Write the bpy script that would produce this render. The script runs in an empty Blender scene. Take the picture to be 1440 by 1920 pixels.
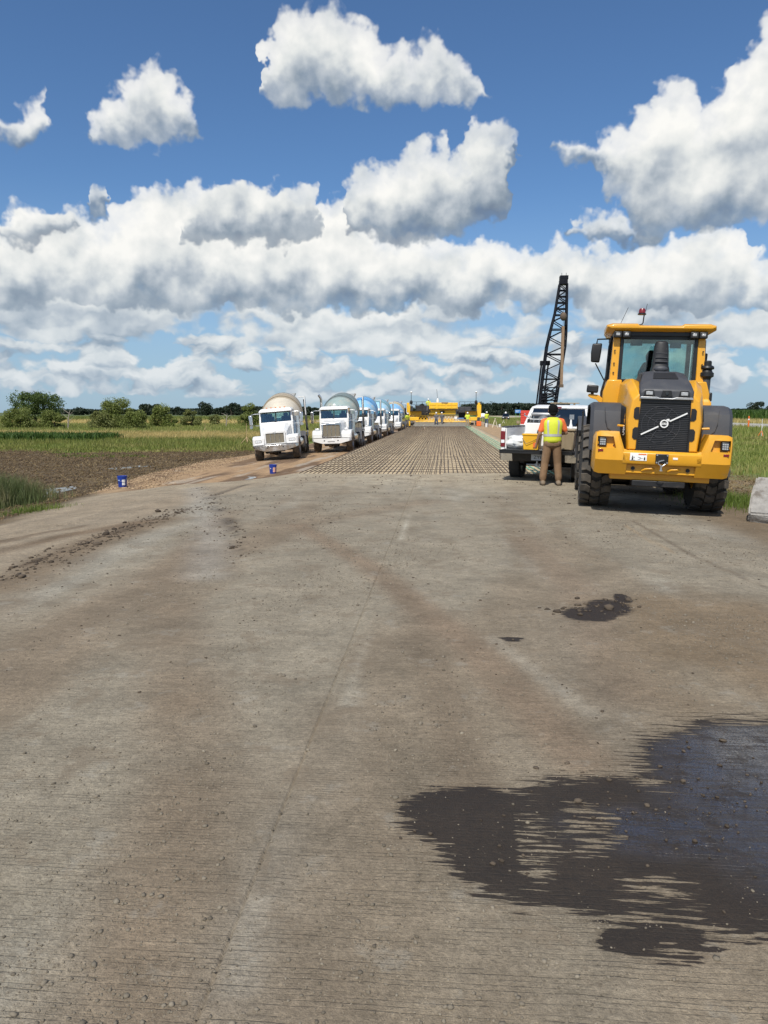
import bpy, bmesh, math, random
import numpy as np
from mathutils import Vector, Matrix, Euler

R = math.radians
SC = bpy.context.scene
COL = SC.collection
rng = np.random.default_rng(7)
random.seed(7)

# ------------------------------------------------------------------ camera
F_PX, CAM_Z = 1400.0, 1.63
PITCH = math.atan(187 / F_PX)
YAW = R(4.57)
cam = bpy.data.cameras.new("camera")
cam.sensor_fit = 'HORIZONTAL'
cam.sensor_width = 36.0
cam.lens = 36.0 * F_PX / 1440.0
cam.clip_start = 0.05
cam.clip_end = 20000
cam_ob = bpy.data.objects.new("camera", cam)
COL.objects.link(cam_ob)
cam_ob.location = (0, 0, CAM_Z)
cam_ob.rotation_euler = (R(90) - PITCH, 0, YAW)
SC.camera = cam_ob
CAM_M = Euler((R(90) - PITCH, 0, YAW)).to_matrix()


def ray(px, py):
    return (CAM_M @ Vector((px - 720, 960 - py, -F_PX))).normalized()


def at(px, py, z=0.0):
    """ground point seen at a pixel of the photograph, at height z"""
    d = ray(px, py)
    t = (z - CAM_Z) / d.z
    return Vector((d.x * t, d.y * t, z))


# ------------------------------------------------------------------ view
SC.view_settings.view_transform = 'Standard'
SC.view_settings.look = 'None'
SC.view_settings.exposure = 0.0
SC.view_settings.gamma = 1.0
SC.cycles.use_denoising = True
SC.cycles.max_bounces = 5
SC.cycles.diffuse_bounces = 2
SC.cycles.glossy_bounces = 2
SC.cycles.transparent_max_bounces = 12

# ------------------------------------------------------------------ sun
SUN_EL = R(52)
SUN_AZ = math.atan2(-0.22, -0.95)
sun_dir = Vector((math.sin(SUN_AZ) * math.cos(SUN_EL), math.cos(SUN_AZ) * math.cos(SUN_EL), math.sin(SUN_EL)))
sl = bpy.data.lights.new("sun", 'SUN')
sl.energy = 4.5
sl.angle = R(0.6)
sl.color = (1.0, 0.955, 0.87)
so = bpy.data.objects.new("sun", sl)
COL.objects.link(so)
so.rotation_euler = (-sun_dir).to_track_quat('-Z', 'Y').to_euler()
so.location = (-20, -30, 40)


# ------------------------------------------------------------------ node helper
class NT:
    def __init__(self, tree):
        self.t = tree
        self.n = tree.nodes
        self.l = tree.links

    def new(self, kind, **kw):
        nd = self.n.new(kind)
        for k, v in kw.items():
            setattr(nd, k, v)
        return nd

    def put(self, sock, v):
        if v is None:
            return
        if isinstance(v, bpy.types.NodeSocket):
            self.l.new(v, sock)
        else:
            sock.default_value = v

    def m(self, op, a, b=None, c=None, clamp=False):
        nd = self.new('ShaderNodeMath', operation=op, use_clamp=clamp)
        for i, v in enumerate((a, b, c)):
            self.put(nd.inputs[i], v)
        return nd.outputs[0]

    def v(self, op, a, b=None, c=None, s=None):
        nd = self.new('ShaderNodeVectorMath', operation=op)
        for i, x in enumerate((a, b, c)):
            self.put(nd.inputs[i], x)
        if s is not None:
            self.put(nd.inputs['Scale'], s)
        return nd.outputs['Value'] if op in ('DOT_PRODUCT', 'LENGTH') else nd.outputs[0]

    def noise(self, vec, scale, detail=4, rough=.55, dist=0.0, color=False):
        nd = self.new('ShaderNodeTexNoise')
        nd.inputs['Scale'].default_value = scale
        nd.inputs['Detail'].default_value = detail
        nd.inputs['Roughness'].default_value = rough
        nd.inputs['Distortion'].default_value = dist
        if vec is not None:
            self.l.new(vec, nd.inputs['Vector'])
        return nd.outputs['Color' if color else 'Fac']

    def ss(self, x, a, b):
        nd = self.new('ShaderNodeMapRange', interpolation_type='SMOOTHSTEP')
        self.put(nd.inputs['Value'], x)
        nd.inputs['From Min'].default_value = a
        nd.inputs['From Max'].default_value = b
        return nd.outputs[0]

    def lin(self, x, a, b, c=0.0, d=1.0):
        nd = self.new('ShaderNodeMapRange')
        self.put(nd.inputs['Value'], x)
        for k, w in zip(('From Min', 'From Max', 'To Min', 'To Max'), (a, b, c, d)):
            nd.inputs[k].default_value = w
        return nd.outputs[0]

    def mix(self, f, a, b, blend='MIX'):
        nd = self.new('ShaderNodeMix', data_type='RGBA', blend_type=blend)
        self.put(nd.inputs[0], f)
        for s, x in ((nd.inputs[6], a), (nd.inputs[7], b)):
            if isinstance(x, (tuple, list)) and len(x) == 3:
                x = (*x, 1)
            self.put(s, x)
        return nd.outputs[2]

    def xyz(self, v):
        nd = self.new('ShaderNodeSeparateXYZ')
        self.put(nd.inputs[0], v)
        return nd.outputs

    def comb(self, x, y, z):
        nd = self.new('ShaderNodeCombineXYZ')
        for i, q in enumerate((x, y, z)):
            self.put(nd.inputs[i], q)
        return nd.outputs[0]


# ------------------------------------------------------------------ world: Nishita sky + cumulus
world = bpy.data.worlds.new("World")
SC.world = world
world.use_nodes = True
w = NT(world.node_tree)
w.n.clear()
sky = w.new('ShaderNodeTexSky', sky_type='NISHITA')
sky.sun_disc = False
sky.sun_elevation = SUN_EL
sky.sun_rotation = SUN_AZ
sky.altitude = 400
sky.air_density = 1.0
sky.dust_density = 0.6
sky.ozone_density = 2.0
SKY_STRENGTH = 0.095
tc = w.new('ShaderNodeTexCoord').outputs['Generated']
K = 14.0


def ae(px, py):
    d = ray(px, py)
    return math.atan2(d.x, d.y) * K, math.asin(d.z) * K


# each cloud layer is an outline over azimuth: (x, top, bottom), read off as directions; top below bottom = open sky
HIGH = [(-700, 330, 260), (-420, 90, 200), (-330, 60, 200), (-250, 200, 200), (-160, 300, 240), (-60, 250, 262), (0, 215, 258), (30, 205, 268), (60, 180, 262), (75, 185, 250), (95, 235, 245), (120, 270, 230), (165, 250, 230),
        (180, 225, 262), (215, 190, 272), (245, 160, 274), (270, 130, 276), (295, 118, 275), (320, 140, 275), (345, 180, 270), (375, 225, 262), (385, 250, 250),
        (420, 290, 210), (465, 270, 180), (492, 170, 185), (503, 60, 192), (530, 25, 196), (570, 2, 196), (610, 10, 194), (640, 25, 196), (680, 48, 196), (715, 84, 198),
        (760, 98, 200), (800, 82, 204), (850, 100, 196), (885, 115, 190), (905, 150, 172), (914, 170, 165), (940, 270, 180), (1000, 320, 260), (1025, 285, 288), (1040, 262, 298),
        (1080, 258, 300), (1110, 268, 308), (1135, 250, 360), (1160, 245, 392), (1190, 215, 425), (1215, 180, 446), (1240, 152, 448), (1275, 150, 440), (1300, 160, 436),
        (1325, 190, 432), (1350, 180, 425), (1375, 135, 420), (1395, 105, 418), (1420, 60, 416), (1440, 30, 414), (1520, 0, 410), (1600, 60, 405), (1680, 250, 400), (1740, 460, 380), (2000, 500, 350)]
MID = [(-600, 440, 460), (-300, 420, 470), (-100, 410, 465), (0, 405, 462), (40, 392, 460), (90, 392, 452), (125, 405, 440), (145, 430, 425), (155, 440, 400), (165, 380, 390), (172, 346, 402), (185, 338, 408), (203, 345, 398), (214, 376, 374),
       (235, 480, 400), (330, 490, 420), (345, 440, 445), (355, 400, 455), (375, 370, 460), (410, 355, 464), (460, 352, 466), (510, 345, 466), (540, 338, 464), (575, 338, 454), (592, 355, 444), (606, 440, 440),
       (620, 480, 420), (638, 390, 395), (648, 350, 420), (668, 330, 440), (695, 310, 450), (730, 308, 456), (770, 295, 458), (800, 265, 458), (830, 263, 452), (850, 290, 446), (870, 275, 440),
       (880, 240, 436), (905, 222, 430), (930, 226, 424), (945, 236, 400), (958, 250, 330), (970, 268, 290), (976, 285, 280), (1000, 420, 300), (1060, 450, 400), (1075, 425, 440), (1100, 400, 450), (1150, 405, 455), (1200, 420, 455),
       (1250, 450, 430), (1300, 500, 400), (1600, 500, 400), (2000, 500, 400)]
BANK = [(-700, 380, 570), (-400, 440, 570), (-200, 410, 570), (0, 410, 572), (50, 402, 574), (110, 396, 575), (160, 402, 576), (200, 408, 577), (215, 388, 578), (260, 374, 578), (300, 352, 579), (330, 347, 580), (370, 355, 582),
        (420, 352, 585), (470, 350, 588), (530, 350, 590), (575, 398, 590), (600, 388, 588), (630, 364, 586), (660, 382, 585), (700, 432, 583), (800, 450, 580), (850, 464, 578), (900, 455, 577), (930, 449, 576),
        (960, 456, 576), (978, 472, 576), (1000, 468, 577), (1040, 452, 578), (1080, 450, 580), (1130, 462, 582), (1180, 467, 584), (1230, 456, 585), (1290, 442, 584), (1350, 426, 582), (1390, 422, 580), (1400, 446, 578),
        (1412, 484, 577), (1440, 490, 576), (1500, 470, 575), (1700, 400, 575), (2000, 440, 570)]
AZ0, AZ1, ELM = -1.0, 0.80, 0.60


def curve(u, pts, i):
    nd = w.new('ShaderNodeFloatCurve')
    cm = nd.mapping
    cv = cm.curves[0]
    cv.points[0].location = (0, 0)
    dat = []
    for p in pts:
        d = ray(p[0], p[i])
        x = (math.atan2(d.x, d.y) - AZ0) / (AZ1 - AZ0)
        dat.append((min(max(x, 0), 1), min(max(math.asin(d.z) / ELM, 0), 1)))
    dat.sort()
    dat[0] = (0.0, dat[0][1])
    dat[-1] = (1.0, dat[-1][1])
    cv.points[0].location = dat[0]
    cv.points[1].location = dat[-1]
    for q in dat[1:-1]:
        cv.points.new(*q)
    for p in cv.points:
        p.handle_type = 'AUTO_CLAMPED'
    cm.update()
    w.put(nd.inputs['Value'], u)
    return w.m('MULTIPLY', nd.outputs[0], ELM * K)


o_ = w.xyz(tc)
az0 = w.m('MULTIPLY', w.m('ARCTAN2', o_[0], o_[1]), K)
el0 = w.m('MULTIPLY', w.m('ARCSINE', o_[2]), K)
P0 = w.comb(az0, el0, 0.0)
warp1 = w.v('SUBTRACT', w.noise(tc, 24.0, 1, .5, color=True), (.5, .5, .5))
warp2 = w.v('SUBTRACT', w.noise(tc, 62.0, 2, .55, color=True), (.5, .5, .5))
warp = w.v('ADD', w.v('SCALE', warp1, s=.62), w.v('SCALE', warp2, s=.42))
Pw = w.xyz(w.v('ADD', P0, warp))
vo = w.new('ShaderNodeTexVoronoi', feature='SMOOTH_F1', voronoi_dimensions='2D', normalize=True)
vo.inputs['Scale'].default_value = 30.0 / K
vo.inputs['Detail'].default_value = 2.0
vo.inputs['Roughness'].default_value = .55
vo.inputs['Smoothness'].default_value = .7
w.put(vo.inputs['Vector'], w.v('ADD', P0, w.v('SCALE', warp2, s=.2)))
bil = w.noise(tc, 44.0, 4, .55)
bilL = w.noise(w.v('ADD', tc, (-0.004, 0, 0.008)), 44.0, 4, .6)
big = w.noise(tc, 15.0, 3, .5)
bigL = w.noise(w.v('ADD', tc, (-0.010, 0, 0.022)), 15.0, 3, .5)
puff = w.m('SUBTRACT', .42, vo.outputs['Distance'])
relief = w.m('ADD', w.m('MULTIPLY', w.m('SUBTRACT', bil, bilL), .40), w.m('ADD', w.m('MULTIPLY', w.m('SUBTRACT', big, bigL), 1.3), w.m('MULTIPLY', puff, .42)))
fine = w.m('ADD', w.m('MULTIPLY', w.m('SUBTRACT', bil, .5), .45), w.m('MULTIPLY', puff, 1.1))
un = w.lin(Pw[0], AZ0 * K, AZ1 * K)


def layer(pts, soft, dark, edge, kb=1.0, t1=.62):
    T = curve(un, pts, 1)
    B = curve(un, pts, 2)
    up = w.m('SUBTRACT', T, Pw[1])
    dn = w.m('SUBTRACT', Pw[1], B)
    Dn = w.m('ADD', w.m('MINIMUM', w.m('MULTIPLY', up, 1.5), w.m('MULTIPLY', dn, 1.9)), w.m('MULTIPLY', fine, edge))
    al = w.m('ADD', w.m('MULTIPLY', w.ss(Dn, 0.0, soft), .75), w.m('MULTIPLY', w.ss(Dn, 0.0, soft * 3.2), .25))
    t = w.m('DIVIDE', dn, w.m('MAXIMUM', w.m('SUBTRACT', T, B), .25))
    t = w.m('ADD', t, w.m('MULTIPLY', w.m('SUBTRACT', big, .5), .40))
    sh = w.m('ADD', dark, w.m('ADD', w.m('MULTIPLY', w.ss(t, -.05, t1), .56), w.m('MULTIPLY', w.ss(t, .2, 1.0), .20)))
    return al, w.m('ADD', sh, w.m('MULTIPLY', relief, kb))


def rows(Px, Py, el):
    r1 = w.noise(w.comb(w.m('MULTIPLY', Px, .58), w.m('MULTIPLY', Py, 1.35), 5.2), 1.0, 3, .5)
    r2 = w.noise(w.comb(w.m('MULTIPLY', Px, 1.05), w.m('MULTIPLY', Py, 2.4), 9.1), 1.0, 3, .5)
    m1 = w.m('MULTIPLY', w.ss(el, .8, 1.3), w.m('SUBTRACT', 1.0, w.ss(el, 1.9, 2.7)))
    m2 = w.m('MULTIPLY', w.ss(el, .05, .35), w.m('SUBTRACT', 1.0, w.ss(el, 1.1, 1.7)))
    e1 = w.m('SUBTRACT', w.m('MULTIPLY', w.m('SUBTRACT', r1, .38), 4.0), w.m('MULTIPLY', w.m('SUBTRACT', 1.0, m1), 1.6))
    e2 = w.m('SUBTRACT', w.m('MULTIPLY', w.m('SUBTRACT', r2, .43), 4.0), w.m('MULTIPLY', w.m('SUBTRACT', 1.0, m2), 1.6))
    return w.m('MAXIMUM', e1, e2)


def tint(sh):
    ramp = w.new('ShaderNodeValToRGB')
    els = ramp.color_ramp.elements
    els[0].position = 0.0
    els[0].color = (.17, .225, .31, 1)
    els[1].position = 1.0
    els[1].color = (.98, .97, .93, 1)
    for p_, c_ in ((.2, (.27, .335, .41, 1)), (.45, (.50, .55, .60, 1)), (.7, (.76, .785, .78, 1))):
        q_ = els.new(p_)
        q_.color = c_
    w.put(ramp.inputs[0], sh)
    return ramp.outputs[0]


# low rows
Pr = w.xyz(w.v('ADD', P0, w.v('SCALE', warp, s=.55)))
r0 = rows(Pr[0], Pr[1], el0)
rL = rows(w.m('SUBTRACT', Pr[0], .08), w.m('ADD', Pr[1], .16), el0)
aR = w.ss(w.m('ADD', r0, w.m('MULTIPLY', fine, .8)), 0.0, .5)
sR = w.m('ADD', w.m('ADD', .56, w.m('MULTIPLY', w.m('SUBTRACT', r0, rL), .62)), w.m('MULTIPLY', relief, .6))
# scattered cumulus for the rest of the sky, behind and overhead
g_ = w.noise(w.v('ADD', tc, w.v('SCALE', warp, s=.05)), 3.1, 3, .5)
mg = w.m('MAXIMUM', w.ss(w.m('ABSOLUTE', az0), 10.5, 14.0), w.ss(el0, 8.6, 10.5))
aG = w.m('MULTIPLY', w.ss(w.m('ADD', g_, w.m('MULTIPLY', fine, .08)), .54, .58), w.m('MULTIPLY', mg, w.ss(el0, .8, 2.0)))
sG = w.m('ADD', w.lin(g_, .54, .75, .85, .45), w.m('MULTIPLY', relief, .8))

aB, sB = layer(BANK, .23, .15, .75, .85, .56)
aM, sM = layer(MID, .26, .05, .75, .75, .82)
aH, sH = layer(HIGH, .34, .17, .85, .75, .78)
inside = w.m('SUBTRACT', 1.0, w.ss(w.m('ABSOLUTE', w.m('ADD', az0, 1.4)), 11.5, 12.6))
skyc = w.v('SCALE', sky.outputs[0], s=SKY_STRENGTH)
skyc = w.mix(1.0, skyc, (.74, .98, 1.20), 'MULTIPLY')
veil = w.m('SUBTRACT', 1.0, w.ss(el0, 0.1, 3.4))
base = w.mix(w.m('MULTIPLY', w.m('SUBTRACT', 1.0, w.ss(el0, -.2, 4.0)), .75), skyc, (.345, .485, .64))
VEIL = (.42, .54, .66)
c_ = w.mix(aG, base, tint(sG))
c_ = w.mix(w.m('MULTIPLY', aR, w.ss(el0, .02, .35)), c_, w.mix(w.m('MULTIPLY', veil, .45), tint(sR), VEIL))
c_ = w.mix(w.m('MULTIPLY', aB, inside), c_, w.mix(w.m('MULTIPLY', veil, .30), tint(sB), VEIL))
c_ = w.mix(w.m('MULTIPLY', aM, inside), c_, tint(sM))
final = w.mix(w.m('MULTIPLY', aH, inside), c_, tint(sH))
bg = w.new('ShaderNodeBackground')
w.put(bg.inputs[0], final)
bg.inputs[1].default_value = 1.0
wo = w.new('ShaderNodeOutputWorld')
w.l.new(bg.outputs[0], wo.inputs[0])
try:
    world.cycles.sampling_method = 'MANUAL'
    world.cycles.sample_map_resolution = 512
except Exception:
    pass

# ------------------------------------------------------------------ mesh helpers
def tag(o, label=None, cat=None, group=None, kind=None):
    if label:
        o["label"] = label
    if cat:
        o["category"] = cat
    if group:
        o["group"] = group
    if kind:
        o["kind"] = kind
    return o


def empty(name, loc=(0, 0, 0), rot=(0, 0, 0)):
    o = bpy.data.objects.new(name, None)
    o.empty_display_size = .3
    COL.objects.link(o)
    o.location = loc
    o.rotation_euler = rot
    return o


def np_mesh(name, V, Fc, mats=(), smooth=False, mi=None):
    """mesh from an (n,3) array and an (m,k) face array"""
    me = bpy.data.meshes.new(name)
    V = np.asarray(V, np.float32)
    Fc = np.asarray(Fc, np.int32)
    me.vertices.add(len(V))
    me.vertices.foreach_set('co', V.ravel())
    m, k = Fc.shape
    me.loops.add(m * k)
    me.loops.foreach_set('vertex_index', Fc.ravel())
    me.polygons.add(m)
    me.polygons.foreach_set('loop_start', np.arange(0, m * k, k, dtype=np.int32))
    me.polygons.foreach_set('loop_total', np.full(m, k, np.int32))
    for x in mats:
        me.materials.append(x)
    if mi is not None:
        me.polygons.foreach_set('material_index', np.asarray(mi, np.int32))
    if smooth:
        me.polygons.foreach_set('use_smooth', np.ones(m, bool))
    me.update(calc_edges=True)
    return me


def link(name, me, parent=None, loc=(0, 0, 0), rot=(0, 0, 0)):
    o = bpy.data.objects.new(name, me)
    COL.objects.link(o)
    o.parent = parent
    o.location = loc
    o.rotation_euler = rot
    return o


def copy_tree(o, parent=None):
    c = o.copy()
    COL.objects.link(c)
    c.parent = parent
    for ch in list(o.children):
        copy_tree(ch, c)
    return c


class MB:
    """collects shapes that become ONE mesh"""

    def __init__(self):
        self.v, self.f, self.mi = [], [], []
        self.cur = 0

    def add(self, vs, fs):
        n = len(self.v)
        self.v += [tuple(p) for p in vs]
        for q in fs:
            self.f.append([n + i for i in q])
            self.mi.append(self.cur)
        return self

    def hexa(self, p):
        return self.add(p, [(0, 3, 2, 1), (4, 5, 6, 7), (0, 1, 5, 4), (1, 2, 6, 5), (2, 3, 7, 6), (3, 0, 4, 7)])

    def box(self, c, s, rot=None):
        x, y, z = s[0] / 2, s[1] / 2, s[2] / 2
        p = [Vector(q) for q in ((-x, -y, -z), (x, -y, -z), (x, y, -z), (-x, y, -z), (-x, -y, z), (x, -y, z), (x, y, z), (-x, y, z))]
        if rot:
            m = Euler(rot).to_matrix()
            p = [m @ q for q in p]
        c = Vector(c)
        return self.hexa([q + c for q in p])

    def bb(self, x0, x1, y0, y1, z0, z1):
        return self.box(((x0 + x1) / 2, (y0 + y1) / 2, (z0 + z1) / 2), (abs(x1 - x0), abs(y1 - y0), abs(z1 - z0)))

    def prism(self, pts, axis, a, b, pts2=None):
        """polygon extruded along an axis; x: (y,z), y: (x,z), z: (x,y)"""
        def put(p, t):
            return {'x': (t, p[0], p[1]), 'y': (p[0], t, p[1]), 'z': (p[0], p[1], t)}[axis]
        return self.loft([[put(p, a) for p in pts], [put(p, b) for p in (pts2 or pts)]])

    def loft(self, rings, cap=True, closed=True):
        n = len(rings[0])
        vs = [p for r in rings for p in r]
        fs = []
        for i in range(len(rings) - 1):
            for j in range(n if closed else n - 1):
                k = (j + 1) % n
                fs.append((i * n + j, i * n + k, (i + 1) * n + k, (i + 1) * n + j))
        if cap:
            fs.append(tuple(range(n - 1, -1, -1)))
            fs.append(tuple((len(rings) - 1) * n + j for j in range(n)))
        return self.add(vs, fs)

    def tube(self, path, r, n=8, cap=True):
        path = [Vector(p) for p in path]
        rings = []
        up = None
        for i, p in enumerate(path):
            a = path[max(i - 1, 0)]
            b = path[min(i + 1, len(path) - 1)]
            t = (b - a).normalized()
            if up is None:
                up = Vector((0, 0, 1)) if abs(t.z) < .9 else Vector((1, 0, 0))
            s = t.cross(up).normalized()
            up = s.cross(t).normalized()
            rr = r[i] if isinstance(r, (list, tuple)) else r
            rings.append([p + (s * math.cos(q) + up * math.sin(q)) * rr for q in (2 * math.pi * k / n for k in range(n))])
        return self.loft(rings, cap)

    def cyl(self, a, b, r0, r1=None, n=12):
        return self.tube([a, b], [r0, r0 if r1 is None else r1], n)

    def lathe(self, prof, o=(0, 0, 0), axis='z', n=24, a0=0.0, a1=None, ellip=1.0):
        """profile of (radius, offset along axis)"""
        full = a1 is None
        k = n if full else n + 1
        rings = []
        for j in range(k):
            q = a0 + (2 * math.pi if full else a1 - a0) * j / n
            c, s = math.cos(q), math.sin(q) * ellip
            ring = []
            for (r, t) in prof:
                p = {'z': (r * c, r * s, t), 'x': (t, r * c, r * s), 'y': (r * s, t, r * c)}[axis]
                ring.append((p[0] + o[0], p[1] + o[1], p[2] + o[2]))
            rings.append(ring)
        m = len(prof)
        vs = [p for r in rings for p in r]
        fs = []
        for i in range(n):
            i2 = (i + 1) % k
            for j in range(m - 1):
                fs.append((i * m + j, i2 * m + j, i2 * m + j + 1, i * m + j + 1))
        return self.add(vs, fs)

    def ball(self, c, r, n=10, m=6):
        if not isinstance(r, (tuple, list)):
            r = (r, r, r)
        vs, fs = [], []
        vs.append((c[0], c[1], c[2] - r[2]))
        for i in range(1, m):
            a = math.pi * i / m
            for j in range(n):
                q = 2 * math.pi * j / n
                vs.append((c[0] + r[0] * math.sin(a) * math.cos(q), c[1] + r[1] * math.sin(a) * math.sin(q), c[2] - r[2] * math.cos(a)))
        vs.append((c[0], c[1], c[2] + r[2]))
        for j in range(n):
            k = (j + 1) % n
            fs.append((0, 1 + k, 1 + j))
            for i in range(m - 2):
                fs.append((1 + i * n + j, 1 + i * n + k, 1 + (i + 1) * n + k, 1 + (i + 1) * n + j))
            fs.append((1 + (m - 2) * n + j, 1 + (m - 2) * n + k, len(vs) - 1))
        return self.add(vs, fs)

    def mesh(self, name, mats, smooth=True, ang=35):
        me = bpy.data.meshes.new(name)
        me.from_pydata(self.v, [], self.f)
        if not isinstance(mats, (list, tuple)):
            mats = [mats]
        for x in mats:
            me.materials.append(x)
        me.polygons.foreach_set('material_index', self.mi)
        bm = bmesh.new()
        bm.from_mesh(me)
        bmesh.ops.remove_doubles(bm, verts=bm.verts, dist=1e-5)
        bmesh.ops.recalc_face_normals(bm, faces=bm.faces)
        bm.to_mesh(me)
        bm.free()
        if smooth:
            me.polygons.foreach_set('use_smooth', [True] * len(me.polygons))
            me.set_sharp_from_angle(angle=R(ang))
        return me

    def build(self, name, mats, parent=None, bevel=0.0, seg=2, loc=(0, 0, 0), rot=(0, 0, 0), smooth=True, ang=35):
        o = link(name, self.mesh(name, mats, smooth, ang), parent, loc, rot)
        if bevel:
            md = o.modifiers.new("bevel", 'BEVEL')
            md.width = bevel
            md.segments = seg
            md.limit_method = 'ANGLE'
            md.angle_limit = R(35)
            md.harden_normals = False
        return o


def bake(o):
    """evaluate modifiers into the mesh"""
    dg = bpy.context.evaluated_depsgraph_get()
    dg.update()
    me = bpy.data.meshes.new_from_object(o.evaluated_get(dg), depsgraph=dg)
    o.modifiers.clear()
    o.data = me
    return o


def cut(o, mb):
    """recess a part by a boolean with a throw-away cutter"""
    c = link("cutter", mb.mesh("cutter", []), o.parent)
    md = o.modifiers.new("cut", 'BOOLEAN')
    md.operation = 'DIFFERENCE'
    md.solver = 'EXACT'
    md.object = c
    bake(o)
    bpy.data.objects.remove(c)
    o.data.polygons.foreach_set('use_smooth', [True] * len(o.data.polygons))
    o.data.set_sharp_from_angle(angle=R(30))
    return o


def letters(txt, size, mat, parent, loc, rot, name="lettering", depth=.002, font_scale=(1, 1, 1)):
    cu = bpy.data.curves.new("t", 'FONT')
    cu.body = txt
    cu.size = size
    cu.extrude = depth
    cu.align_x = 'CENTER'
    cu.align_y = 'CENTER'
    t = bpy.data.objects.new("t", cu)
    COL.objects.link(t)
    dg = bpy.context.evaluated_depsgraph_get()
    me = bpy.data.meshes.new_from_object(t.evaluated_get(dg), depsgraph=dg)
    bpy.data.objects.remove(t)
    me.materials.clear()
    me.materials.append(mat)
    o = link(name, me, parent, loc, rot)
    o.scale = font_scale
    return o


# ------------------------------------------------------------------ materials
def pm(name, col, rough=.5, metal=0.0, var=.10, scale=5.0, bump=0.0, bscale=60.0, dirt=None, dscale=2.5, dlo=.5, dhi=.75, coat=0.0, spec=.5):
    m = bpy.data.materials.new(name)
    m.use_nodes = True
    t = NT(m.node_tree)
    b = t.n['Principled BSDF']
    co = t.new('ShaderNodeTexCoord').outputs['Object']
    n1 = t.noise(co, scale, 5, .6)
    c = t.mix(1.0, (*col, 1), t.comb(*([t.lin(n1, .2, .8, 1 - var, 1 + var)] * 3)), 'MULTIPLY')
    rr = t.lin(n1, .3, .7, max(rough - .08, .02), min(rough + .08, 1))
    if dirt:
        n2 = t.noise(co, dscale, 7, .65, .3)
        f = t.ss(n2, dlo, dhi)
        c = t.mix(f, c, (*dirt, 1))
        rr = t.m('ADD', rr, t.m('MULTIPLY', f, .3), clamp=True)
        if metal:
            t.put(b.inputs['Metallic'], t.m('MULTIPLY', t.m('SUBTRACT', 1.0, f), metal))
    t.put(b.inputs['Base Color'], c)
    t.put(b.inputs['Roughness'], rr)
    if not (dirt and metal):
        b.inputs['Metallic'].default_value = metal
    b.inputs['Coat Weight'].default_value = coat
    b.inputs['Coat Roughness'].default_value = .08
    b.inputs['Specular IOR Level'].default_value = spec
    if bump:
        bn = t.new('ShaderNodeBump')
        bn.inputs['Strength'].default_value = 1.0
        bn.inputs['Distance'].default_value = bump
        t.put(bn.inputs['Height'], t.noise(co, bscale, 4, .6))
        t.l.new(bn.outputs[0], b.inputs['Normal'])
    return m


def glass_mat(name, tint_=(.75, .85, .83), refl=.9):
    m = bpy.data.materials.new(name)
    m.use_nodes = True
    t = NT(m.node_tree)
    t.n.clear()
    tr = t.new('ShaderNodeBsdfTransparent')
    tr.inputs[0].default_value = (*tint_, 1)
    gl = t.new('ShaderNodeBsdfGlossy')
    gl.inputs['Roughness'].default_value = .02
    gl.inputs[0].default_value = (refl, refl, refl, 1)
    fr = t.new('ShaderNodeFresnel')
    fr.inputs[0].default_value = 1.52
    mx = t.new('ShaderNodeMixShader')
    t.l.new(t.m('ADD', fr.outputs[0], .06), mx.inputs[0])
    t.l.new(tr.outputs[0], mx.inputs[1])
    t.l.new(gl.outputs[0], mx.inputs[2])
    o = t.new('ShaderNodeOutputMaterial')
    t.l.new(mx.outputs[0], o.inputs[0])
    return m


def leaf_mat(name, c1, c2, c3=None, trans=.3, rough=.55, scale=.6):
    """foliage: each leaf its own tint, light passes through"""
    m = bpy.data.materials.new(name)
    m.use_nodes = True
    t = NT(m.node_tree)
    b = t.n['Principled BSDF']
    geo = t.new('ShaderNodeNewGeometry')
    r = geo.outputs['Random Per Island']
    c = t.mix(r, (*c1, 1), (*c2, 1))
    if c3:
        c = t.mix(t.ss(t.noise(geo.outputs['Position'], scale, 4, .6), .45, .65), c, (*c3, 1))
    t.put(b.inputs['Base Color'], c)
    b.inputs['Roughness'].default_value = rough
    b.inputs['Specular IOR Level'].default_value = .3
    tl = t.new('ShaderNodeBsdfTranslucent')
    t.put(tl.inputs[0], c)
    mx = t.new('ShaderNodeMixShader')
    mx.inputs[0].default_value = trans
    t.l.new(b.outputs[0], mx.inputs[1])
    t.l.new(tl.outputs[0], mx.inputs[2])
    t.l.new(mx.outputs[0], t.n['Material Output'].inputs[0])
    return m


DUST = (.30, .24, .17)
M = {}
M['yellow'] = pm('yellow_paint', (.72, .345, .018), .38, var=.05, coat=.3, dirt=(.50, .30, .10), dscale=3, dlo=.55, dhi=.9)
M['yellow2'] = pm('machine_yellow', (.86, .50, .025), .5, var=.10, dirt=(.5, .38, .18), dlo=.5, dhi=.85)
M['grey'] = pm('charcoal_plastic', (.050, .052, .060), .55, var=.12, dirt=(.12, .11, .10), dlo=.5, dhi=.9)
M['black'] = pm('black_plastic', (.012, .012, .013), .45)
M['blackmetal'] = pm('black_metal', (.020, .020, .022), .5, .3, dirt=(.10, .08, .06), dlo=.5, dhi=.85)
M['rubber'] = pm('tyre_rubber', (.030, .029, .028), .8, var=.2, scale=9, bump=.003, bscale=40, dirt=(.12, .10, .08), dscale=4, dlo=.45, dhi=.85)
M['tread'] = pm('dusty_tread_rubber', (.065, .058, .050), .8, var=.25, scale=9, bump=.003, bscale=40, dirt=(.15, .125, .10), dscale=4, dlo=.4, dhi=.8)
M['rubberd'] = pm('dusty_tyre_rubber', (.06, .052, .044), .9, var=.2, dirt=(.20, .155, .11), dscale=3, dlo=.35, dhi=.65)
M['white'] = pm('white_paint', (.78, .78, .77), .35, var=.03, coat=.3, dirt=(.55, .50, .43), dscale=1.6, dlo=.5, dhi=.95)
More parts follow.
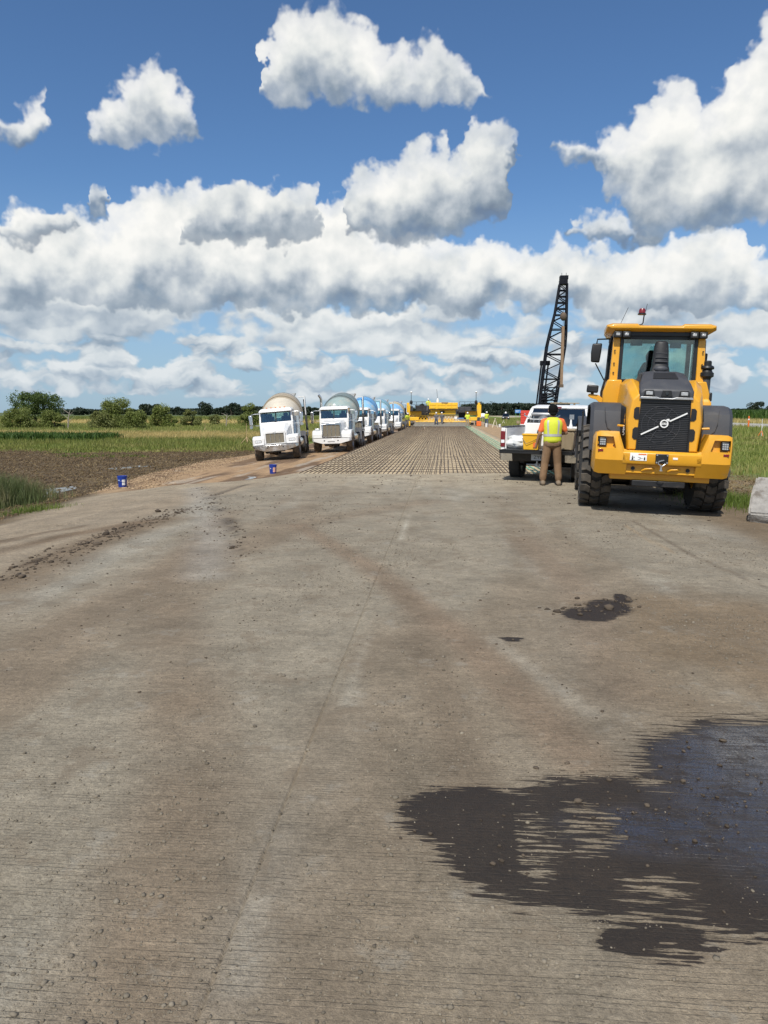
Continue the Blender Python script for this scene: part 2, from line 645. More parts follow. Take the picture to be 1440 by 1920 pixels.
M['whitep'] = pm('white_plastic', (.80, .80, .79), .5, var=.03)
M['chrome'] = pm('chrome', (.75, .75, .75), .16, 1.0, var=.05, dirt=(.45, .42, .38), dlo=.5, dhi=.9)
M['steel'] = pm('galvanised_steel', (.42, .43, .44), .45, .8, dirt=DUST, dlo=.5, dhi=.8)
M['red'] = pm('red_lens', (.17, .006, .008), .25, coat=.6)
M['orange'] = pm('orange_plastic', (.75, .16, .03), .5)
M['redplastic'] = pm('red_plastic', (.62, .06, .04), .5)
M['bluebucket'] = pm('blue_plastic', (.012, .045, .30), .42, var=.1, dirt=(.12, .12, .16), dlo=.62, dhi=.9)
M['glass'] = glass_mat('clear_glass', (.72, .86, .84))
M['dglass'] = glass_mat('dark_glass', (.10, .13, .14))
M['lamp'] = pm('work_lamp_glass', (.38, .39, .40), .2, var=.3, scale=40, coat=.8)
M['lens'] = pm('lamp_lens', (.80, .82, .84), .15, var=.1, coat=.8)
M['orangelens'] = pm('amber_lens', (.75, .22, .02), .2, coat=.5)
M['tan'] = pm('tan_plastic', (.30, .235, .15), .55)
M['wood'] = pm('pale_wood', (.52, .37, .20), .75, var=.2, scale=12)
M['green'] = pm('green_epoxy_steel', (.17, .46, .30), .5, var=.15, dirt=(.42, .38, .28), dlo=.5, dhi=.8)
M['rust'] = pm('rusty_steel', (.11, .078, .054), .8, var=.25, scale=1.5, dirt=(.30, .12, .045), dscale=.5, dlo=.56, dhi=.74)
M['maroon'] = pm('maroon_paint', (.22, .06, .06), .45)
M['bluesign'] = pm('blue_sign_face', (.05, .22, .55), .5)
M['skin'] = pm('skin', (.36, .20, .13), .55, var=.08)
M['vest'] = pm('hi_vis_fabric', (.60, .65, .04), .75, var=.08, bump=.004, bscale=14)
M['orangecloth'] = pm('orange_cotton', (.80, .17, .045), .8, var=.08, bump=.004, bscale=16)
M['pants'] = pm('brown_canvas', (.205, .125, .068), .9, var=.18, scale=7, bump=.008, bscale=11, dirt=(.30, .22, .15), dlo=.5, dhi=.8)
M['boot'] = pm('dusty_boots', (.20, .155, .11), .85, var=.2)
M['blackcloth'] = pm('black_cloth', (.006, .006, .006), .85, spec=.15)
M['reflect'] = pm('silver_reflective_tape', (.50, .50, .50), .35, .2)
M['jeans'] = pm('blue_denim', (.06, .08, .13), .85)

# ------------------------------------------------------------------ terrain
def sm(a, b, t):
    u = np.clip((t - a) / (b - a), 0, 1)
    return u * u * (3 - 2 * u)


_tab = np.random.default_rng(3).random((256, 256))


def vn(x, y):
    """value noise"""
    xi, yi = np.floor(x).astype(int), np.floor(y).astype(int)
    fx, fy = x - xi, y - yi
    fx, fy = fx * fx * (3 - 2 * fx), fy * fy * (3 - 2 * fy)
    g = lambda a, b: _tab[a & 255, b & 255]
    return (g(xi, yi) * (1 - fx) + g(xi + 1, yi) * fx) * (1 - fy) + (g(xi, yi + 1) * (1 - fx) + g(xi + 1, yi + 1) * fx) * fy


def fbm(x, y, o=4):
    s, a, t = 0.0, .5, 0.0
    for i in range(o):
        s = s + a * vn(x * 2 ** i + 17.3 * i, y * 2 ** i - 9.1 * i)
        t += a
        a *= .55
    return s / t


EDGE_Y = 20.3          # where the old concrete ends and the steel begins
MAT_X0, MAT_X1 = -3.95, 3.05


def gz(x, y):
    x = np.asarray(x, float)
    y = np.asarray(y, float)
    nearL = np.interp(-x, [4, 6.5, 9, 13, 20, 60], [0, -.16, -.45, -.85, -1.1, -1.2])
    farL = np.interp(-x, [4.1, 4.6, 5.4, 9, 13, 20, 60], [-.14, -.30, -.78, -.93, -1.12, -1.2, -1.2])
    t = sm(17.5, 25, y)
    left = nearL * (1 - t) + farL * t
    rightn = np.interp(x, [2.5, 4.7, 6.5, 9, 14, 22, 30, 34, 48, 60, 100, 200], [0, -.062, -.16, -.55, -.62, -.5, -.1, 0, 0, .1, .5, 1.0])
    z = np.where(x < 0, left, rightn)
    # prepared base under the reinforcement sits below the old surface
    base = sm(EDGE_Y, EDGE_Y + .25, y) * sm(-4.3, -4.05, x) * (1 - sm(3.15, 3.5, x))
    z = np.where(base > 0, z * (1 - base) - .15 * base, z)
    # ruts and ridges on the haul road and the dirt edge
    rut = sm(-4.6, -6, x) * (1 - sm(-11, -14, x)) * sm(19, 26, y)
    z = z + rut * .06 * (fbm(x * 2.2, y * .25, 3) - .5)
    n = sm(-3.5, -7, x) + sm(4.5, 7, x)
    z = z + n * .10 * (fbm(x * .6 + 40, y * .6, 4) - .5) * (1 - sm(200, 400, y))
    # windrow of spoil beside the haul road
    c = np.interp(y, [18, 21, 24, 30, 40, 60], [-8.6, -9.4, -10.6, -11.8, -12.4, -12])
    z = z + .16 * np.exp(-((x - c) / .8) ** 2) * sm(19.5, 22.5, y) * (1 - sm(34, 48, y)) * (.4 + 1.2 * fbm(x * 1.5, y * 1.2, 3))
    far = sm(120, 500, y) + sm(250, 600, np.abs(x))
    far = np.clip(far, 0, 1)
    z = z * (1 - far) + far * -.6
    # slabs of dried mud tracked on to the concrete
    near = (1 - sm(20.0, 20.4, y))
    d1 = np.abs((x + 5.6) - (y - 13) * .17)
    z = z + near * .035 * np.exp(-(d1 / .22) ** 2) * (fbm(x * 3, y * 1.3, 3) > .48) * sm(7.5, 9, y) * (1 - sm(15, 18, y))
    z = z + near * .006 * (fbm(x * 1.3, y * 1.3, 4) - .5) * sm(.0, 2, np.abs(x) + 1)
    return z


def g1(x, y):
    return float(gz(np.array([x]), np.array([y]))[0])


JOINT_X = at(560, 1440).x
xs = list(np.arange(-3.0, 3.4, .06)) + [JOINT_X - .012, JOINT_X, JOINT_X + .012]
x, s = 3.4, .06
while x < 3500:
    xs.append(x)
    s = min(max(s * 1.035, .06), 1e9) if x > 5 else .08
    if x < 16:
        s = min(s, .16)
    elif x < 60:
        s = min(s, .9)
    x += s
x, s = -3.0, .07
while x > -3500:
    x -= s
    xs.append(x)
    s = min(s * 1.02, .14) if x > -16 else (min(s * 1.05, .9) if x > -80 else s * 1.06)
xs = np.array(sorted(xs))
ys = [-6, -3, -1, 0, .6, 1.0]
y = 1.2
while y < 3800:
    ys.append(y)
    y += max(.04, .0125 * y) if y < 130 else .04 * y
for q in (20.28, 20.32, 20.4, 20.55):
    ys.append(q)
ys = np.array(sorted(ys))
GX, GY = np.meshgrid(xs, ys)
GZ = gz(GX, GY)
jm = (np.abs(GX - JOINT_X) < 1e-4) & (GY < EDGE_Y)
GZ[jm] -= .012
nx, ny = len(xs), len(ys)

# ---- what the ground is made of, place by place (albedo)
def lerp(c, col, f):
    return c * (1 - f[..., None]) + np.array(col) * f[..., None]


wob = (fbm(GX * .35, GY * .35, 4) - .5)
wob2 = (fbm(GX * 1.7 + 5, GY * 1.7, 4) - .5)
C = np.zeros(GX.shape + (3,)) + np.array((.240, .208, .157))          # dusty concrete
# strips of bare grey concrete and of brown dust, dragged along by traffic
str1 = fbm(GX * 1.1 + 3, GY * .16, 4)
C = lerp(C, (.272, .250, .204), sm(.52, .66, str1) * .7)
C = lerp(C, (.186, .145, .10), sm(.50, .70, fbm(GX * .8 + 31, GY * .22 + 7, 4)) * .65)


def strip(p, q, wd, soft=.5):
    """soft line on the ground between two points"""
    a, b = np.array(p[:2]), np.array(q[:2])
    d = b - a
    t = np.clip(((GX - a[0]) * d[0] + (GY - a[1]) * d[1]) / (d @ d), 0, 1)
    r = np.hypot(GX - a[0] - t * d[0], GY - a[1] - t * d[1])
    return 1 - sm(wd * (1 - soft), wd * (1 + soft), r)


def line_px(pts, wd, soft=.5):
    f = np.zeros(GX.shape)
    for p, q in zip(pts[:-1], pts[1:]):
        f = np.maximum(f, strip(at(*p), at(*q), wd, soft))
    return f


BR = (.185, .142, .098)
C = lerp(C, BR, line_px([(230, 1920), (300, 1700), (380, 1450), (330, 1230), (310, 1080), (430, 960)], .24, .8) * (.75 + .9 * wob2).clip(0, .95))
C = lerp(C, (.20, .155, .108), line_px([(0, 1300), (120, 1180), (330, 1060), (600, 975), (800, 940)], .30, .8) * .6)
C = lerp(C, (.195, .145, .10), line_px([(560, 985), (690, 1060), (870, 1200), (1090, 1420)], .15, .7) * .85)
C = lerp(C, (.165, .125, .086), line_px([(760, 1120), (830, 1300), (880, 1480)], .12, .8) * .5)
C = lerp(C, (.17, .13, .09), line_px([(640, 1330), (560, 1600), (500, 1900)], .22, .9) * .45)
C = lerp(C, (.33, .295, .235), line_px([(920, 1195), (1110, 1340)], .055, .4) * .42)
C = lerp(C, (.205, .155, .108), line_px([(980, 1010), (1080, 1100), (1180, 1300)], .20, .8) * .7)
# worn white lane dashes
for a_, b_ in (((690, 1195), (655, 1320)), ((770, 965), (752, 1010)), ((792, 898), (786, 915))):
    C = lerp(C, (.40, .37, .30), line_px([a_, b_], .036, .35) * (.55 + wob2 * 1.5).clip(0, .7))
C = lerp(C, (.36, .335, .28), line_px([(480, 1700), (440, 1850)], .05, .4) * .25)
def BP(px, py, rx, ry):
    c = at(px, py)
    ex = (at(px + rx, py) - c).length
    ey = (at(px, py - ry) - at(px, py + ry)).length / 2
    return 1 - np.sqrt(((GX - c.x) / ex) ** 2 + ((GY - c.y) / ey) ** 2)


gravel = sm(.45, .62, fbm(GX * .7 + 3, GY * .6 + 13, 3)) * sm(1.9, 3.0, GX) * (1 - sm(5.2, 6.5, GY))
gravel = np.maximum(sm(-.1, .5, BP(1430, 1205, 340, 125) + wob2 * .7), gravel * .3)
gravel = np.maximum(gravel, sm(3.6, 4.6, GX + wob) * (1 - sm(5.0, 6.0, GX + wob)) * (1 - sm(19, 21, GY)))
C = lerp(C, (.180, .134, .086), gravel * .95)
C = lerp(C, (.11, .085, .06), line_px([(1185, 975), (1300, 1040), (1435, 1098)], .03, .6) * .6)
C = lerp(C, (.30, .20, .10), line_px([(1170, 985), (1260, 1035)], .03, .6) * .35)
# dirt apron left of the slab
dirtL = sm(-4.0, -4.9, GX + wob * 1.2) * (1 - sm(19.5, 21.5, GY))
C = lerp(C, (.295, .235, .165), dirtL * .8)
C = lerp(C, (.37, .31, .22), sm(14, 19.5, GY + wob * 4) * (1 - sm(20.3, 20.6, GY)) * .7 * sm(-10, -8, GX))
C = lerp(C, (.16, .115, .072), line_px([(0, 1100), (160, 1020), (300, 972)], .34, .8) * .8)
C = lerp(C, (.15, .105, .066), line_px([(-60, 1035), (120, 995), (260, 975)], .20, .8) * (.7 + wob2).clip(0, .9))
C = lerp(C, (.14, .10, .065), line_px([(-40, 1010), (80, 985), (150, 978)], .12, .8) * .7)
C = lerp(C, (.100, .070, .046), line_px([(40, 1055), (140, 1012), (215, 995), (300, 968), (355, 950)], .06, .8) * .9 * (fbm(GX * 4, GY * 2, 3) > .42))
C = lerp(C, (.085, .068, .052), line_px([(375, 905), (420, 965), (440, 990), (450, 1030)], .10, .9) * .9 * (fbm(GX * 6, GY * 3, 3) > .56))
C = lerp(C, (.34, .33, .30), line_px([(365, 905), (395, 1010), (385, 1080)], .22, .9) * .35)
C = lerp(C, (.085, .068, .052), line_px([(400, 925), (450, 908), (465, 905)], .06, .8) * .9)
# base under the steel
baseM = sm(EDGE_Y, EDGE_Y + .15, GY) * sm(-4.5, -4.1, GX) * (1 - sm(3.2, 3.6, GX))
C = lerp(C, (.52, .42, .285), baseM)
# haul road
haul = sm(EDGE_Y - 1.5, EDGE_Y + 1.5, GY + (GX + 5) * -.25 + wob * 2) * (1 - sm(-4.4, -4.1, GX)) * sm(-13.5, -12.5, GX + wob)
C = lerp(C, (.165, .105, .062), haul)
C = lerp(C, (.40, .265, .150), haul * sm(.46, .60, fbm(GX * 1.4, GY * .18 + 50, 3)) * .8)
C = lerp(C, (.40, .34, .27), haul * sm(.62, .68, fbm(GX * 2.4 + 9, GY * .22 + 80, 3)) * .7)
wind = np.exp(-((GX - np.interp(GY, [18, 21, 24, 30, 40, 60], [-8.6, -9.4, -10.6, -11.8, -12.4, -12])) / 1.3) ** 2) * sm(17, 21, GY) * (1 - sm(40, 55, GY))
C = lerp(C, (.36, .255, .150), wind * (.5 + wob2 * 2).clip(0, .9))
# fields on the left
fx = np.interp(GY, [0, 10, 14, 18, 21, 24, 30, 40, 60, 120, 300], [-7.0, -7.2, -8.0, -8.8, -10.2, -11.4, -12.4, -12.8, -11.6, -10.6, -10])
field = sm(.35, -.35, GX - fx + wob * 1.2)
mul = fbm(GX * 2.3, GY * 1.3, 4)
mulch = np.array((.105, .075, .042)) + (mul[..., None] - .5) * np.array((.17, .125, .07))
C = C * (1 - field[..., None]) + mulch * field[..., None]
b1 = GY + wob * 14
gr = field * sm(50, 58, b1)
C = lerp(C, (.125, .165, .036), gr)
C = lerp(C, (.40, .31, .12), field * sm(70, 75, GY + wob * 8) * (1 - sm(88, 95, GY + wob * 8)))
C = lerp(C, (.105, .135, .035), field * sm(90, 98, GY + wob * 8))
C = lerp(C, (.36, .30, .12), field * sm(150, 170, GY + wob * 60) * (1 - sm(230, 260, GY + wob * 60)))
C = lerp(C, (.085, .115, .035), field * sm(240, 270, GY + wob * 60))
# right hand side
shoulder = sm(3.3, 3.7, GX) * sm(EDGE_Y, EDGE_Y + 2, GY) * (1 - sm(7.5, 9, GX + wob))
C = lerp(C, (.37, .255, .150), shoulder)
verge = sm(5.6, 6.2, GX + wob * .8) * (1 - sm(19, 24, GY)) + sm(8.0, 9.2, GX + wob) * sm(19, 24, GY)
verge = verge.clip(0, 1)
mulr = np.array((.19, .14, .085)) + (mul[..., None] - .5) * np.array((.18, .14, .09))
C = C * (1 - verge[..., None]) + mulr * verge[..., None]
grassR = verge * np.maximum(sm(9.8, 11.2, GX + wob * 1.5), sm(.55, .62, vn(GX * .9, GY * .5)) * .4)
grassR = np.maximum(grassR, verge * (1 - sm(6.8, 7.4, GX)) * (1 - sm(15, 18, GY)))
C = lerp(C, (.13, .19, .035), grassR)
C = lerp(C, (.33, .30, .25), np.exp(-((GX - 7.4) / .5) ** 2) * sm(38, 45, GY) * (1 - sm(300, 400, GY)))
C = lerp(C, (.44, .36, .25), sm(23, 25, GX) * (1 - sm(33.2, 33.8, GX)) * sm(120, 150, GY) * (1 - sm(500, 600, GY)) * .8)
road2 = sm(33.2, 33.8, GX) * (1 - sm(45.5, 46, GX)) * (1 - sm(600, 700, GY))
C = lerp(C, (.36, .34, .30), road2)
C = lerp(C, (.42, .32, .2), np.exp(-((GX - 32.6) / .8) ** 2) * .7)
C = lerp(C, (.20, .22, .06), sm(46, 47, GX) * (1 - sm(51, 53, GX)))
C = lerp(C, (.06, .10, .02), sm(51.5, 53, GX))
farC = np.clip(sm(350, 700, GY), 0, 1)
C = lerp(C, (.085, .11, .045), farC)
# wet concrete: puddle outlines
wet = np.zeros(GX.shape)


def blob_px(px, py, rx, ry, rot=0.0):
    c = at(px, py)
    ex = (at(px + rx, py) - c).length
    ey = abs((at(px, py - ry) - at(px, py + ry)).length) / 2
    dx, dy = GX - c.x, GY - c.y
    return 1 - np.sqrt((dx / ex) ** 2 + (dy / ey) ** 2)


wv = np.full(GX.shape, -9.0)
for q in ((900, 1530, 150, 60), (1010, 1580, 190, 105), (1180, 1560, 260, 110), (1420, 1480, 190, 115), (1330, 1600, 260, 120), (1150, 1650, 210, 60), (1560, 1520, 330, 180), (1230, 1768, 110, 34), (1320, 1420, 110, 40),
          (1105, 1152, 52, 13), (1142, 1138, 40, 14), (1168, 1122, 16, 9), (960, 1198, 24, 4)):
    wv = np.maximum(wv, blob_px(*q))
for q in ((1005, 1590, 60, 90), (1110, 1550, 70, 65), (1235, 1675, 110, 50), (1255, 1780, 70, 20)):        # dry islands
    wv = np.where(blob_px(*q) > 0, np.minimum(wv, .15 - .22 * blob_px(*q).clip(0, .6)), wv)
wet = (wv.clip(-.6, .6) + .6) / 1.2          # .5 on the outline
shine = sm(.0, .55, np.maximum(blob_px(1500, 1500, 330, 200), blob_px(1250, 1560, 260, 60) * .8)) * sm(.5, .6, wet)
# muddy water line far left
tine = (1 - sm(3.4, 4.2, GX + wob * .5)) * sm(-4.6, -3.8, GX + wob * .5) * (1 - sm(20.0, 20.3, GY))
rough_dirt = np.clip(1 - tine, 0, 1)
C = C * (1 + .10 * tine[..., None])
C = np.clip(C, .01, .9)

idx = np.arange(nx * ny).reshape(ny, nx)
quads = np.stack([idx[:-1, :-1], idx[:-1, 1:], idx[1:, 1:], idx[1:, :-1]], -1)
cx = (GX[:-1, :-1] + GX[1:, 1:]) / 2
cy = (GY[:-1, :-1] + GY[1:, 1:]) / 2
kindmap = np.zeros(cx.shape, int)                                   # 0 terrain
kindmap[(cx > -4.3) & (cx < 3.9) & (cy < EDGE_Y + .01)] = 1           # road
kindmap[(cx > -4.3) & (cx < 3.5) & (cy >= EDGE_Y + .01) & (cy < 700)] = 2   # prepared base
hx = np.interp(cy, [18, 21, 24, 30, 40, 60, 120, 300], [-8.8, -10.2, -11.4, -12.4, -12.8, -11.6, -10.6, -10])
kindmap[(cx <= -4.3) & (cx > hx) & (cy >= EDGE_Y) & (cy < 700)] = 3      # haul road
kindmap[(cx > 33.4) & (cx < 46) & (cy < 700)] = 4                     # carriageway

gm = bpy.data.materials.new('ground_surface')
gm.use_nodes = True
t = NT(gm.node_tree)
bs = t.n['Principled BSDF']
def attr(n):
    a = t.new('ShaderNodeAttribute')
    a.attribute_name = n
    return a
acol, awet, atine, ashine = attr('albedo').outputs['Color'], attr('wet').outputs['Fac'], attr('tine').outputs['Fac'], attr('shine').outputs['Fac']
pos = t.new('ShaderNodeNewGeometry').outputs['Position']
pz = t.xyz(pos)
flatp = t.comb(pz[0], pz[1], 0.0)
nA = t.noise(flatp, 1.7, 7, .62, .2)
nB = t.noise(flatp, 11.0, 6, .65)
nC = t.noise(flatp, 85.0, 4, .65)
nS = t.noise(t.comb(t.m('MULTIPLY', pz[0], 1.5), t.m('MULTIPLY', pz[1], 30.0), 0.0), 1.0, 5, .62)      # tined texture, across the road
nS2 = t.noise(t.comb(t.m('MULTIPLY', pz[0], 5.0), t.m('MULTIPLY', pz[1], 55.0), 3.0), 1.0, 3, .6)
wv1 = t.m('MULTIPLY', t.m('ADD', pz[1], t.m('MULTIPLY', nA, .04)), 2 * math.pi / .020)
tl = t.m('ADD', t.m('MULTIPLY', t.m('SINE', wv1), .5), .5)
nG = t.noise(t.comb(t.m('MULTIPLY', pz[0], 2.4), t.m('MULTIPLY', pz[1], 30.0), 7.0), 1.0, 4, .65)
nW = t.noise(t.comb(t.m('MULTIPLY', pz[0], 4.6), t.m('MULTIPLY', pz[1], 52.0), 11.0), 1.0, 3, .6)
groove = t.m('MULTIPLY', t.m('MULTIPLY', t.ss(tl, .80, .99), t.ss(nG, .40, .66)), atine)
k1 = t.lin(nA, .28, .72, .74, 1.24)
k2 = t.lin(nB, .25, .75, .80, 1.20)
k3 = t.m('MULTIPLY', t.lin(nC, .2, .8, .72, 1.28), t.lin(t.noise(flatp, 260.0, 3, .6), .25, .75, .78, 1.22))
k4 = t.lin(nS2, .3, .7, .92, 1.08)
k5 = t.lin(t.noise(flatp, 34.0, 6, .78), .3, .7, .70, 1.28)
kk = t.m('MULTIPLY', t.m('MULTIPLY', k1, k2), t.m('MULTIPLY', k3, t.m('MULTIPLY', k4, k5)))
kk = t.m('MULTIPLY', kk, t.m('SUBTRACT', 1.0, t.m('MULTIPLY', groove, .18)))
colr = t.mix(1.0, acol, t.comb(kk, kk, kk), 'MULTIPLY')
# brown dust lying in patches on the slab
dust = t.m('MULTIPLY', t.ss(t.noise(flatp, 2.6, 9, .74, .4), .53, .60), atine)
colr = t.mix(t.m('MULTIPLY', dust, .50), colr, (.190, .150, .106))
pale = t.m('MULTIPLY', t.ss(t.noise(flatp, 3.3, 9, .72), .57, .65), atine)
colr = t.mix(t.m('MULTIPLY', pale, .30), colr, (.33, .31, .265))
# water
wf = t.m('ADD', awet, t.m('ADD', t.m('MULTIPLY', t.m('SUBTRACT', nW, .5), .95), t.m('MULTIPLY', t.m('SUBTRACT', nB, .5), .22)))
wfac = t.ss(wf, .495, .525)
damp = t.m('MULTIPLY', t.ss(wf, .36, .50), .34)
colr = t.mix(damp, colr, t.mix(1.0, colr, (.5, .44, .38), 'MULTIPLY'))
colr = t.mix(wfac, colr, t.mix(1.0, colr, (.135, .11, .092), 'MULTIPLY'))
t.put(bs.inputs['Base Color'], colr)
film = t.m('MULTIPLY', wfac, t.m('ADD', .30, t.m('MULTIPLY', ashine, t.ss(t.noise(flatp, 6.0, 5, .6), .3, .55))), clamp=True)
t.put(bs.inputs['Roughness'], t.m('SUBTRACT', .93, t.m('MULTIPLY', film, .80)))
t.put(bs.inputs['Specular IOR Level'], t.m('ADD', .25, t.m('MULTIPLY', film, .75)))
gl_ = t.m('MULTIPLY', t.ss(nC, .38, .56), t.ss(t.m('ADD', nW, t.m('MULTIPLY', nB, .5)), .62, .84))
t.put(bs.inputs['Coat Weight'], t.m('MULTIPLY', t.m('MULTIPLY', film, ashine), gl_))
bs.inputs['Coat Roughness'].default_value = .10
bs.inputs['Coat IOR'].default_value = 1.8
hgt = t.m('ADD', t.m('ADD', t.m('MULTIPLY', nB, .012), t.m('ADD', t.m('MULTIPLY', nC, .0075), t.m('MULTIPLY', k5, .006))), t.m('MULTIPLY', groove, -.004))
hgt = t.m('ADD', hgt, t.m('MULTIPLY', t.m('MULTIPLY', t.m('SUBTRACT', 1.0, atine), nB), .035))
hgt = t.m('MULTIPLY', hgt, t.m('SUBTRACT', 1.0, t.m('MULTIPLY', film, .62)))
bmp = t.new('ShaderNodeBump')
bmp.inputs['Distance'].default_value = 1.0
bmp.inputs['Strength'].default_value = .9
t.put(bmp.inputs['Height'], hgt)
t.l.new(bmp.outputs[0], bs.inputs['Normal'])

GND = {}
for kd, nm in ((0, 'ground'), (1, 'road'), (2, 'road_base'), (3, 'haul_road'), (4, 'highway_carriageway')):
    fsel = quads[kindmap == kd]
    used = np.unique(fsel)
    remap = np.zeros(nx * ny, np.int64)
    remap[used] = np.arange(len(used))
    V = np.stack([GX.ravel()[used], GY.ravel()[used], GZ.ravel()[used]], -1)
    me = np_mesh(nm, V, remap[fsel], [gm], True)
    a = me.attributes.new('albedo', 'FLOAT_COLOR', 'POINT')
    a.data.foreach_set('color', np.concatenate([C.reshape(-1, 3)[used], np.ones((len(used), 1))], 1).astype(np.float32).ravel())
    for an, arr in (('wet', wet), ('tine', tine), ('shine', shine)):
        q = me.attributes.new(an, 'FLOAT', 'POINT')
        q.data.foreach_set('value', arr.ravel()[used].astype(np.float32))
    GND[nm] = tag(link(nm, me), kind='structure')
tag(GND['road'], 'dusty grey tined concrete pavement with wet patches')
tag(GND['road_base'], 'tan compacted base under the steel mat')
tag(GND['haul_road'], 'brown rutted dirt haul road beside the steel mat')
tag(GND['ground'], 'muddy and grassy fields around the road works')
tag(GND['highway_carriageway'], 'pale open carriageway beside the corn field')

# ------------------------------------------------------------------ wheels
_wheel_cache = {}


def wheel(parent, loc, r, wd, rub, rimm, name='wheel', lugs=0, rim_r=.52, dish=1, tread=None):
    """tyre as the part, rim and tread as sub-parts; turns about x"""
    key = (r, wd, rub.name, rimm.name, lugs, rim_r, dish)
    if key not in _wheel_cache:
        h = wd / 2
        rr = r * rim_r
        a = MB()
        rt = r - (.045 if lugs else 0)
        a.lathe([(rr, -h * .72), (rr * 1.06, -h * .9), (rr + (rt - rr) * .55, -h), (rt * .93, -h * .97), (rt * .985, -h * .84), (rt, -h * .5), (rt, h * .5), (rt * .985, h * .84), (rt * .93, h * .97),
                 (rr + (rt - rr) * .55, h), (rr * 1.06, h * .9), (rr, h * .72), (rr, -h * .72)], axis='x', n=40)
        b = MB()
        for sgn in (-1, 1):
            b.lathe([(rr * 1.04, sgn * h * .80), (rr * .96, sgn * h * .82), (rr * .9, sgn * h * .62), (rr * .5, sgn * h * .45), (rr * .42, sgn * h * .62), (rr * .2, sgn * h * .66), (.001, sgn * h * .66)], axis='x', n=24)
            for k in range(8):
                q = 2 * math.pi * k / 8
                b.cyl((sgn * h * .5, rr * .34 * math.cos(q), rr * .34 * math.sin(q)), (sgn * h * .70, rr * .34 * math.cos(q), rr * .34 * math.sin(q)), rr * .035, n=6)
        tm = None
        if lugs:
            c = MB()
            for k in range(lugs):
                for row, (x0, x1, ph, sk) in enumerate(((-.98, -.36, 0.0, .30), (-.30, .30, .5, 0), (.36, .98, 0.0, -.30))):
                    q0 = 2 * math.pi * (k + ph) / lugs
                    dq = 2 * math.pi / lugs * .40
                    top, bot = [], []
                    if row == 1:
                        pl = [(-.30, -1.0), (0, -.55), (.30, -1.0), (.30, .55), (0, 1.0), (-.30, .55)]
                    elif row == 0:
                        pl = [(-1.0, -.9), (-.62, -1.05), (-.36, -.45), (-.36, 1.0), (-.70, .55), (-1.0, .75)]
                    else:
                        pl = [(1.0, -.9), (.62, -1.05), (.36, -.45), (.36, 1.0), (.70, .55), (1.0, .75)]
                    for (xx, qq) in pl:
                        q = q0 + qq * dq
                        edge = abs(xx) > .9
                        ro = r * (.972 if edge else 1.0)
                        ri = rt * (.945 if edge else .97)
                        top.append((xx * h, ro * math.cos(q), ro * math.sin(q)))
                        bot.append((xx * h * (1.0 if not edge else 1.0), ri * math.cos(q), ri * math.sin(q)))
                    c.loft([bot, top])
            tm = c.mesh('tread', M['tread'], ang=25)
        _wheel_cache[key] = (a.mesh('tyre', rub), b.mesh('rim', rimm), tm)
    am, bm_, tm = _wheel_cache[key]
    o = link(name, am, parent, loc)
    link('rim', bm_, o)
    if tm:
        link('tread', tm, o)
    return o


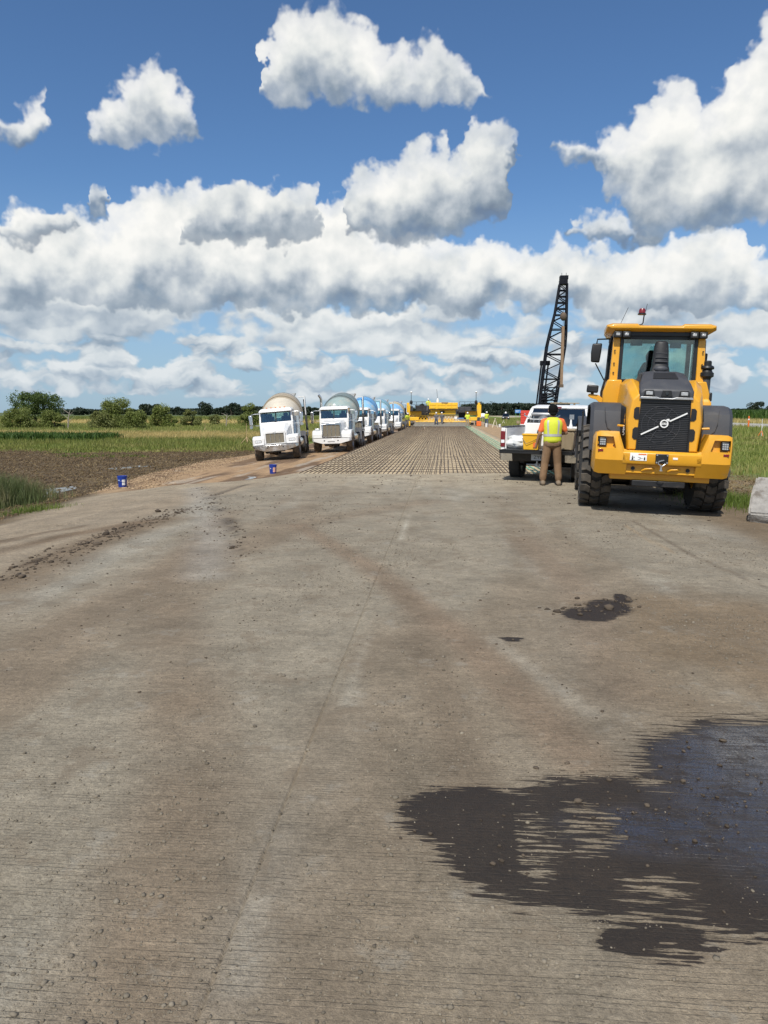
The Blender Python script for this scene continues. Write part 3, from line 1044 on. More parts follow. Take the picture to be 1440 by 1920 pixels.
# ------------------------------------------------------------------ wheel loader
def make_loader():
    hd, roll = 8.5, 2.0
    lx, ly = 3.56, 13.35
    zc = (g1(lx - .95, ly + .14) + g1(lx + .95, ly - .14)) / 2
    L = empty('wheel_loader', (lx, ly, zc), (R(-.4), R(roll), R(-hd)))
    tag(L, 'yellow wheel loader with charcoal fenders seen from behind, parked on the road shoulder', 'loader')
    Y, G, K_, BM = M['yellow'], M['grey'], M['black'], M['blackmetal']
    for sx in (-1, 1):
        wheel(L, (sx * .965, 0, .745), .745, .53, M['rubber'], Y, lugs=22, rim_r=.46)
        wheel(L, (sx * .965, 3.0, .745), .745, .53, M['rubber'], Y, lugs=22, rim_r=.46)
    b = MB().bb(-.52, .52, -1.0, .9, .62, 1.05).bb(-.42, .42, .9, 1.5, .55, 1.1).bb(-.45, .45, 1.7, 3.6, .6, 1.25)
    b.cyl((-.8, 0, .745), (.8, 0, .745), .16).cyl((-.8, 3.0, .745), (.8, 3.0, .745), .17)
    b.build('frame', BM, L, .01)
    # counterweight: centre beam, two wings, lower plates
    MB().prism([(-1.50, .875), (-1.53, .93), (-1.53, 1.06), (-1.48, 1.10), (-.9, 1.10), (-.9, .875)], 'x', -.62, .62).build('counterweight_beam', Y, L, .012)
    for sx in (-1, 1):
        prof = [(-.80, .69), (-1.38, .69), (-1.53, .93), (-1.53, 1.30), (-1.50, 1.40), (-.80, 1.40)]
        def ring(x, k=1.0, inset=0.0, zt=0.0):
            r_ = []
            for (yy, zz) in prof:
                z2 = 1.0 + (zz - 1.0) * k
                if zz > 1.15:
                    z2 -= zt
                r_.append((sx * x, yy + (inset if yy < -1.2 else 0), z2))
            return r_
        mb = MB().loft([ring(.54, 1, 0, .30), ring(.60, 1, 0, .28), ring(.695, 1, 0, 0), ring(.98, 1, 0, 0), ring(1.05, .93, .03), ring(1.085, .74, .12)])
        wg = mb.build('counterweight_wing', Y, L, ang=25)
        cm = MB().loft([[(sx * .73, -1.9, 1.13), (sx * 1.03, -1.9, 1.13), (sx * 1.03, -1.9, 1.315), (sx * .78, -1.9, 1.315)], [(sx * .73, -1.43, 1.13), (sx * 1.03, -1.43, 1.13), (sx * 1.03, -1.43, 1.315), (sx * .78, -1.43, 1.315)]])
        cut(wg, cm)
        tl_ = MB().bb(sx * .885, sx * 1.01, -1.525, -1.42, 1.15, 1.295).build('tail_light', K_, L, .02, 3)
        for k in range(3):
            mm = MB()
            for j in range(3):
                mm.bb(sx * .9475 - .044 + j * .031, sx * .9475 - .044 + j * .031 + .026, -1.532, -1.52, 1.172 + k * .036, 1.198 + k * .036)
            mm.build('lamp_lens', M['lamp'], tl_)
        MB().bb(sx * .93, sx * 1.015, -1.537, -1.52, 1.06, 1.10).build('reflector', M['red'], L, .003)
        for (bx, bz) in ((.765, 1.17), (1.02, 1.29), (1.02, 1.17)):
            MB().cyl((sx * bx, -1.445, bz), (sx * bx, -1.425, bz), .011, n=8).build('bolt', BM, L)
    lp = MB().bb(-.56, .56, -1.40, -.9, .72, .872)
    lp.bb(-.78, .80, -1.28, -1.0, .60, .715)
    lp.build('lower_plate', Y, L, .01)
    MB().bb(-.42, .42, -1.33, -.95, .50, .598).build('belly_plate', BM, L, .01)
    for bx in (-.43, .43):
        m2 = MB().cyl((bx, -1.40, .80), (bx, -1.425, .80), .032, n=14)
        m2.build('bolt', BM, L)
    for bx in (-.2, .2):
        MB().tube([(bx - .09, -1.405, .77), (bx - .03, -1.44, .80), (bx + .06, -1.44, .81), (bx + .10, -1.405, .80)], .018).build('tie_down_eye', Y, L)
    h = MB().bb(-.10, .10, -1.555, -1.52, .90, 1.06).build('tow_hitch', K_, L, .01)
    q = MB()
    for (bx, bz) in ((-.08, 1.04), (.08, 1.04), (-.08, .92), (.08, .92)):
        q.cyl((bx, -1.57, bz), (bx, -1.55, bz), .014, n=8)
    q.tube([(.03, -1.56, .96), (-.05, -1.60, .94), (-.06, -1.60, .90), (0, -1.60, .86), (.05, -1.59, .90)], .010)
    q.cyl((-.01, -1.60, .80), (-.01, -1.60, .88), .016).cyl((-.01, -1.60, .785), (-.01, -1.60, .80), .028)
    q.build('hitch_pin', M['steel'], h)
    dc = MB().bb(-.50, -.235, -1.537, -1.5305, .935, 1.06).build('warning_decal', M['whitep'], L, .004)
    MB().bb(-.37, -.245, -1.540, -1.5365, 1.032, 1.052).build('decal_band', M['orange'], dc)
    q = MB()
    for (a_, z_, s_) in ((-.46, .965, .02), (-.46, 1.00, .012), (-.435, .985, .01), (-.27, .985, .012), (-.27, .965, .018), (-.34, .975, .01)):
        q.bb(a_ - s_ * .6, a_ + s_ * .6, -1.5395, -1.5365, z_ - s_, z_ + s_)
    for (x0, x1, z_) in ((-.375, -.335, .99), (-.375, -.335, .955), (-.33, -.295, .972), (-.485, -.42, .945)):
        q.bb(x0, x1, -1.5395, -1.5365, z_ - .002, z_ + .002)
    q.build('decal_pictogram', K_, dc)["kind"] = 'stuff'
    MB().bb(.17, .245, -1.537, -1.5305, .975, 1.01).build('small_decal', M['whitep'], L, .003)
    # engine cover: yellow side panels with notched inner edge
    for sx in (-1, 1):
        st = []
        for (yy, o1, o2, zt, zb) in ((-1.44, .535, .565, 2.02, 1.11), (-1.30, .575, .62, 2.14, 1.1), (-.9, .60, .66, 2.30, 1.1), (.05, .60, .68, 2.34, 1.1)):
            tp = max(zt - .10, 1.2)
            st.append([(sx * .41, yy, zb), (sx * o1, yy, zb), (sx * o2, yy, 1.60), (sx * (o2 - .05), yy, tp), (sx * (o2 - .15), yy, zt), (sx * .38, yy, zt - .06)])
        MB().loft(st).build('hood_side_panel', Y, L, .02, 3)
        for zz in (1.38, 1.71):
            MB().prism([(sx * .40, zz - .10), (sx * .455, zz - .10), (sx * .485, zz - .065), (sx * .485, zz + .065), (sx * .455, zz + .10), (sx * .40, zz + .10)], 'y', -1.452, -1.43).build('panel_notch', K_, L)
        MB().loft([[(sx * .566, -1.40, 1.12), (sx * .60, -1.25, 1.12), (sx * .625, -1.2, 1.12)], [(sx * .60, -1.36, 1.62), (sx * .648, -1.2, 1.62), (sx * .665, -1.1, 1.62)], [(sx * .60, -1.3, 1.80), (sx * .648, -1.1, 1.80), (sx * .66, -1.0, 1.85)]]).build('side_vent', K_, L)
    letters('L70H', .075, M['whitep'], L, (-.618, -1.35, 1.42), Matrix(((0, -.36, -.93), (0, .93, -.36), (1, 0, 0))).to_euler(), 'model_lettering')
    for sx in (-1, 1):
        MB().cyl((sx * .60, -1.3, 1.49), (sx * .72, -1.33, 1.50), .018, n=8).build('grab_peg', Y, L)
    # grille
    g = MB().bb(-.415, .415, -1.40, -1.34, 1.08, 1.95).build('radiator_grille', K_, L)
    fr = MB()
    for (x0, x1, z0, z1) in ((-.415, .415, 1.89, 1.95), (-.415, .415, 1.08, 1.12), (-.415, -.385, 1.12, 1.89), (.385, .415, 1.12, 1.89), (-.20, -.165, 1.08, 1.17), (.165, .20, 1.08, 1.17)):
        fr.bb(x0, x1, -1.435, -1.395, z0, z1)
    fr.build('grille_frame', K_, g, .004)
    for k in range(25):
        MB().bb(-.384, .384, -1.412, -1.402, 1.135 + k * .030, 1.141 + k * .030).build('grille_slat', M['grey'], g)
    ar = MB()
    for rr_ in (.30, .20, .10):
        ar.tube([(-.05 + rr_ * math.cos(R(a)), -1.414, 1.53 + rr_ * math.sin(R(a))) for a in range(0, 361, 15)], .004, n=5)
    for a in (50, 140, 230, 320):
        ar.tube([(-.05 + .05 * math.cos(R(a)), -1.414, 1.53 + .05 * math.sin(R(a))), (-.05 + .30 * math.cos(R(a + 10)), -1.414, 1.53 + .30 * math.sin(R(a + 10)))], .005, n=5)
    ar.build('fan_guard', M['grey'], g)
    em = MB()
    a0, a1 = Vector((-.35, -1.445, 1.365)), Vector((.345, -1.445, 1.735))
    d = (a1 - a0).normalized()
    nrm = Vector((-d.z, 0, d.x)) * .011
    for (p, q_) in ((a0, a0 + d * .30), (a1 - d * .295, a1)):
        em = MB()
        em.hexa([p - nrm, q_ - nrm, q_ + nrm, p + nrm, p - nrm + Vector((0, .006, 0)), q_ - nrm + Vector((0, .006, 0)), q_ + nrm + Vector((0, .006, 0)), p + nrm + Vector((0, .006, 0))])
        em.build('emblem_bar', M['whitep'], g)
    eo = MB().lathe([(.048, -1.442), (.048, -1.452), (.066, -1.452), (.066, -1.442), (.048, -1.442)], (0, 0, 1.552), 'y', 28)
    eo.bb(-.060, .060, -1.450, -1.444, 1.535, 1.569)
    eo.prism([(.035, 1.59), (.075, 1.635), (.030, 1.63)], 'y', -1.452, -1.444)
    eo.prism([(.075, 1.635), (.078, 1.59), (.05, 1.60)], 'y', -1.452, -1.444)
    eo = eo.build('emblem_ring', M['whitep'], g)
    letters('VOLVO', .028, K_, eo, (0, -1.4515, 1.552), (R(90), 0, 0))
    # charcoal engine hood
    def hs(yy, w0, z0, w1, z1, w2, z2):
        return [(-w0, yy, z0), (w0, yy, z0), (w1, yy, z1), (w2, yy, z2), (-w2, yy, z2), (-w1, yy, z1)]
    hd_ = MB().loft([hs(-1.465, .405, 1.95, .40, 2.04, .35, 2.09), hs(-1.43, .42, 1.95, .42, 2.09, .34, 2.13), hs(-1.20, .46, 1.95, .40, 2.22, .26, 2.27), hs(-.85, .48, 1.9, .33, 2.40, .20, 2.43), hs(-.05, .48, 1.95, .33, 2.44, .20, 2.47)])
    hd_ = hd_.build('engine_hood', G, L, .015, 2, ang=25)
    MB().prism([(-.42, 1.945), (.42, 1.945), (.40, 1.985), (.15, 1.985), (.10, 1.965), (-.10, 1.965), (-.15, 1.985), (-.40, 1.985)], 'y', -1.478, -1.43).build('hood_trim', M['steel'], hd_, .008)
    MB().hexa([(-.20, -1.165, 2.280), (.20, -1.165, 2.280), (.17, -.93, 2.39), (-.17, -.93, 2.39), (-.20, -1.17, 2.295), (.20, -1.17, 2.295), (.17, -.935, 2.405), (-.17, -.935, 2.405)]).build('hood_mesh', K_, hd_)
    for sx in (-1, 1):
        MB().hexa([(sx * .40, -1.15, 2.17), (sx * .345, -.82, 2.38), (sx * .44, -.75, 2.10), (sx * .45, -1.05, 2.0), (sx * .405, -1.15, 2.175), (sx * .35, -.82, 2.385), (sx * .446, -.75, 2.10), (sx * .456, -1.05, 2.0)]).build('hood_side_mesh', K_, hd_)
    for cxx, nm in ((-.27, 'hood_light'), (.27, 'hood_light'), (0, 'rear_camera')):
        p_ = MB().prism([(cxx - .09, 1.99), (cxx + .09, 1.99), (cxx + .065, 2.09), (cxx - .065, 2.09)], 'y', -1.482, -1.40).build(nm, K_, L, .006)
        if nm == 'hood_light':
            MB().bb(cxx - .052, cxx + .052, -1.49, -1.478, 2.012, 2.068).build('lamp_lens', M['lamp'], p_, .008)
        else:
            MB().cyl((cxx, -1.495, 2.04), (cxx, -1.47, 2.04), .025).build('camera_lens', M['dglass'], p_)
    # exhaust stack in its shroud
    ex = MB()
    rings = []
    for (zz, hw, y0, y1) in ((2.44, .155, -.42, -.16), (2.50, .15, -.40, -.16), (2.56, .135, -.38, -.16), (2.75, .125, -.36, -.16), (2.90, .115, -.34, -.17), (2.965, .10, -.33, -.18), (2.99, .07, -.30, -.20)):
        rings.append([(-hw, y0 + .03, zz), (-hw * .6, y0, zz), (hw * .6, y0, zz), (hw, y0 + .03, zz), (hw, y1, zz), (-hw, y1, zz)])
    ex.loft(rings)
    ex = ex.build('exhaust_stack', K_, L, .012, 2)
    for k in range(4):
        MB().bb(-.105 + k * .006, .105 - k * .006, -.405 + .02 * k, -.36 + .02 * k, 2.62 + k * .075, 2.632 + k * .075).build('shroud_rib', M['grey'], ex)
    MB().ball((0, -.40, 2.50), (.12, .05, .06)).build('exhaust_elbow', M['grey'], ex)
    # cab
    cab = empty('cab', (0, 0, 0))
    cab.parent = L
    for sx in (-1, 1):
        p = MB()
        p.loft([[(sx * .68, .12, 2.10), (sx * .83, .12, 2.10), (sx * .83, .30, 2.10), (sx * .68, .30, 2.10)], [(sx * .67, .16, 3.16), (sx * .79, .16, 3.16), (sx * .79, .32, 3.16), (sx * .67, .32, 3.16)]])
        p.build('rear_pillar', Y, cab, .012)
    for sx in (-1, 1):
        p = MB()
        p.cyl((sx * .80, 1.05, 1.6), (sx * .78, 1.05, 3.16), .04).cyl((sx * .74, 1.62, 1.6), (sx * .72, 1.5, 3.16), .045)
        p.build('front_pillar', K_, cab)
    rf = MB()
    def rr2(yy, z0, z1, wx):
        return [(-wx, yy, z0 + .03), (-wx, yy, z1 - .03), (-wx + .10, yy, z1), (-.40, yy, z1), (-.36, yy, z1 - .03), (.36, yy, z1 - .03), (.40, yy, z1), (wx - .10, yy, z1), (wx, yy, z1 - .03), (wx, yy, z0 + .03), (wx - .06, yy, z0), (-wx + .06, yy, z0)]
    rf.loft([rr2(-.02, 3.24, 3.30, .92), rr2(.06, 3.19, 3.33, .94), rr2(1.0, 3.18, 3.35, .93), rr2(1.75, 3.2, 3.31, .85)])
    rf.build('roof', Y, cab, .01, 2)
    MB().bb(-.80, .80, .10, 1.6, 3.12, 3.19).build('headliner', K_, cab)
    MB().bb(-.67, .67, .14, .20, 2.10, 2.34).bb(-.67, .67, .15, .20, 3.06, 3.13).bb(-.67, -.61, .15, .20, 2.34, 3.07).bb(.61, .67, .15, .20, 2.34, 3.07).build('rear_window_frame', K_, cab, .006)
    MB().bb(-.61, .61, .17, .176, 2.34, 3.06).build('rear_window', M['glass'], cab)
    MB().hexa([(-.68, 1.55, 2.1), (.68, 1.55, 2.1), (.68, 1.556, 2.1), (-.68, 1.556, 2.1), (-.68, 1.48, 3.12), (.68, 1.48, 3.12), (.68, 1.486, 3.12), (-.68, 1.486, 3.12)]).build('windscreen', M['glass'], cab)
    for sx in (-1, 1):
        MB().bb(sx * .775, sx * .781, .32, 1.5, 2.15, 3.12).build('side_window', M['glass'], cab)
    MB().bb(-.80, .80, .22, 1.62, 1.35, 2.12).build('cab_base', K_, cab, .02)
    for sx in (-1, 1):
        mb = MB().loft([[(sx * .60, .06, 1.80), (sx * .92, .06, 1.80), (sx * .92, 1.0, 1.80), (sx * .60, 1.0, 1.80)], [(sx * .60, .04, 2.10), (sx * .92, .04, 2.10), (sx * .90, 1.0, 2.10), (sx * .60, 1.0, 2.10)], [(sx * .60, .04, 2.32), (sx * .85, .04, 2.32), (sx * .84, .9, 2.32), (sx * .60, .9, 2.32)]])
        mb.build('rear_corner_panel', Y, cab, .02, 2)
    for sx in (-1, 1):
        for zz in (2.45, 2.62, 2.85):
            MB().cyl((sx * .76, .13, zz), (sx * .76, .10, zz), .014, n=8).build('bolt', BM, cab)
        for cxx in (.58, .73):
            wl = MB().bb(sx * cxx - .07, sx * cxx + .07, .02, .14, 3.075, 3.19).build('work_light', K_, cab, .015)
            MB().bb(sx * cxx - .036, sx * cxx + .036, .012, .03, 3.11, 3.16).build('lamp_lens', M['lamp'], wl, .008)
    s = MB().loft([[(-.27, .62, 2.0), (.20, .62, 2.0), (.20, .75, 2.0), (-.27, .75, 2.0)], [(-.28, .56, 2.5), (.21, .56, 2.5), (.21, .70, 2.5), (-.28, .70, 2.5)], [(-.20, .52, 2.68), (.13, .52, 2.68), (.13, .64, 2.68), (-.20, .64, 2.68)]])
    s.loft([[(-.15, .52, 2.66), (.07, .52, 2.66), (.07, .62, 2.66), (-.15, .62, 2.66)], [(-.17, .50, 2.80), (.09, .50, 2.80), (.09, .61, 2.80), (-.17, .61, 2.80)], [(-.12, .50, 2.90), (.05, .50, 2.90), (.05, .60, 2.90), (-.12, .60, 2.90)]])
    s.bb(-.30, .24, .66, 1.15, 2.0, 2.14).bb(-.42, -.32, .6, 1.0, 2.2, 2.36).bb(.25, .36, .6, 1.05, 2.2, 2.36)
    s.build('operator_seat', M['blackcloth'], cab, .03, 3)
    MB().tube([(.0, 1.15, 2.1), (.0, 1.3, 2.45)], .03).lathe([(.17, 2.45), (.19, 2.46), (.19, 2.48), (.17, 2.47), (.17, 2.45)], (0, 1.27, 0), 'z', 20).build('steering_wheel', K_, cab)
    MB().bb(-.48, -.27, .30, .34, 2.96, 3.06).build('interior_mirror', M['grey'], cab, .01)
    MB().bb(.25, .45, .60, .64, 2.95, 3.05).build('monitor', M['grey'], cab, .01)
    # mirrors, rails, lamps
    for sx, mx, my, mz, sz in ((-1, -1.06, .75, 2.86, 1.0), (1, .90, .95, 2.72, .9)):
        mi = MB().loft([[(mx - .09 * sz, my, mz - .18), (mx + .07 * sz, my, mz - .19), (mx + .07 * sz, my + .08, mz - .19), (mx - .09 * sz, my + .08, mz - .18)], [(mx - .10 * sz, my - .02, mz), (mx + .09 * sz, my - .02, mz), (mx + .09 * sz, my + .08, mz), (mx - .10 * sz, my + .08, mz)], [(mx - .08 * sz, my, mz + .17), (mx + .10 * sz, my, mz + .18), (mx + .10 * sz, my + .08, mz + .18), (mx - .08 * sz, my + .08, mz + .17)]])
        mi = mi.build('mirror', K_, L, .025, 3)
        MB().tube([(mx, my + .08, mz + .18), (mx + .01, my + .1, mz + .26), (sx * .80, my + .2, mz + .28)], .014).build('mirror_arm', K_, mi)
        MB().tube([(mx, my + .08, mz - .2), (sx * .82, my + .2, mz - .6)], .012).build('mirror_arm', K_, mi)
    MB().tube([(-.92, .45, 1.84), (-.93, .45, 2.1), (-.86, .48, 2.4), (-.84, .5, 2.95), (-.80, .5, 3.15)], .022).build('grab_rail', K_, L)
    MB().tube([(.86, .6, 1.9), (.88, .6, 2.4), (.86, .6, 3.1)], .018).build('grab_rail', K_, L)
    br = MB().prism([(-.84, 1.80), (-.84, 1.92), (-.98, 2.04), (-1.16, 2.06), (-1.18, 2.02), (-1.12, 1.98), (-1.02, 1.95)], 'y', .30, .33).build('lamp_bracket', Y, L, .005)
    MB().box((-1.10, .31, 2.15), (.21, .14, .14), (0, R(3), 0)).build('side_lamp', K_, br, .025, 3)
    MB().tube([(-1.10, .31, 2.08), (-1.10, .31, 2.05)], .03).build('lamp_post', K_, br)
    pc = MB().lathe([(.001, 2.70), (.06, 2.70), (.075, 2.68), (.075, 2.62), (.115, 2.60), (.125, 2.57), (.115, 2.55), (.085, 2.54), (.10, 2.50), (.125, 2.48), (.125, 2.42), (.09, 2.40), (.075, 2.36), (.075, 2.2)], (.86, .18, 0), 'z', 20)
    pc.build('precleaner', K_, L)
    MB().tube([(.86, .18, 2.38), (.86, .18, 2.08), (.84, .14, 1.96), (.76, .10, 1.86), (.66, .06, 1.82)], .078, n=14).build('intake_pipe', M['grey'], L)
    MB().box((.97, .30, 2.06), (.07, .10, .16)).build('side_lamp', K_, L, .02)
    MB().loft([[(.80, .0, 1.72), (.97, .0, 1.72), (.97, .5, 1.72), (.80, .5, 1.72)], [(.80, .0, 1.95), (.96, .0, 1.95), (.96, .5, 1.95), (.80, .5, 1.95)], [(.80, .05, 2.03), (.91, .05, 2.03), (.91, .45, 2.03), (.80, .45, 2.03)]]).build('side_panel', Y, L, .03, 3)
    # beacon and aerials
    be = MB().tube([(-.42, .30, 3.33), (-.32, .30, 3.34), (-.29, .30, 3.37), (-.28, .30, 3.52)], .012, n=6).build('beacon_stalk', K_, L)
    MB().lathe([(.001, 3.515), (.075, 3.515), (.075, 3.535), (.05, 3.545)], (-.32, .30, 0)).build('beacon_base', K_, be)
    MB().lathe([(.062, 3.545), (.058, 3.60), (.045, 3.625), (.001, 3.63)], (-.32, .30, 0)).build('beacon_lens', M['red'], be)
    MB().tube([(-.70, .4, 3.30), (-.56, .42, 3.66)], .004, n=4).build('antenna', K_, L)
    MB().tube([(-.29, .5, 3.3), (-.22, .5, 3.74)], .004, n=4).build('antenna', K_, L)
    # fenders
    for sx in (-1, 1):
        def fp(off, x):
            return [(sx * x, yy, zz) for (yy, zz) in ((-.98 - off, 1.06), (-.97 - off, 1.42), (-.90 - off, 1.72 + off * .5), (-.76, 1.835 + off), (-.4, 1.865 + off), (.62, 1.865 + off), (.90 + off, 1.6 + off), (1.0 + off, 1.2))]
        def shell(x0, x1, nm, mat, o0=.0, o1=.03):
            rings = []
            for x in (x0, x1 - .06, x1):
                k = -.05 if x == x1 else 0
                a = fp(o1 + k, x)
                b_ = fp(o0 + k * .5, x)
                rings.append(a + b_[::-1])
            return MB().loft(rings).build(nm, mat, L, .006, 1, ang=30)
        f_ = shell(.50, 1.15, 'fender', G)
        MB().tube([(sx * .92, -.94, 1.80), (sx * .90, -1.012, 1.60), (sx * .86, -1.015, 1.45), (sx * .74, -1.018, 1.36)], .006, n=5).build('fender_crease', G, f_)
        rings = []
        for x in (.62, 1.26):
            a = [(sx * x, 3.0 + .86 * math.cos(R(q)), .745 + .90 * math.sin(R(q))) for q in range(-5, 150, 12)]
            b_ = [(sx * x, 3.0 + .83 * math.cos(R(q)), .745 + .87 * math.sin(R(q))) for q in range(-5, 150, 12)]
            rings.append(a + b_[::-1])
        MB().loft(rings).build('front_fender', G, L)
    # steps, boom and bucket
    st = MB()
    for zz in (.55, .85, 1.15):
        st.bb(-1.22, -.92, 1.25, 1.50, zz, zz + .03)
    st.bb(-1.22, -1.19, 1.25, 1.28, .5, 1.75).bb(-1.22, -1.19, 1.47, 1.5, .5, 1.75)
    st.build('boarding_steps', K_, L)
    for sx in (-1, 1):
        MB().prism([(1.9, 1.75), (2.2, 1.9), (3.4, 1.25), (4.5, .60), (4.45, .36), (4.2, .42), (3.2, .95)], 'x', sx * .42, sx * .52).build('lift_arm', Y, L, .01)
    MB().cyl((0, 1.9, 1.5), (0, 3.6, 1.6), .10).bb(-.08, .08, 3.3, 3.7, .9, 1.75).build('tilt_linkage', Y, L)
    bp = [(5.75, .03), (4.85, .03), (4.55, .16), (4.42, .45), (4.48, .80), (4.70, 1.08), (4.95, 1.18)]
    bo = [(yy - .03, zz - .02 if zz < .1 else zz) for yy, zz in bp]
    bk = MB().loft([[(x, yy, zz) for yy, zz in bp] + [(x, yy - .035, max(zz - .01, .01)) for yy, zz in bp[::-1]] for x in (-1.29, 1.29)])
    bk = bk.build('bucket', BM, L)
    for sx in (-1, 1):
        MB().prism(bp, 'x', sx * 1.26, sx * 1.295).build('bucket_side', M['grey'], bk)
    L.scale = (.95, .95, .95)
    return L


make_loader()

# ------------------------------------------------------------------ pickup truck
def make_pickup():
    hd = 19.0
    rx, ry = 2.27, 18.02
    W = M['white']
    T = empty('pickup_truck', (rx, ry, -.07), (0, R(.8), R(-hd)))
    tag(T, 'white pickup truck with its tailgate lowered, loaded with tools and buckets', 'pickup truck')
    hw = .96
    for sx in (-1, 1):
        o = MB().prism([(0, .62), (0, 1.30), (.06, 1.335), (2.0, 1.335), (2.0, .55), (1.62, .55), (1.58, .72), (1.46, .86), (1.15, .92), (.84, .86), (.72, .72), (.68, .60)], 'x', sx * (hw - .10), sx * hw).build('bed_side', W, T, .015, 2)
        MB().bb(sx * (hw - .13), sx * (hw - .105), .03, 1.98, .82, 1.31).build('bed_liner_wall', M['whitep'], o)
        MB().loft([[(sx * (hw - .30), .75, .82), (sx * (hw - .12), .75, .82), (sx * (hw - .12), 1.55, .82), (sx * (hw - .30), 1.55, .82)], [(sx * (hw - .27), .85, 1.02), (sx * (hw - .12), .85, 1.02), (sx * (hw - .12), 1.45, 1.02), (sx * (hw - .27), 1.45, 1.02)]]).build('wheel_well', W, o, .04, 3)
        MB().bb(sx * (hw - .13), sx * (hw + .002), .015, 1.98, 1.337, 1.352).build('bed_rail_cap', M['grey'], o, .005)
        tlm = MB().bb(sx * (hw - .105), sx * (hw + .008), -.02, .10, .86, 1.24).build('tail_light', M['red'], T, .012, 2)
        MB().bb(sx * (hw - .095), sx * (hw - .01), -.028, -.015, .955, 1.03).build('reverse_lens', M['lens'], tlm, .004)
    MB().bb(-hw + .10, hw - .10, .0, 2.0, .76, .82).build('bed_floor', M['steel'], T)
    MB().bb(-hw + .02, hw - .02, 1.96, 2.0, .78, 1.335).build('bed_front_wall', W, T, .01)
    tg = MB().bb(-hw + .11, hw - .11, -.55, -.01, .735, .82).build('tailgate', M['black'], T, .015, 2)
    MB().bb(-.10, .10, -.30, -.20, .822, .832).build('tailgate_handle', M['steel'], tg, .005)
    MB().bb(-hw + .11, hw - .11, -.56, -.545, .80, .826).build('tailgate_edge', M['black'], tg)
    bu = MB().loft([[(x, y0, z0), (x, y0 - .04, z1), (x, .12, z1), (x, .12, z0)] for x, y0, z0, z1 in ((-.97, .0, .56, .70), (-.90, -.12, .54, .73), (-.5, -.17, .54, .73), (.5, -.17, .54, .73), (.90, -.12, .54, .73), (.97, .0, .56, .70))])
    bu = bu.build('rear_bumper', M['blackmetal'], T, .02, 2)
    for sx in (-1, 1):
        MB().loft([[(sx * x, y0, z0), (sx * x, y0 - .045, z1), (sx * x, .10, z1), (sx * x, .10, z0)] for x, y0, z0, z1 in ((.62, -.162, .535, .735), (.90, -.125, .535, .735), (.975, -.005, .555, .705))]).build('bumper_corner', M['chrome'], bu, .01)
    pl = MB().bb(-.16, .16, -.215, -.20, .575, .715).build('license_plate', M['steel'], bu)
    letters('ZYE', .11, M['black'], pl, (0, -.2165, .645), (R(90), 0, 0), font_scale=(1.1, 1, 1))
    hb = MB().bb(-.06, .06, -.24, .1, .42, .50).cyl((0, -.26, .46), (0, -.26, .56), .026).cyl((-.28, -.14, .47), (.28, -.14, .47), .02)
    hb.tube([(.10, -.16, .47), (.13, -.22, .40), (.16, -.2, .36), (.19, -.16, .45)], .010).build('tow_hitch', M['steel'], T)
    ch = MB().bb(-.50, -.40, .1, 5.2, .48, .62).bb(.40, .50, .1, 5.2, .48, .62).cyl((-.75, 1.15, .40), (.75, 1.15, .40), .06).ball((0, 1.15, .40), .16)
    ch.bb(.05, .35, .35, .75, .40, .60)
    ch.build('chassis', M['blackmetal'], T)
    for sx in (-1, 1):
        for yy in (1.15, 4.85):
            wheel(T, (sx * .80, yy, .42), .42, .29, M['rubber'], M['steel'], rim_r=.52)
    # cab
    lo = MB().loft([[(-hw, 2.04, .50), (hw, 2.04, .50), (hw, 4.25, .50), (-hw, 4.25, .50)], [(-hw, 2.04, 1.12), (hw, 2.04, 1.12), (hw, 4.3, 1.12), (-hw, 4.3, 1.12)], [(-hw + .04, 2.04, 1.33), (hw - .04, 2.04, 1.33), (hw - .05, 4.2, 1.33), (-hw + .05, 4.2, 1.33)]])
    cab = lo.build('cab_body', W, T, .03, 2)
    rf = MB().loft([[(-.74, 2.16, 1.78), (.74, 2.16, 1.78), (.72, 3.7, 1.78), (-.72, 3.7, 1.78)], [(-.72, 2.14, 1.83), (.72, 2.14, 1.83), (.70, 3.7, 1.83), (-.70, 3.7, 1.83)], [(-.60, 2.30, 1.89), (.60, 2.30, 1.89), (.60, 3.5, 1.89), (-.60, 3.5, 1.89)]])
    rf.build('roof', W, cab, .03, 2)
    for sx in (-1, 1):
        MB().loft([[(sx * (hw - .05), 2.05, 1.32), (sx * (hw - .20), 2.05, 1.32), (sx * (hw - .20), 2.30, 1.32), (sx * (hw - .05), 2.30, 1.32)], [(sx * .74, 2.16, 1.80), (sx * .66, 2.16, 1.80), (sx * .66, 2.36, 1.80), (sx * .74, 2.36, 1.80)]]).build('cab_pillar', W, cab, .01)
        MB().loft([[(sx * (hw - .05), 3.1, 1.32), (sx * (hw - .1), 3.1, 1.32), (sx * (hw - .1), 3.2, 1.32), (sx * (hw - .05), 3.2, 1.32)], [(sx * .74, 3.0, 1.8), (sx * .69, 3.0, 1.8), (sx * .69, 3.1, 1.8), (sx * .74, 3.1, 1.8)]]).build('cab_pillar', W, cab, .01)
        MB().loft([[(sx * (hw - .05), 4.1, 1.32), (sx * (hw - .1), 4.1, 1.32), (sx * (hw - .1), 4.2, 1.32), (sx * (hw - .05), 4.2, 1.32)], [(sx * .72, 3.6, 1.8), (sx * .67, 3.6, 1.8), (sx * .67, 3.7, 1.8), (sx * .72, 3.7, 1.8)]]).build('cab_pillar', W, cab, .01)
    MB().hexa([(-.77, 2.06, 1.34), (.77, 2.06, 1.34), (.77, 2.07, 1.34), (-.77, 2.07, 1.34), (-.67, 2.17, 1.78), (.67, 2.17, 1.78), (.67, 2.18, 1.78), (-.67, 2.18, 1.78)]).build('rear_window', M['dglass'], cab)
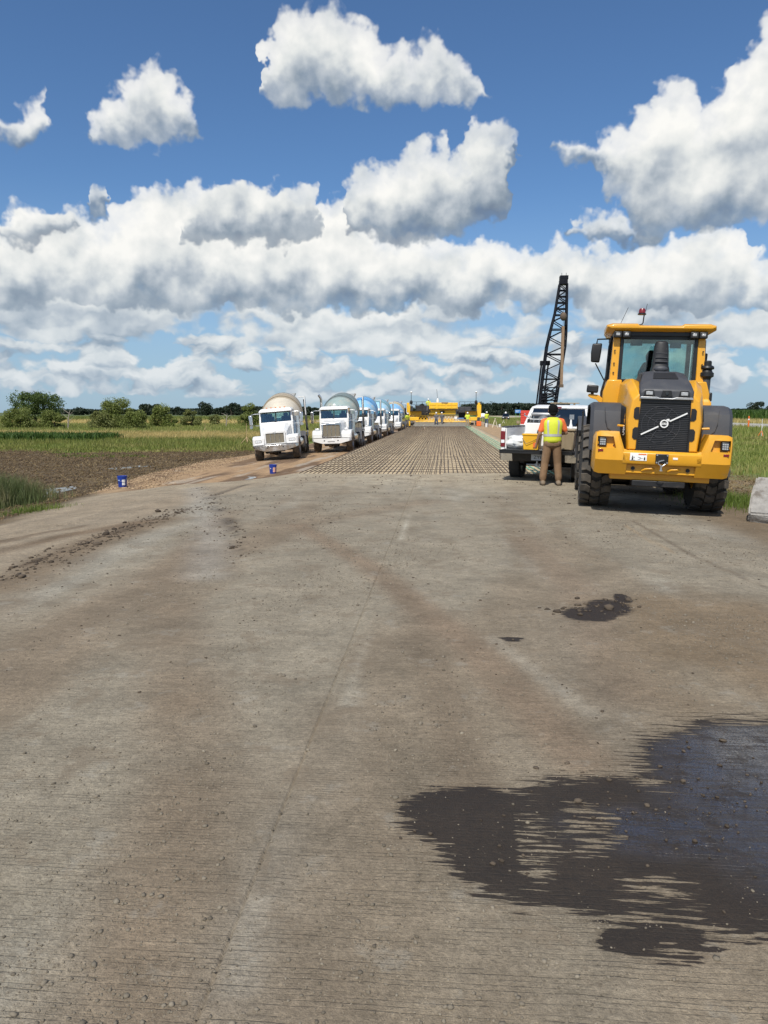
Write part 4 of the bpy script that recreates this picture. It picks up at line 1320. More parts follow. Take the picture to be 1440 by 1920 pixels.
    for sx in (-1, 1):
        MB().hexa([(sx * .90, 2.3, 1.34), (sx * .90, 4.1, 1.34), (sx * .895, 4.1, 1.34), (sx * .895, 2.3, 1.34), (sx * .735, 2.36, 1.79), (sx * .72, 3.62, 1.79), (sx * .715, 3.62, 1.79), (sx * .73, 2.36, 1.79)]).build('side_window', M['dglass'], cab)
        mi = MB().box((sx * 1.12, 4.0, 1.38), (.20, .09, .28)).build('mirror', M['white'], T, .03, 2)
        MB().tube([(sx * .92, 4.0, 1.33), (sx * 1.06, 4.0, 1.33)], .025).build('mirror_arm', M['black'], mi)
    MB().hexa([(-.80, 4.12, 1.33), (.80, 4.12, 1.33), (.80, 4.13, 1.33), (-.80, 4.13, 1.33), (-.68, 3.68, 1.80), (.68, 3.68, 1.80), (.68, 3.69, 1.80), (-.68, 3.69, 1.80)]).build('windscreen', M['dglass'], cab)
    st = MB()
    for xx in (-.4, .4):
        st.bb(xx - .22, xx + .22, 2.75, 2.92, .9, 1.55).bb(xx - .12, xx + .12, 2.77, 2.87, 1.55, 1.72)
    st.build('seats', M['grey'], cab, .04, 2)
    hl = MB().bb(-.20, .20, 2.10, 2.17, 1.795, 1.845).build('cab_stop_lamp', M['lens'], cab, .015, 2)
    MB().bb(-.08, .08, 2.092, 2.103, 1.80, 1.84).build('stop_lens', M['red'], hl)
    MB().bb(-.30, .45, 2.5, 2.62, 1.93, 1.955).bb(-.2, -.15, 2.53, 2.58, 1.88, 1.93).bb(.3, .35, 2.53, 2.58, 1.88, 1.93).build('roof_bar', M['tan'], cab, .01)
    MB().loft([[(-.95, 4.25, .55), (.95, 4.25, .55), (.95, 4.25, 1.15), (.86, 4.25, 1.25), (-.86, 4.25, 1.25), (-.95, 4.25, 1.15)], [(-.93, 5.55, .55), (.93, 5.55, .55), (.93, 5.55, 1.05), (.80, 5.55, 1.14), (-.80, 5.55, 1.14), (-.93, 5.55, 1.05)]]).build('front_body', W, T, .04, 2)
    MB().bb(-.95, .95, 5.5, 5.68, .42, .68).build('front_bumper', M['steel'], T, .03)
    return T


PK = make_pickup()
PK_M = PK.matrix_basis.copy()


def on_pickup(x, y, z):
    return tuple(PK_M @ Vector((x, y, z)))


PKR = (0, R(.8), R(-19))


def bucket(name, loc, mat, label, group=None, rot=0.0, h=.37, labelmats=None, lid=False):
    b = MB().lathe([(.001, 0), (.128, 0), (.132, .01), (.146, h - .085), (.158, h - .082), (.158, h - .07), (.147, h - .066), (.148, h - .035), (.157, h - .032), (.157, h), (.147, h), (.143, h - .01), (.128, .02), (.001, .02)], n=28)
    o = b.build(name, mat, None, loc=loc, rot=(0, 0, rot))
    tag(o, label, 'bucket', group)
    MB().tube([(.158 * math.cos(R(a)), .158 * math.sin(R(a)) - .02, h - .06 - .11 * math.sin(R(a + 180)) * (-1 if True else 1) * -1) for a in range(180, 361, 15)], .0035, n=5).build('handle', M['steel'], o)
    for sx in (-1, 1):
        MB().box((sx * .16, 0, h - .06), (.012, .03, .03)).build('handle_ear', mat, o, .004)
    if labelmats:
        for (a0, a1, z0, z1, mm) in labelmats:
            MB().lathe([(.1405 + (z - .05) * .055, z) for z in (z0, z1)], n=8, a0=R(a0), a1=R(a1)).build('bucket_label', mm, o)
    return o


lm = [(278, 318, .07, .16, M['whitep']), (278, 318, .17, .25, M['whitep']), (222, 252, .215, .245, pm('pale_blue_print', (.35, .5, .85), .5))]
for (px, py, z0, txt, r_) in ((230, 913, -.40, 'blue plastic bucket by the muddy field with two white labels', R(10)), (512, 888, -.2, 'blue plastic bucket with orange and white label beside the dirt haul road', R(5))):
    p = at(px, py, z0)
    for _ in range(6):
        p = at(px, py, g1(p.x, p.y))
    lmm = lm if px < 300 else [(278, 318, .07, .26, pm('orange_white_print', (.80, .45, .33), .5, var=.3, scale=16)), (225, 245, .2, .235, M['whitep'])]
    bucket('plastic_bucket', p, M['bluebucket'], txt, rot=r_, labelmats=lmm)

# ---- load in the pickup bed (each lies loose on the bed)
YB = pm('yellow_plastic', (.78, .42, .02), .45)
bo = MB().loft([[(-.17, -.16, 0), (.17, -.16, 0), (.17, .16, 0), (-.17, .16, 0)], [(-.19, -.18, .33), (.19, -.18, .33), (.19, .18, .33), (-.19, .18, .33)], [(-.205, -.195, .335), (.205, -.195, .335), (.205, .195, .335), (-.205, .195, .335)], [(-.205, -.195, .37), (.205, -.195, .37), (.205, .195, .37), (-.205, .195, .37)]])
o = bo.build('plastic_pail', YB, None, .02, 2, loc=on_pickup(-.13, -.30, .832), rot=PKR)
tag(o, 'square yellow plastic pail standing on the lowered tailgate', 'pail')
MB().tube([(-.20, -.19, .27), (-.10, -.205, .14), (.05, -.205, .20), (.20, -.19, .29)], .006, n=5).build('handle', M['black'], o)
MB().bb(.06, .15, -.186, -.178, .06, .17).build('pail_label', M['orange'], o)
o = MB().bb(-.25, .25, -.16, .16, 0, .62).build('carton', M['whitep'], None, .012, loc=on_pickup(-.15, .28, .822), rot=PKR)
tag(o, 'plain white carton standing in the pickup bed behind the yellow pail', 'box')
MB().bb(-.252, .252, -.02, .02, .618, .623).build('packing_tape', M['tan'], o)
MB().cyl((.02, -.163, .28), (.06, -.170, .46), .012).build('marker_pen', M['black'], o)
tb = MB().loft([[(-.28, -.20, 0), (.28, -.20, 0), (.28, .20, 0), (-.28, .20, 0)], [(-.31, -.23, .44), (.31, -.23, .44), (.31, .23, .44), (-.31, .23, .44)]]).build('storage_tote', M['tan'], None, .03, 2, loc=on_pickup(.52, -.04, .832), rot=PKR)
tag(tb, 'tan ribbed plastic storage tote with lid at the right of the pickup bed', 'storage box')
MB().bb(-.33, .33, -.25, .25, .44, .50).build('lid', M['tan'], tb, .02, 2)
for k in range(4):
    MB().hexa([(-.25 + k * .15, -.215, .02), (-.20 + k * .15, -.215, .02), (-.20 + k * .15, -.19, .02), (-.25 + k * .15, -.19, .02), (-.25 + k * .15, -.243, .42), (-.20 + k * .15, -.243, .42), (-.20 + k * .15, -.2, .42), (-.25 + k * .15, -.2, .42)]).build('rib', M['tan'], tb)
# plastic sheeting bundle
bm = bmesh.new()
bmesh.ops.create_icosphere(bm, subdivisions=4, radius=1)
for v in bm.verts:
    n_ = .16 * (vn(np.array([v.co.x * 3 + 9]), np.array([v.co.z * 3 + v.co.y * 2 + 9]))[0] - .5) + .08 * (vn(np.array([v.co.x * 8 + 30]), np.array([v.co.z * 8 + v.co.y * 6 + 9]))[0] - .5)
    v.co = Vector((v.co.x * .33, v.co.y * .3, max(v.co.z, -.9) * .17)) * (1 + n_ * 2)
me = bpy.data.meshes.new('plastic_bag')
bm.to_mesh(me)
bm.free()
me.materials.append(pm('white_sheeting', (.72, .73, .72), .35, var=.08, bump=.02, bscale=9))
me.polygons.foreach_set('use_smooth', [True] * len(me.polygons))
o = link('plastic_sheeting', me, None, on_pickup(-.56, .22, .975), PKR)
tag(o, 'crumpled white plastic sheeting on the left of the pickup bed', 'sheeting')
# small engine unit
e = empty('power_unit', on_pickup(-.22, 1.35, .822), PKR)
tag(e, 'maroon and grey petrol power unit with handle frame, in the pickup bed', 'machine')
MB().bb(-.25, .25, -.2, .2, .10, .42).build('engine_block', M['maroon'], e, .03)
MB().bb(-.20, .20, -.16, .16, .42, .60).build('engine_cowl', M['grey'], e, .04)
MB().lathe([(.001, 0), (.14, 0), (.14, .16), (.08, .2), (.001, .2)], (.02, -.05, .60), n=18).build('air_filter', M['steel'], e)
MB().bb(-.30, .30, -.16, .16, .78, .87).build('fuel_tank', M['steel'], e, .04)
fr = MB()
for sx in (-1, 1):
    fr.tube([(sx * .30, -.22, 0), (sx * .30, -.22, .78), (sx * .30, .22, .78), (sx * .30, .22, 0)], .018)
fr.tube([(-.30, -.22, .70), (.30, -.22, .70)], .018)
fr.tube([(-.30, -.22, .72), (-.45, -.26, .80), (-.42, -.3, .84)], .015).tube([(.30, -.22, .72), (.45, -.26, .80)], .015)
fr.build('handle_frame', M['chrome'], e)
MB().tube([(-.33, -.24, .70), (-.36, -.3, .45), (-.30, -.36, .2), (-.1, -.5, .05), (.1, -.55, .03)], .028, n=8).build('hose', M['black'], e)
MB().ball((-.18, -.19, .33), (.10, .06, .12)).ball((.16, -.19, .33), (.09, .06, .11)).build('pull_starter', M['maroon'], e)
o = MB().cyl((0, 0, 0), (.05, 0, .0), .05).build('spray_bottle', M['whitep'], None)
bpy.data.objects.remove(o)
sb = MB().lathe([(.001, 0), (.05, 0), (.05, .16), (.02, .20), (.018, .24), (.001, .24)], n=14).build('spray_bottle', M['whitep'], None, loc=on_pickup(.42, 1.6, .822), rot=PKR)
tag(sb, 'white spray bottle with trigger head near the cab in the pickup bed', 'bottle')
sb.scale = (1.3, 1.3, 3.0)
MB().bb(-.03, .055, -.02, .02, .235, .275).build('trigger_head', M['steel'], sb)
wj = MB().bb(-.16, .16, -.13, .13, 0, .40).build('white_jug', M['whitep'], None, .06, 3, loc=on_pickup(-.40, .75, .822), rot=PKR)
tag(wj, 'white plastic jug standing by the hose in the pickup bed', 'jug')
MB().lathe([(.04, .39), (.04, .44), (.001, .44)], (.06, 0, 0), n=12).build('cap', M['redplastic'], wj)
MB().tube([(-.10, 0, .39), (-.08, 0, .46), (.0, 0, .46), (.03, 0, .40)], .015).build('handle', M['whitep'], wj)

# ------------------------------------------------------------------ broken slab on the right
def slab():
    bm = bmesh.new()
    bmesh.ops.create_cube(bm, size=1)
    for v in bm.verts:
        v.co = Vector((v.co.x * 1.5, v.co.y * 1.05, v.co.z * .26))
    bmesh.ops.bevel(bm, geom=bm.edges[:], offset=.03, segments=2, affect='EDGES')
    bmesh.ops.subdivide_edges(bm, edges=bm.edges[:], cuts=7, use_grid_fill=True)
    for v in bm.verts:
        p = v.co
        n_ = (fbm(np.array([p.x * 4 + p.z * 3 + 20]), np.array([p.y * 4 - p.z * 5 + 20]), 3)[0] - .5)
        v.co += Vector((p.x, p.y, p.z)).normalized() * n_ * .10
    me = bpy.data.meshes.new('concrete_slab')
    bm.to_mesh(me)
    bm.free()
    me.materials.append(pm('broken_concrete', (.30, .285, .265), .9, var=.3, scale=10, bump=.02, bscale=30, dirt=(.16, .14, .12), dscale=4, dlo=.5, dhi=.7))
    p = at(1398, 985, -.12)
    X = Vector((.90, -.44, -.02)).normalized()
    Yv = Vector((.40, .80, .50)).normalized()
    Zv = X.cross(Yv).normalized()
    Yv = Zv.cross(X)
    o = link('concrete_slab', me)
    base = Vector((p.x, p.y, g1(p.x, p.y) + .16))
    o.matrix_world = Matrix.Translation(base + X * .78 + Yv * .50 - Zv * .13) @ Matrix((X, Yv, Zv)).transposed().to_4x4()
    tag(o, 'broken grey concrete slab lying tilted at the road edge', 'concrete slab')
    ch = bmesh.new()
    bmesh.ops.create_icosphere(ch, subdivisions=3, radius=.32)
    for v in ch.verts:
        v.co *= 1 + .5 * (vn(np.array([v.co.x * 5 + 9]), np.array([v.co.y * 5 + v.co.z * 7 + 9]))[0] - .5)
        v.co.z *= .7
    cme = bpy.data.meshes.new('concrete_chunk')
    ch.to_mesh(cme)
    ch.free()
    cme.materials.append(me.materials[0])
    q = base + X * .9 + Yv * .75
    o2 = link('concrete_chunk', cme, None, (q.x, q.y, g1(q.x, q.y) + .12))
    tag(o2, 'rough concrete chunk propping up the tilted slab', 'concrete chunk')


slab()

# ------------------------------------------------------------------ reinforcement mat
def make_mat():
    y0, y1 = EDGE_Y + .02, 92.0
    T = empty('reinforcement_mat', (0, y0, -.15))
    tag(T, 'long mat of rusty reinforcing bars laid over the tan road base up to the paver', 'rebar mat')
    ln = y1 - y0
    meshes = []
    for k in range(4):
        rg = np.random.default_rng(40 + k)
        n = 60
        t_ = np.linspace(0, ln, n)
        wx = np.interp(t_, np.linspace(0, ln, 30), rg.normal(0, .013, 30))
        wz = np.interp(t_, np.linspace(0, ln, 36), rg.normal(0, .004, 36))
        meshes.append(MB().tube([(wx[i], t_[i], wz[i]) for i in range(n)], .0125, n=5).mesh('longitudinal_bar', M['rust'], ang=80))
    gme = MB().tube([(0, 0, 0), (0, ln * .5, .004), (0, ln, 0)], .022, n=5).mesh('green_bar', M['green'], ang=80)
    n = 0
    x = MAT_X0
    while x < 2.42:
        o = link('longitudinal_bar', meshes[n % 4], T, (x, random.uniform(-.05, .12), .115), (0, 0, 0))
        x += .128
        n += 1
    for gx in (2.50, 2.66, 2.84, 3.0):
        link('green_bar', gme, T, (gx, 0, .12 + .004 * random.random()))
    tm = MB().cyl((MAT_X0 - .12, 0, 0), (2.62, 0, 0), .0075, n=5).mesh('transverse_bar', M['rust'], ang=80)
    y = .10
    k = 0
    while y < ln and k < 200:
        link('transverse_bar', tm, T, (random.uniform(-.06, .06), y, .090), (0, 0, random.uniform(-.003, .003)))
        y += .95
        k += 1
    ch = MB()
    for yy in np.arange(.3, 34, 1.2):
        for xx in np.arange(MAT_X0 + .3, 2.5, .9):
            ch.tube([(xx - .05, yy - .03, 0), (xx, yy, .082), (xx + .05, yy + .03, 0)], .004, n=3, cap=False)
    c = ch.build('bar_chair', M['rust'], T, smooth=False)
    c["kind"] = 'stuff'
    return T


make_mat()


# ------------------------------------------------------------------ mixer trucks
def make_mixer(loc, yaw, roll, drum_c, band_c, cone_c, label, style='long', pitch=0.0, blue=(.10, .30, .48), stack=True, fifth=False):
    T = empty('mixer_truck', loc, (R(pitch), R(roll), R(yaw)))
    tag(T, label, 'mixer truck', 'mixer trucks queued along the steel mat')
    W, K_, CH = M['white'], M['black'], M['chrome']
    dm = pm('drum_paint', drum_c, .5, var=.08, dirt=(.42, .38, .32), dscale=1.2, dlo=.5, dhi=.85)
    dm2 = pm('drum_band_paint', band_c, .55, var=.12, dirt=(.38, .34, .28), dscale=1.2, dlo=.5, dhi=.85)
    dm3 = pm('drum_cone_paint', cone_c, .55, var=.10, dirt=(.45, .40, .33), dscale=1.2, dlo=.45, dhi=.8)
    bl = pm('cab_side_blue', blue, .4, dirt=(.4, .36, .3), dlo=.5, dhi=.85)
    # frame and wheels
    fr = MB().bb(-.45, -.35, -8.6, .9, .75, 1.0).bb(.35, .45, -8.6, .9, .75, 1.0).bb(-.45, .45, .55, .8, .45, .75).cyl((-.95, 0, .54), (.95, 0, .54), .07).bb(-.35, .35, -.3, .7, .45, .8)
    for yy in (-5.9, -7.25):
        fr.cyl((-1.0, yy, .54), (1.0, yy, .54), .12)
    fr.build('frame', M['blackmetal'], T)
    for sx in (-1, 1):
        wheel(T, (sx * 1.03, 0, .54), .54, .40, M['rubberd'], M['steel'], rim_r=.52)
        for yy in (-5.9, -7.25):
            wheel(T, (sx * 1.05, yy, .54), .54, .27, M['rubberd'], M['steel'], rim_r=.52)
            wheel(T, (sx * .75, yy, .54), .54, .27, M['rubberd'], M['steel'], rim_r=.52)
        wheel(T, (sx * 1.08, -4.1, .62), .46, .26, M['rubber'], M['steel'], rim_r=.5)
    # bumper
    bp = [(-1.2, .84), (1.2, .84), (1.2, .69), (.75, .53), (-.75, .53), (-1.2, .69)]
    rings = []
    bu = MB()
    xs_ = [-1.22, -1.1, -.55, .55, 1.1, 1.22]
    yf = [.92, 1.12, 1.22, 1.22, 1.12, .92]
    zb = [.70, .66, .52, .52, .66, .70]
    for x_, y_, z_ in zip(xs_, yf, zb):
        rings.append([(x_, y_, z_), (x_, y_, .84), (x_, y_ - .12, .84), (x_, y_ - .12, z_)])
    bu = bu.loft(rings).build('bumper', W if style == 'long' else CH, T, .012, 2)
    for sx in (-1, 1):
        MB().bb(sx * .38, sx * .46, 1.215, 1.23, .68, .74).build('fog_lamp', K_, bu)
    if style == 'long':
        MB().bb(-.22, .22, 1.222, 1.226, .62, .68).build('plate', M['steel'], bu)
    # hood and grille
    if style == 'long':
        hs = [(-.45, .74, .92, 1.98, .62), (.35, .68, .92, 1.90, .56), (.95, .60, .88, 1.82, .50)]
    else:
        hs = [(-.45, .80, .92, 2.02, .62), (.3, .72, .92, 1.86, .52), (.88, .64, .88, 1.64, .48)]
    st = [[(-w0, yy, z0), (w0, yy, z0), (w0, yy, z1 - .16), (w1, yy, z1), (-w1, yy, z1), (-w0, yy, z1 - .16)] for (yy, w0, z0, z1, w1) in hs]
    MB().loft(st).build('hood', W, T, .03, 2)
    gy = hs[-1][0]
    gw, g0, g1_ = (.585, .88, 1.75) if style == 'long' else (.56, .86, 1.54)
    gr = MB()
    for (a, b_, c, d) in ((-gw, gw, g1_ - .07, g1_ + .03), (-gw, gw, g0, g0 + .07), (-gw, -gw + .075, g0 + .07, g1_ - .07), (gw - .075, gw, g0 + .07, g1_ - .07)):
        gr.bb(a, b_, gy - .02, gy + .09, c, d)
    gr = gr.build('grille_surround', CH if style == 'long' else W, T, .02, 2)
    gm_ = pm('grille_mesh', (.20, .175, .13), .6, .2, var=.25, scale=30)
    nP = 4
    for k in range(nP):
        x0 = -gw + .075 + k * (2 * gw - .15) / nP
        x1 = x0 + (2 * gw - .15) / nP
        MB().bb(x0 + .012, x1 - .012, gy, gy + .05, g0 + .07, g1_ - .07).build('grille_panel', gm_, gr)
        if k:
            MB().bb(x0 - .011, x0 + .011, gy, gy + .075, g0 + .07, g1_ - .07).build('grille_bar', CH, gr)
    MB().bb(-.08, .08, gy + .09, gy + .10, g1_ - .03, g1_ + .01).build('hood_badge', M['steel'], gr, .004)
    for sx in (-1, 1):
        def fp(x, dx):
            return [(sx * x, yy, zz) for (yy, zz) in ((.98 - dx, .86), (.98 - dx, 1.12 if style == 'long' else 1.22), (.84 - dx, 1.28), (.55, 1.34), (-.30, 1.34), (-.62, 1.15), (-.70, .88), (-.58, .80), (-.5, 1.0), (-.22, 1.16), (.22, 1.16), (.46, 1.0), (.54, .82))]
        fe = MB().loft([fp(.58, 0), fp(1.14, 0), fp(1.22, .08)]).build('fender', W, T, .02, 2)
        if style == 'long':
            hl = MB().tube([(sx * .70, .78, 1.36), (sx * .86, .80, 1.40), (sx * 1.0, .80, 1.40)], .02).bb(sx * .76, sx * 1.04, .74, .84, 1.36, 1.47).build('headlight', CH, fe, .03, 2)
            MB().bb(sx * .78, sx * 1.02, .842, .85, 1.375, 1.455).build('headlight_lens', M['lens'], hl)
        else:
            hl = MB().bb(sx * .74, sx * 1.08, .975, .995, 1.0, 1.13).build('headlight', K_, fe, .01)
            for k in range(3):
                MB().bb(sx * (.76 + k * .105), sx * (.85 + k * .105), .993, 1.003, 1.015, 1.115).build('headlight_lens', M['lens'], hl)
    # cab
    lo = MB().loft([[(-.90, -1.9, .95), (.90, -1.9, .95), (.90, -.42, .95), (-.90, -.42, .95)], [(-.93, -1.9, 2.05), (.93, -1.9, 2.05), (.93, -.40, 2.05), (-.93, -.40, 2.05)]])
    cab = lo.build('cab', W, T, .03, 2)
    rf = MB().loft([[(-.90, -1.9, 2.62), (.90, -1.9, 2.62), (.90, -.50, 2.62), (-.90, -.50, 2.62)], [(-.90, -1.9, 2.72), (.90, -1.9, 2.72), (.90, -.46, 2.70), (-.90, -.46, 2.70)], [(-.80, -1.85, 2.82), (.80, -1.85, 2.82), (.78, -.62, 2.80), (-.78, -.62, 2.80)]])
    rf.build('roof', W, cab, .03, 2)
    for sx in (-1, 1):
        MB().hexa([(sx * .93, -.44, 2.04), (sx * .84, -.41, 2.04), (sx * .84, -.50, 2.04), (sx * .93, -.54, 2.04), (sx * .90, -.55, 2.64), (sx * .82, -.52, 2.64), (sx * .82, -.60, 2.64), (sx * .90, -.62, 2.64)]).build('windscreen_pillar', W, cab)
        MB().bb(sx * .84, sx * .915, -1.9, -1.55, 2.03, 2.64).build('rear_pillar', W, cab)
        MB().bb(sx * .895, sx * .90, -1.55, -.56, 2.05, 2.64).build('side_window', M['dglass'], cab)
        MB().bb(sx * .931, sx * .945, -1.75, -.55, 1.0, 2.0).build('door', bl, cab, .01)
        MB().bb(sx * .945, sx * .965, -1.6, -1.45, 1.75, 1.79).build('door_handle', CH, cab)
    rw = MB().bb(-.84, .84, -1.9, -1.86, 2.03, 2.12).bb(-.84, .84, -1.9, -1.86, 2.54, 2.64).bb(-.84, -.6, -1.9, -1.86, 2.12, 2.54).bb(.6, .84, -1.9, -1.86, 2.12, 2.54).build('rear_wall', bl, cab)
    MB().bb(-.6, .6, -1.885, -1.88, 2.12, 2.54).build('rear_window', M['glass'], rw)
    for sx in (-1, 1):
        MB().hexa([(sx * .03, -.415, 2.05), (sx * .84, -.43, 2.05), (sx * .84, -.436, 2.05), (sx * .03, -.421, 2.05), (sx * .03, -.525, 2.63), (sx * .82, -.535, 2.63), (sx * .82, -.541, 2.63), (sx * .03, -.531, 2.63)]).build('windscreen_pane', M['glass'], cab)
    MB().hexa([(-.03, -.41, 2.05), (.03, -.41, 2.05), (.03, -.43, 2.05), (-.03, -.43, 2.05), (-.03, -.52, 2.64), (.03, -.52, 2.64), (.03, -.54, 2.64), (-.03, -.54, 2.64)]).build('windscreen_bar', K_, cab)
    vs_ = MB().hexa([(-.90, -.30, 2.60), (.90, -.30, 2.60), (.90, -.55, 2.66), (-.90, -.55, 2.66), (-.90, -.30, 2.64), (.90, -.30, 2.64), (.90, -.55, 2.72), (-.90, -.55, 2.72)]).build('sun_visor', W, cab, .01)
    se = MB()
    for xx in (-.45, .45):
        se.bb(xx - .24, xx + .24, -1.6, -1.45, 1.6, 2.35).bb(xx - .13, xx + .13, -1.58, -1.5, 2.35, 2.52)
    se.bb(-.84, .84, -.75, -.5, 1.7, 2.03)
    se.build('interior', M['blackcloth'], cab, .03)
    MB().lathe([(.19, 0), (.21, .012), (.19, .024), (.19, 0)], (.45, -.82, 2.02), 'z', 18).build('steering_wheel', K_, cab)
    for k in range(5):
        MB().ball((-.5 + k * .25, -.75, 2.83), (.05, .06, .035), 8, 5).build('clearance_lamp', M['orangelens'] if style != 'long' else CH, cab)
    if style == 'long':
        MB().prism([(0, 2.80), (.10, 2.90), (0, 3.0), (-.10, 2.90)], 'y', -.80, -.77).build('placard', M['whitep'], cab)
    MB().tube([(-.02, -.40, 2.03), (.25, -.41, 2.10), (.30, -.41, 2.11)], .008, n=5).build('wiper', K_, cab)
    for sx in (-1, 1):
        mi = MB().bb(sx * 1.30, sx * 1.50, -.52, -.44, 1.95, 2.48).build('mirror', CH, T, .03, 2)
        MB().tube([(sx * .90, -.55, 2.55), (sx * 1.2, -.5, 2.55), (sx * 1.40, -.48, 2.50), (sx * 1.40, -.48, 1.92), (sx * .93, -.5, 1.90)], .016, n=6).build('mirror_bracket', CH, mi)
        MB().cyl((sx * 1.40, -.50, 1.84), (sx * 1.40, -.43, 1.84), .09).build('spot_mirror', CH, mi)
    # tanks, steps, stack
    for sx in (-1, 1):
        MB().cyl((sx * .92, -2.9, .80), (sx * .92, -1.2, .80), .30, n=20).build('fuel_tank', CH, T)
        MB().bb(sx * .75, sx * 1.12, -1.15, -.75, .45, .52).bb(sx * .75, sx * 1.12, -1.15, -.75, .78, .84).build('cab_step', M['steel'], T)
    if stack:
        MB().tube([(1.02, -2.05, 1.1), (1.02, -2.05, 3.25), (1.05, -2.02, 3.4), (1.16, -1.95, 3.58)], .085, n=14).build('exhaust_stack', CH, T)
        MB().cyl((1.02, -2.05, 1.3), (1.02, -2.05, 2.1), .13, n=16).build('muffler', CH, T)
    MB().cyl((-.98, -2.1, 1.1), (-.98, -2.1, 2.3), .16, n=16).build('air_cleaner', CH, T)
    # drum on its pedestals, mouth to the rear
    dl = 5.3
    pr = [(.001, 0), (.50, .03), (.86, .30), (1.04, .75), (1.17, 1.35)]
    pb = [(1.17, 1.35), (1.20, 1.40), (1.22, 1.75), (1.23, 2.1), (1.20, 2.5)]
    pc = [(1.20, 2.5), (1.12, 2.95), (.98, 3.5), (.80, 4.1), (.60, 4.7), (.52, dl), (.46, dl), (.44, dl - .4), (.001, dl - 1.2)]
    tilt = R(13)
    base = Vector((0, -2.35, 1.98))
    def put(mb):
        c_, s_ = math.cos(tilt), math.sin(tilt)
        mb.v = [(x, base.y - (t_ * c_ - z * s_), base.z + t_ * s_ + z * c_) for (x, t_, z) in mb.v]
        return mb
    dr = put(MB().lathe(pr, axis='y', n=48)).build('drum', dm3, T)
    put(MB().lathe(pb, axis='y', n=48)).build('drum_band', dm2, dr)
    put(MB().lathe(pc, axis='y', n=48)).build('drum_rear_cone', dm, dr)
    put(MB().lathe([(1.225, 1.55), (1.25, 1.55), (1.25, 1.62), (1.225, 1.62)], axis='y', n=48)).build('drum_ring', dm2, dr)
    put(MB().lathe([(1.10, 3.04), (1.14, 3.04), (1.10, 3.14), (1.06, 3.14)], axis='y', n=48)).build('drum_ring', M['steel'], dr)
    MB().prism([(-.55, 1.0), (.55, 1.0), (.35, 2.0), (.2, 2.3), (-.2, 2.3), (-.35, 2.0)], 'y', -2.45, -2.25).build('front_pedestal', W, T, .02)
    pd = MB()
    for sx in (-1, 1):
        pd.hexa([(sx * .55, -6.4, 1.0), (sx * .40, -6.4, 1.0), (sx * .40, -6.1, 1.0), (sx * .55, -6.1, 1.0), (sx * .75, -6.7, 2.2), (sx * .62, -6.7, 2.2), (sx * .62, -6.4, 2.2), (sx * .75, -6.4, 2.2)])
    pd.bb(-.7, .7, -6.75, -6.4, 2.0, 2.15)
    pd.build('rear_pedestal', W, T)
    MB().cyl((-.75, -3.0, 1.18), (-.75, -1.95, 1.18), .24, n=18).build('water_tank', W, T)
    ho = MB().loft([[(-.35, -7.6, 3.1), (.35, -7.6, 3.1), (.35, -8.0, 3.1), (-.35, -8.0, 3.1)], [(-.62, -7.3, 3.75), (.62, -7.3, 3.75), (.62, -8.3, 3.75), (-.62, -8.3, 3.75)]], cap=False).build('hopper', W, T)
    cu = []
    for (yy, zz, xx) in ((-7.8, 2.9, 0), (-8.6, 2.2, .35), (-9.2, 1.5, .8)):
        cu.append([(xx + .25 * math.cos(R(a)), yy, zz + .25 * math.sin(R(a))) for a in range(180, 361, 20)])
    MB().loft(cu, cap=False, closed=False).build('chute', M['steel'], T)
    # spare chutes and ladder frame on the driver's flank (right as it faces us)
    for sx, side in ((-1, 'ladder'),):
        la = MB().bb(sx * 1.20, sx * 1.25, -7.25, -7.2, 1.0, 3.45).bb(sx * 1.20, sx * 1.25, -6.75, -6.7, 1.0, 3.45)
        for zz in np.arange(1.2, 3.4, .3):
            la.bb(sx * 1.20, sx * 1.25, -7.2, -6.75, zz, zz + .03)
        la.bb(sx * .8, sx * 1.25, -7.25, -6.7, 3.45, 3.5)
        la.build('ladder', W, T)
        MB().hexa([(sx * 1.18, -6.9, 1.35), (sx * 1.30, -6.9, 1.35), (sx * 1.30, -6.5, 1.35), (sx * 1.18, -6.5, 1.35), (sx * 1.12, -7.2, 3.3), (sx * 1.24, -7.2, 3.3), (sx * 1.24, -6.9, 3.3), (sx * 1.12, -6.9, 3.3)]).build('folded_chute', K_, T)
    for sx in (-1, 1):
        MB().bb(sx * .72, sx * 1.22, -5.35, -5.28, .55, 1.35).build('mud_flap', M['whitep'] if sx < 0 else K_, T)
        MB().bb(sx * .62, sx * 1.22, -8.0, -5.3, 1.15, 1.19).build('rear_fender', K_, T, .01)
    return T


def gpos(px, py, z=-.6):
    p = at(px, py, z)
    for _ in range(8):
        p = at(px, py, g1(p.x, p.y))
    return p


# front axle centres; heading towards us
MIX = [
    (-9.05, 40.6, 186.5, 4.6, (.50, .47, .41), (.36, .30, .215), (.58, .525, .43), 'white mixer truck with cream and tan drum, tilted on the dirt beside the queue', 'short', (.30, .50, .66), False),
    (-6.85, 46.6, 180.5, 1.8, (.20, .25, .25), (.16, .20, .20), (.28, .36, .35), 'white mixer truck with grey-green drum and tall chrome exhaust stack', 'long', (.22, .38, .55), True),
    (-6.8, 58.5, 179, 1.0, (.18, .42, .68), (.12, .32, .58), (.22, .48, .72), 'white mixer truck with sky-blue drum, right behind the grey-green drum truck', 'long', (.15, .36, .6), False),
    (-6.55, 71.0, 179, 1.0, (.20, .45, .70), (.20, .36, .42), (.30, .55, .75), 'white mixer truck with pale blue drum, fourth in the queue towards the paver', 'short', (.15, .36, .6), False),
    (-6.0, 85.0, 180 - 2, 1.0, (.10, .28, .60), (.45, .40, .28), (.16, .40, .70), 'white mixer truck with deep blue drum topped by a tan band, next to the paver', 'short', (.15, .36, .6), False),
]
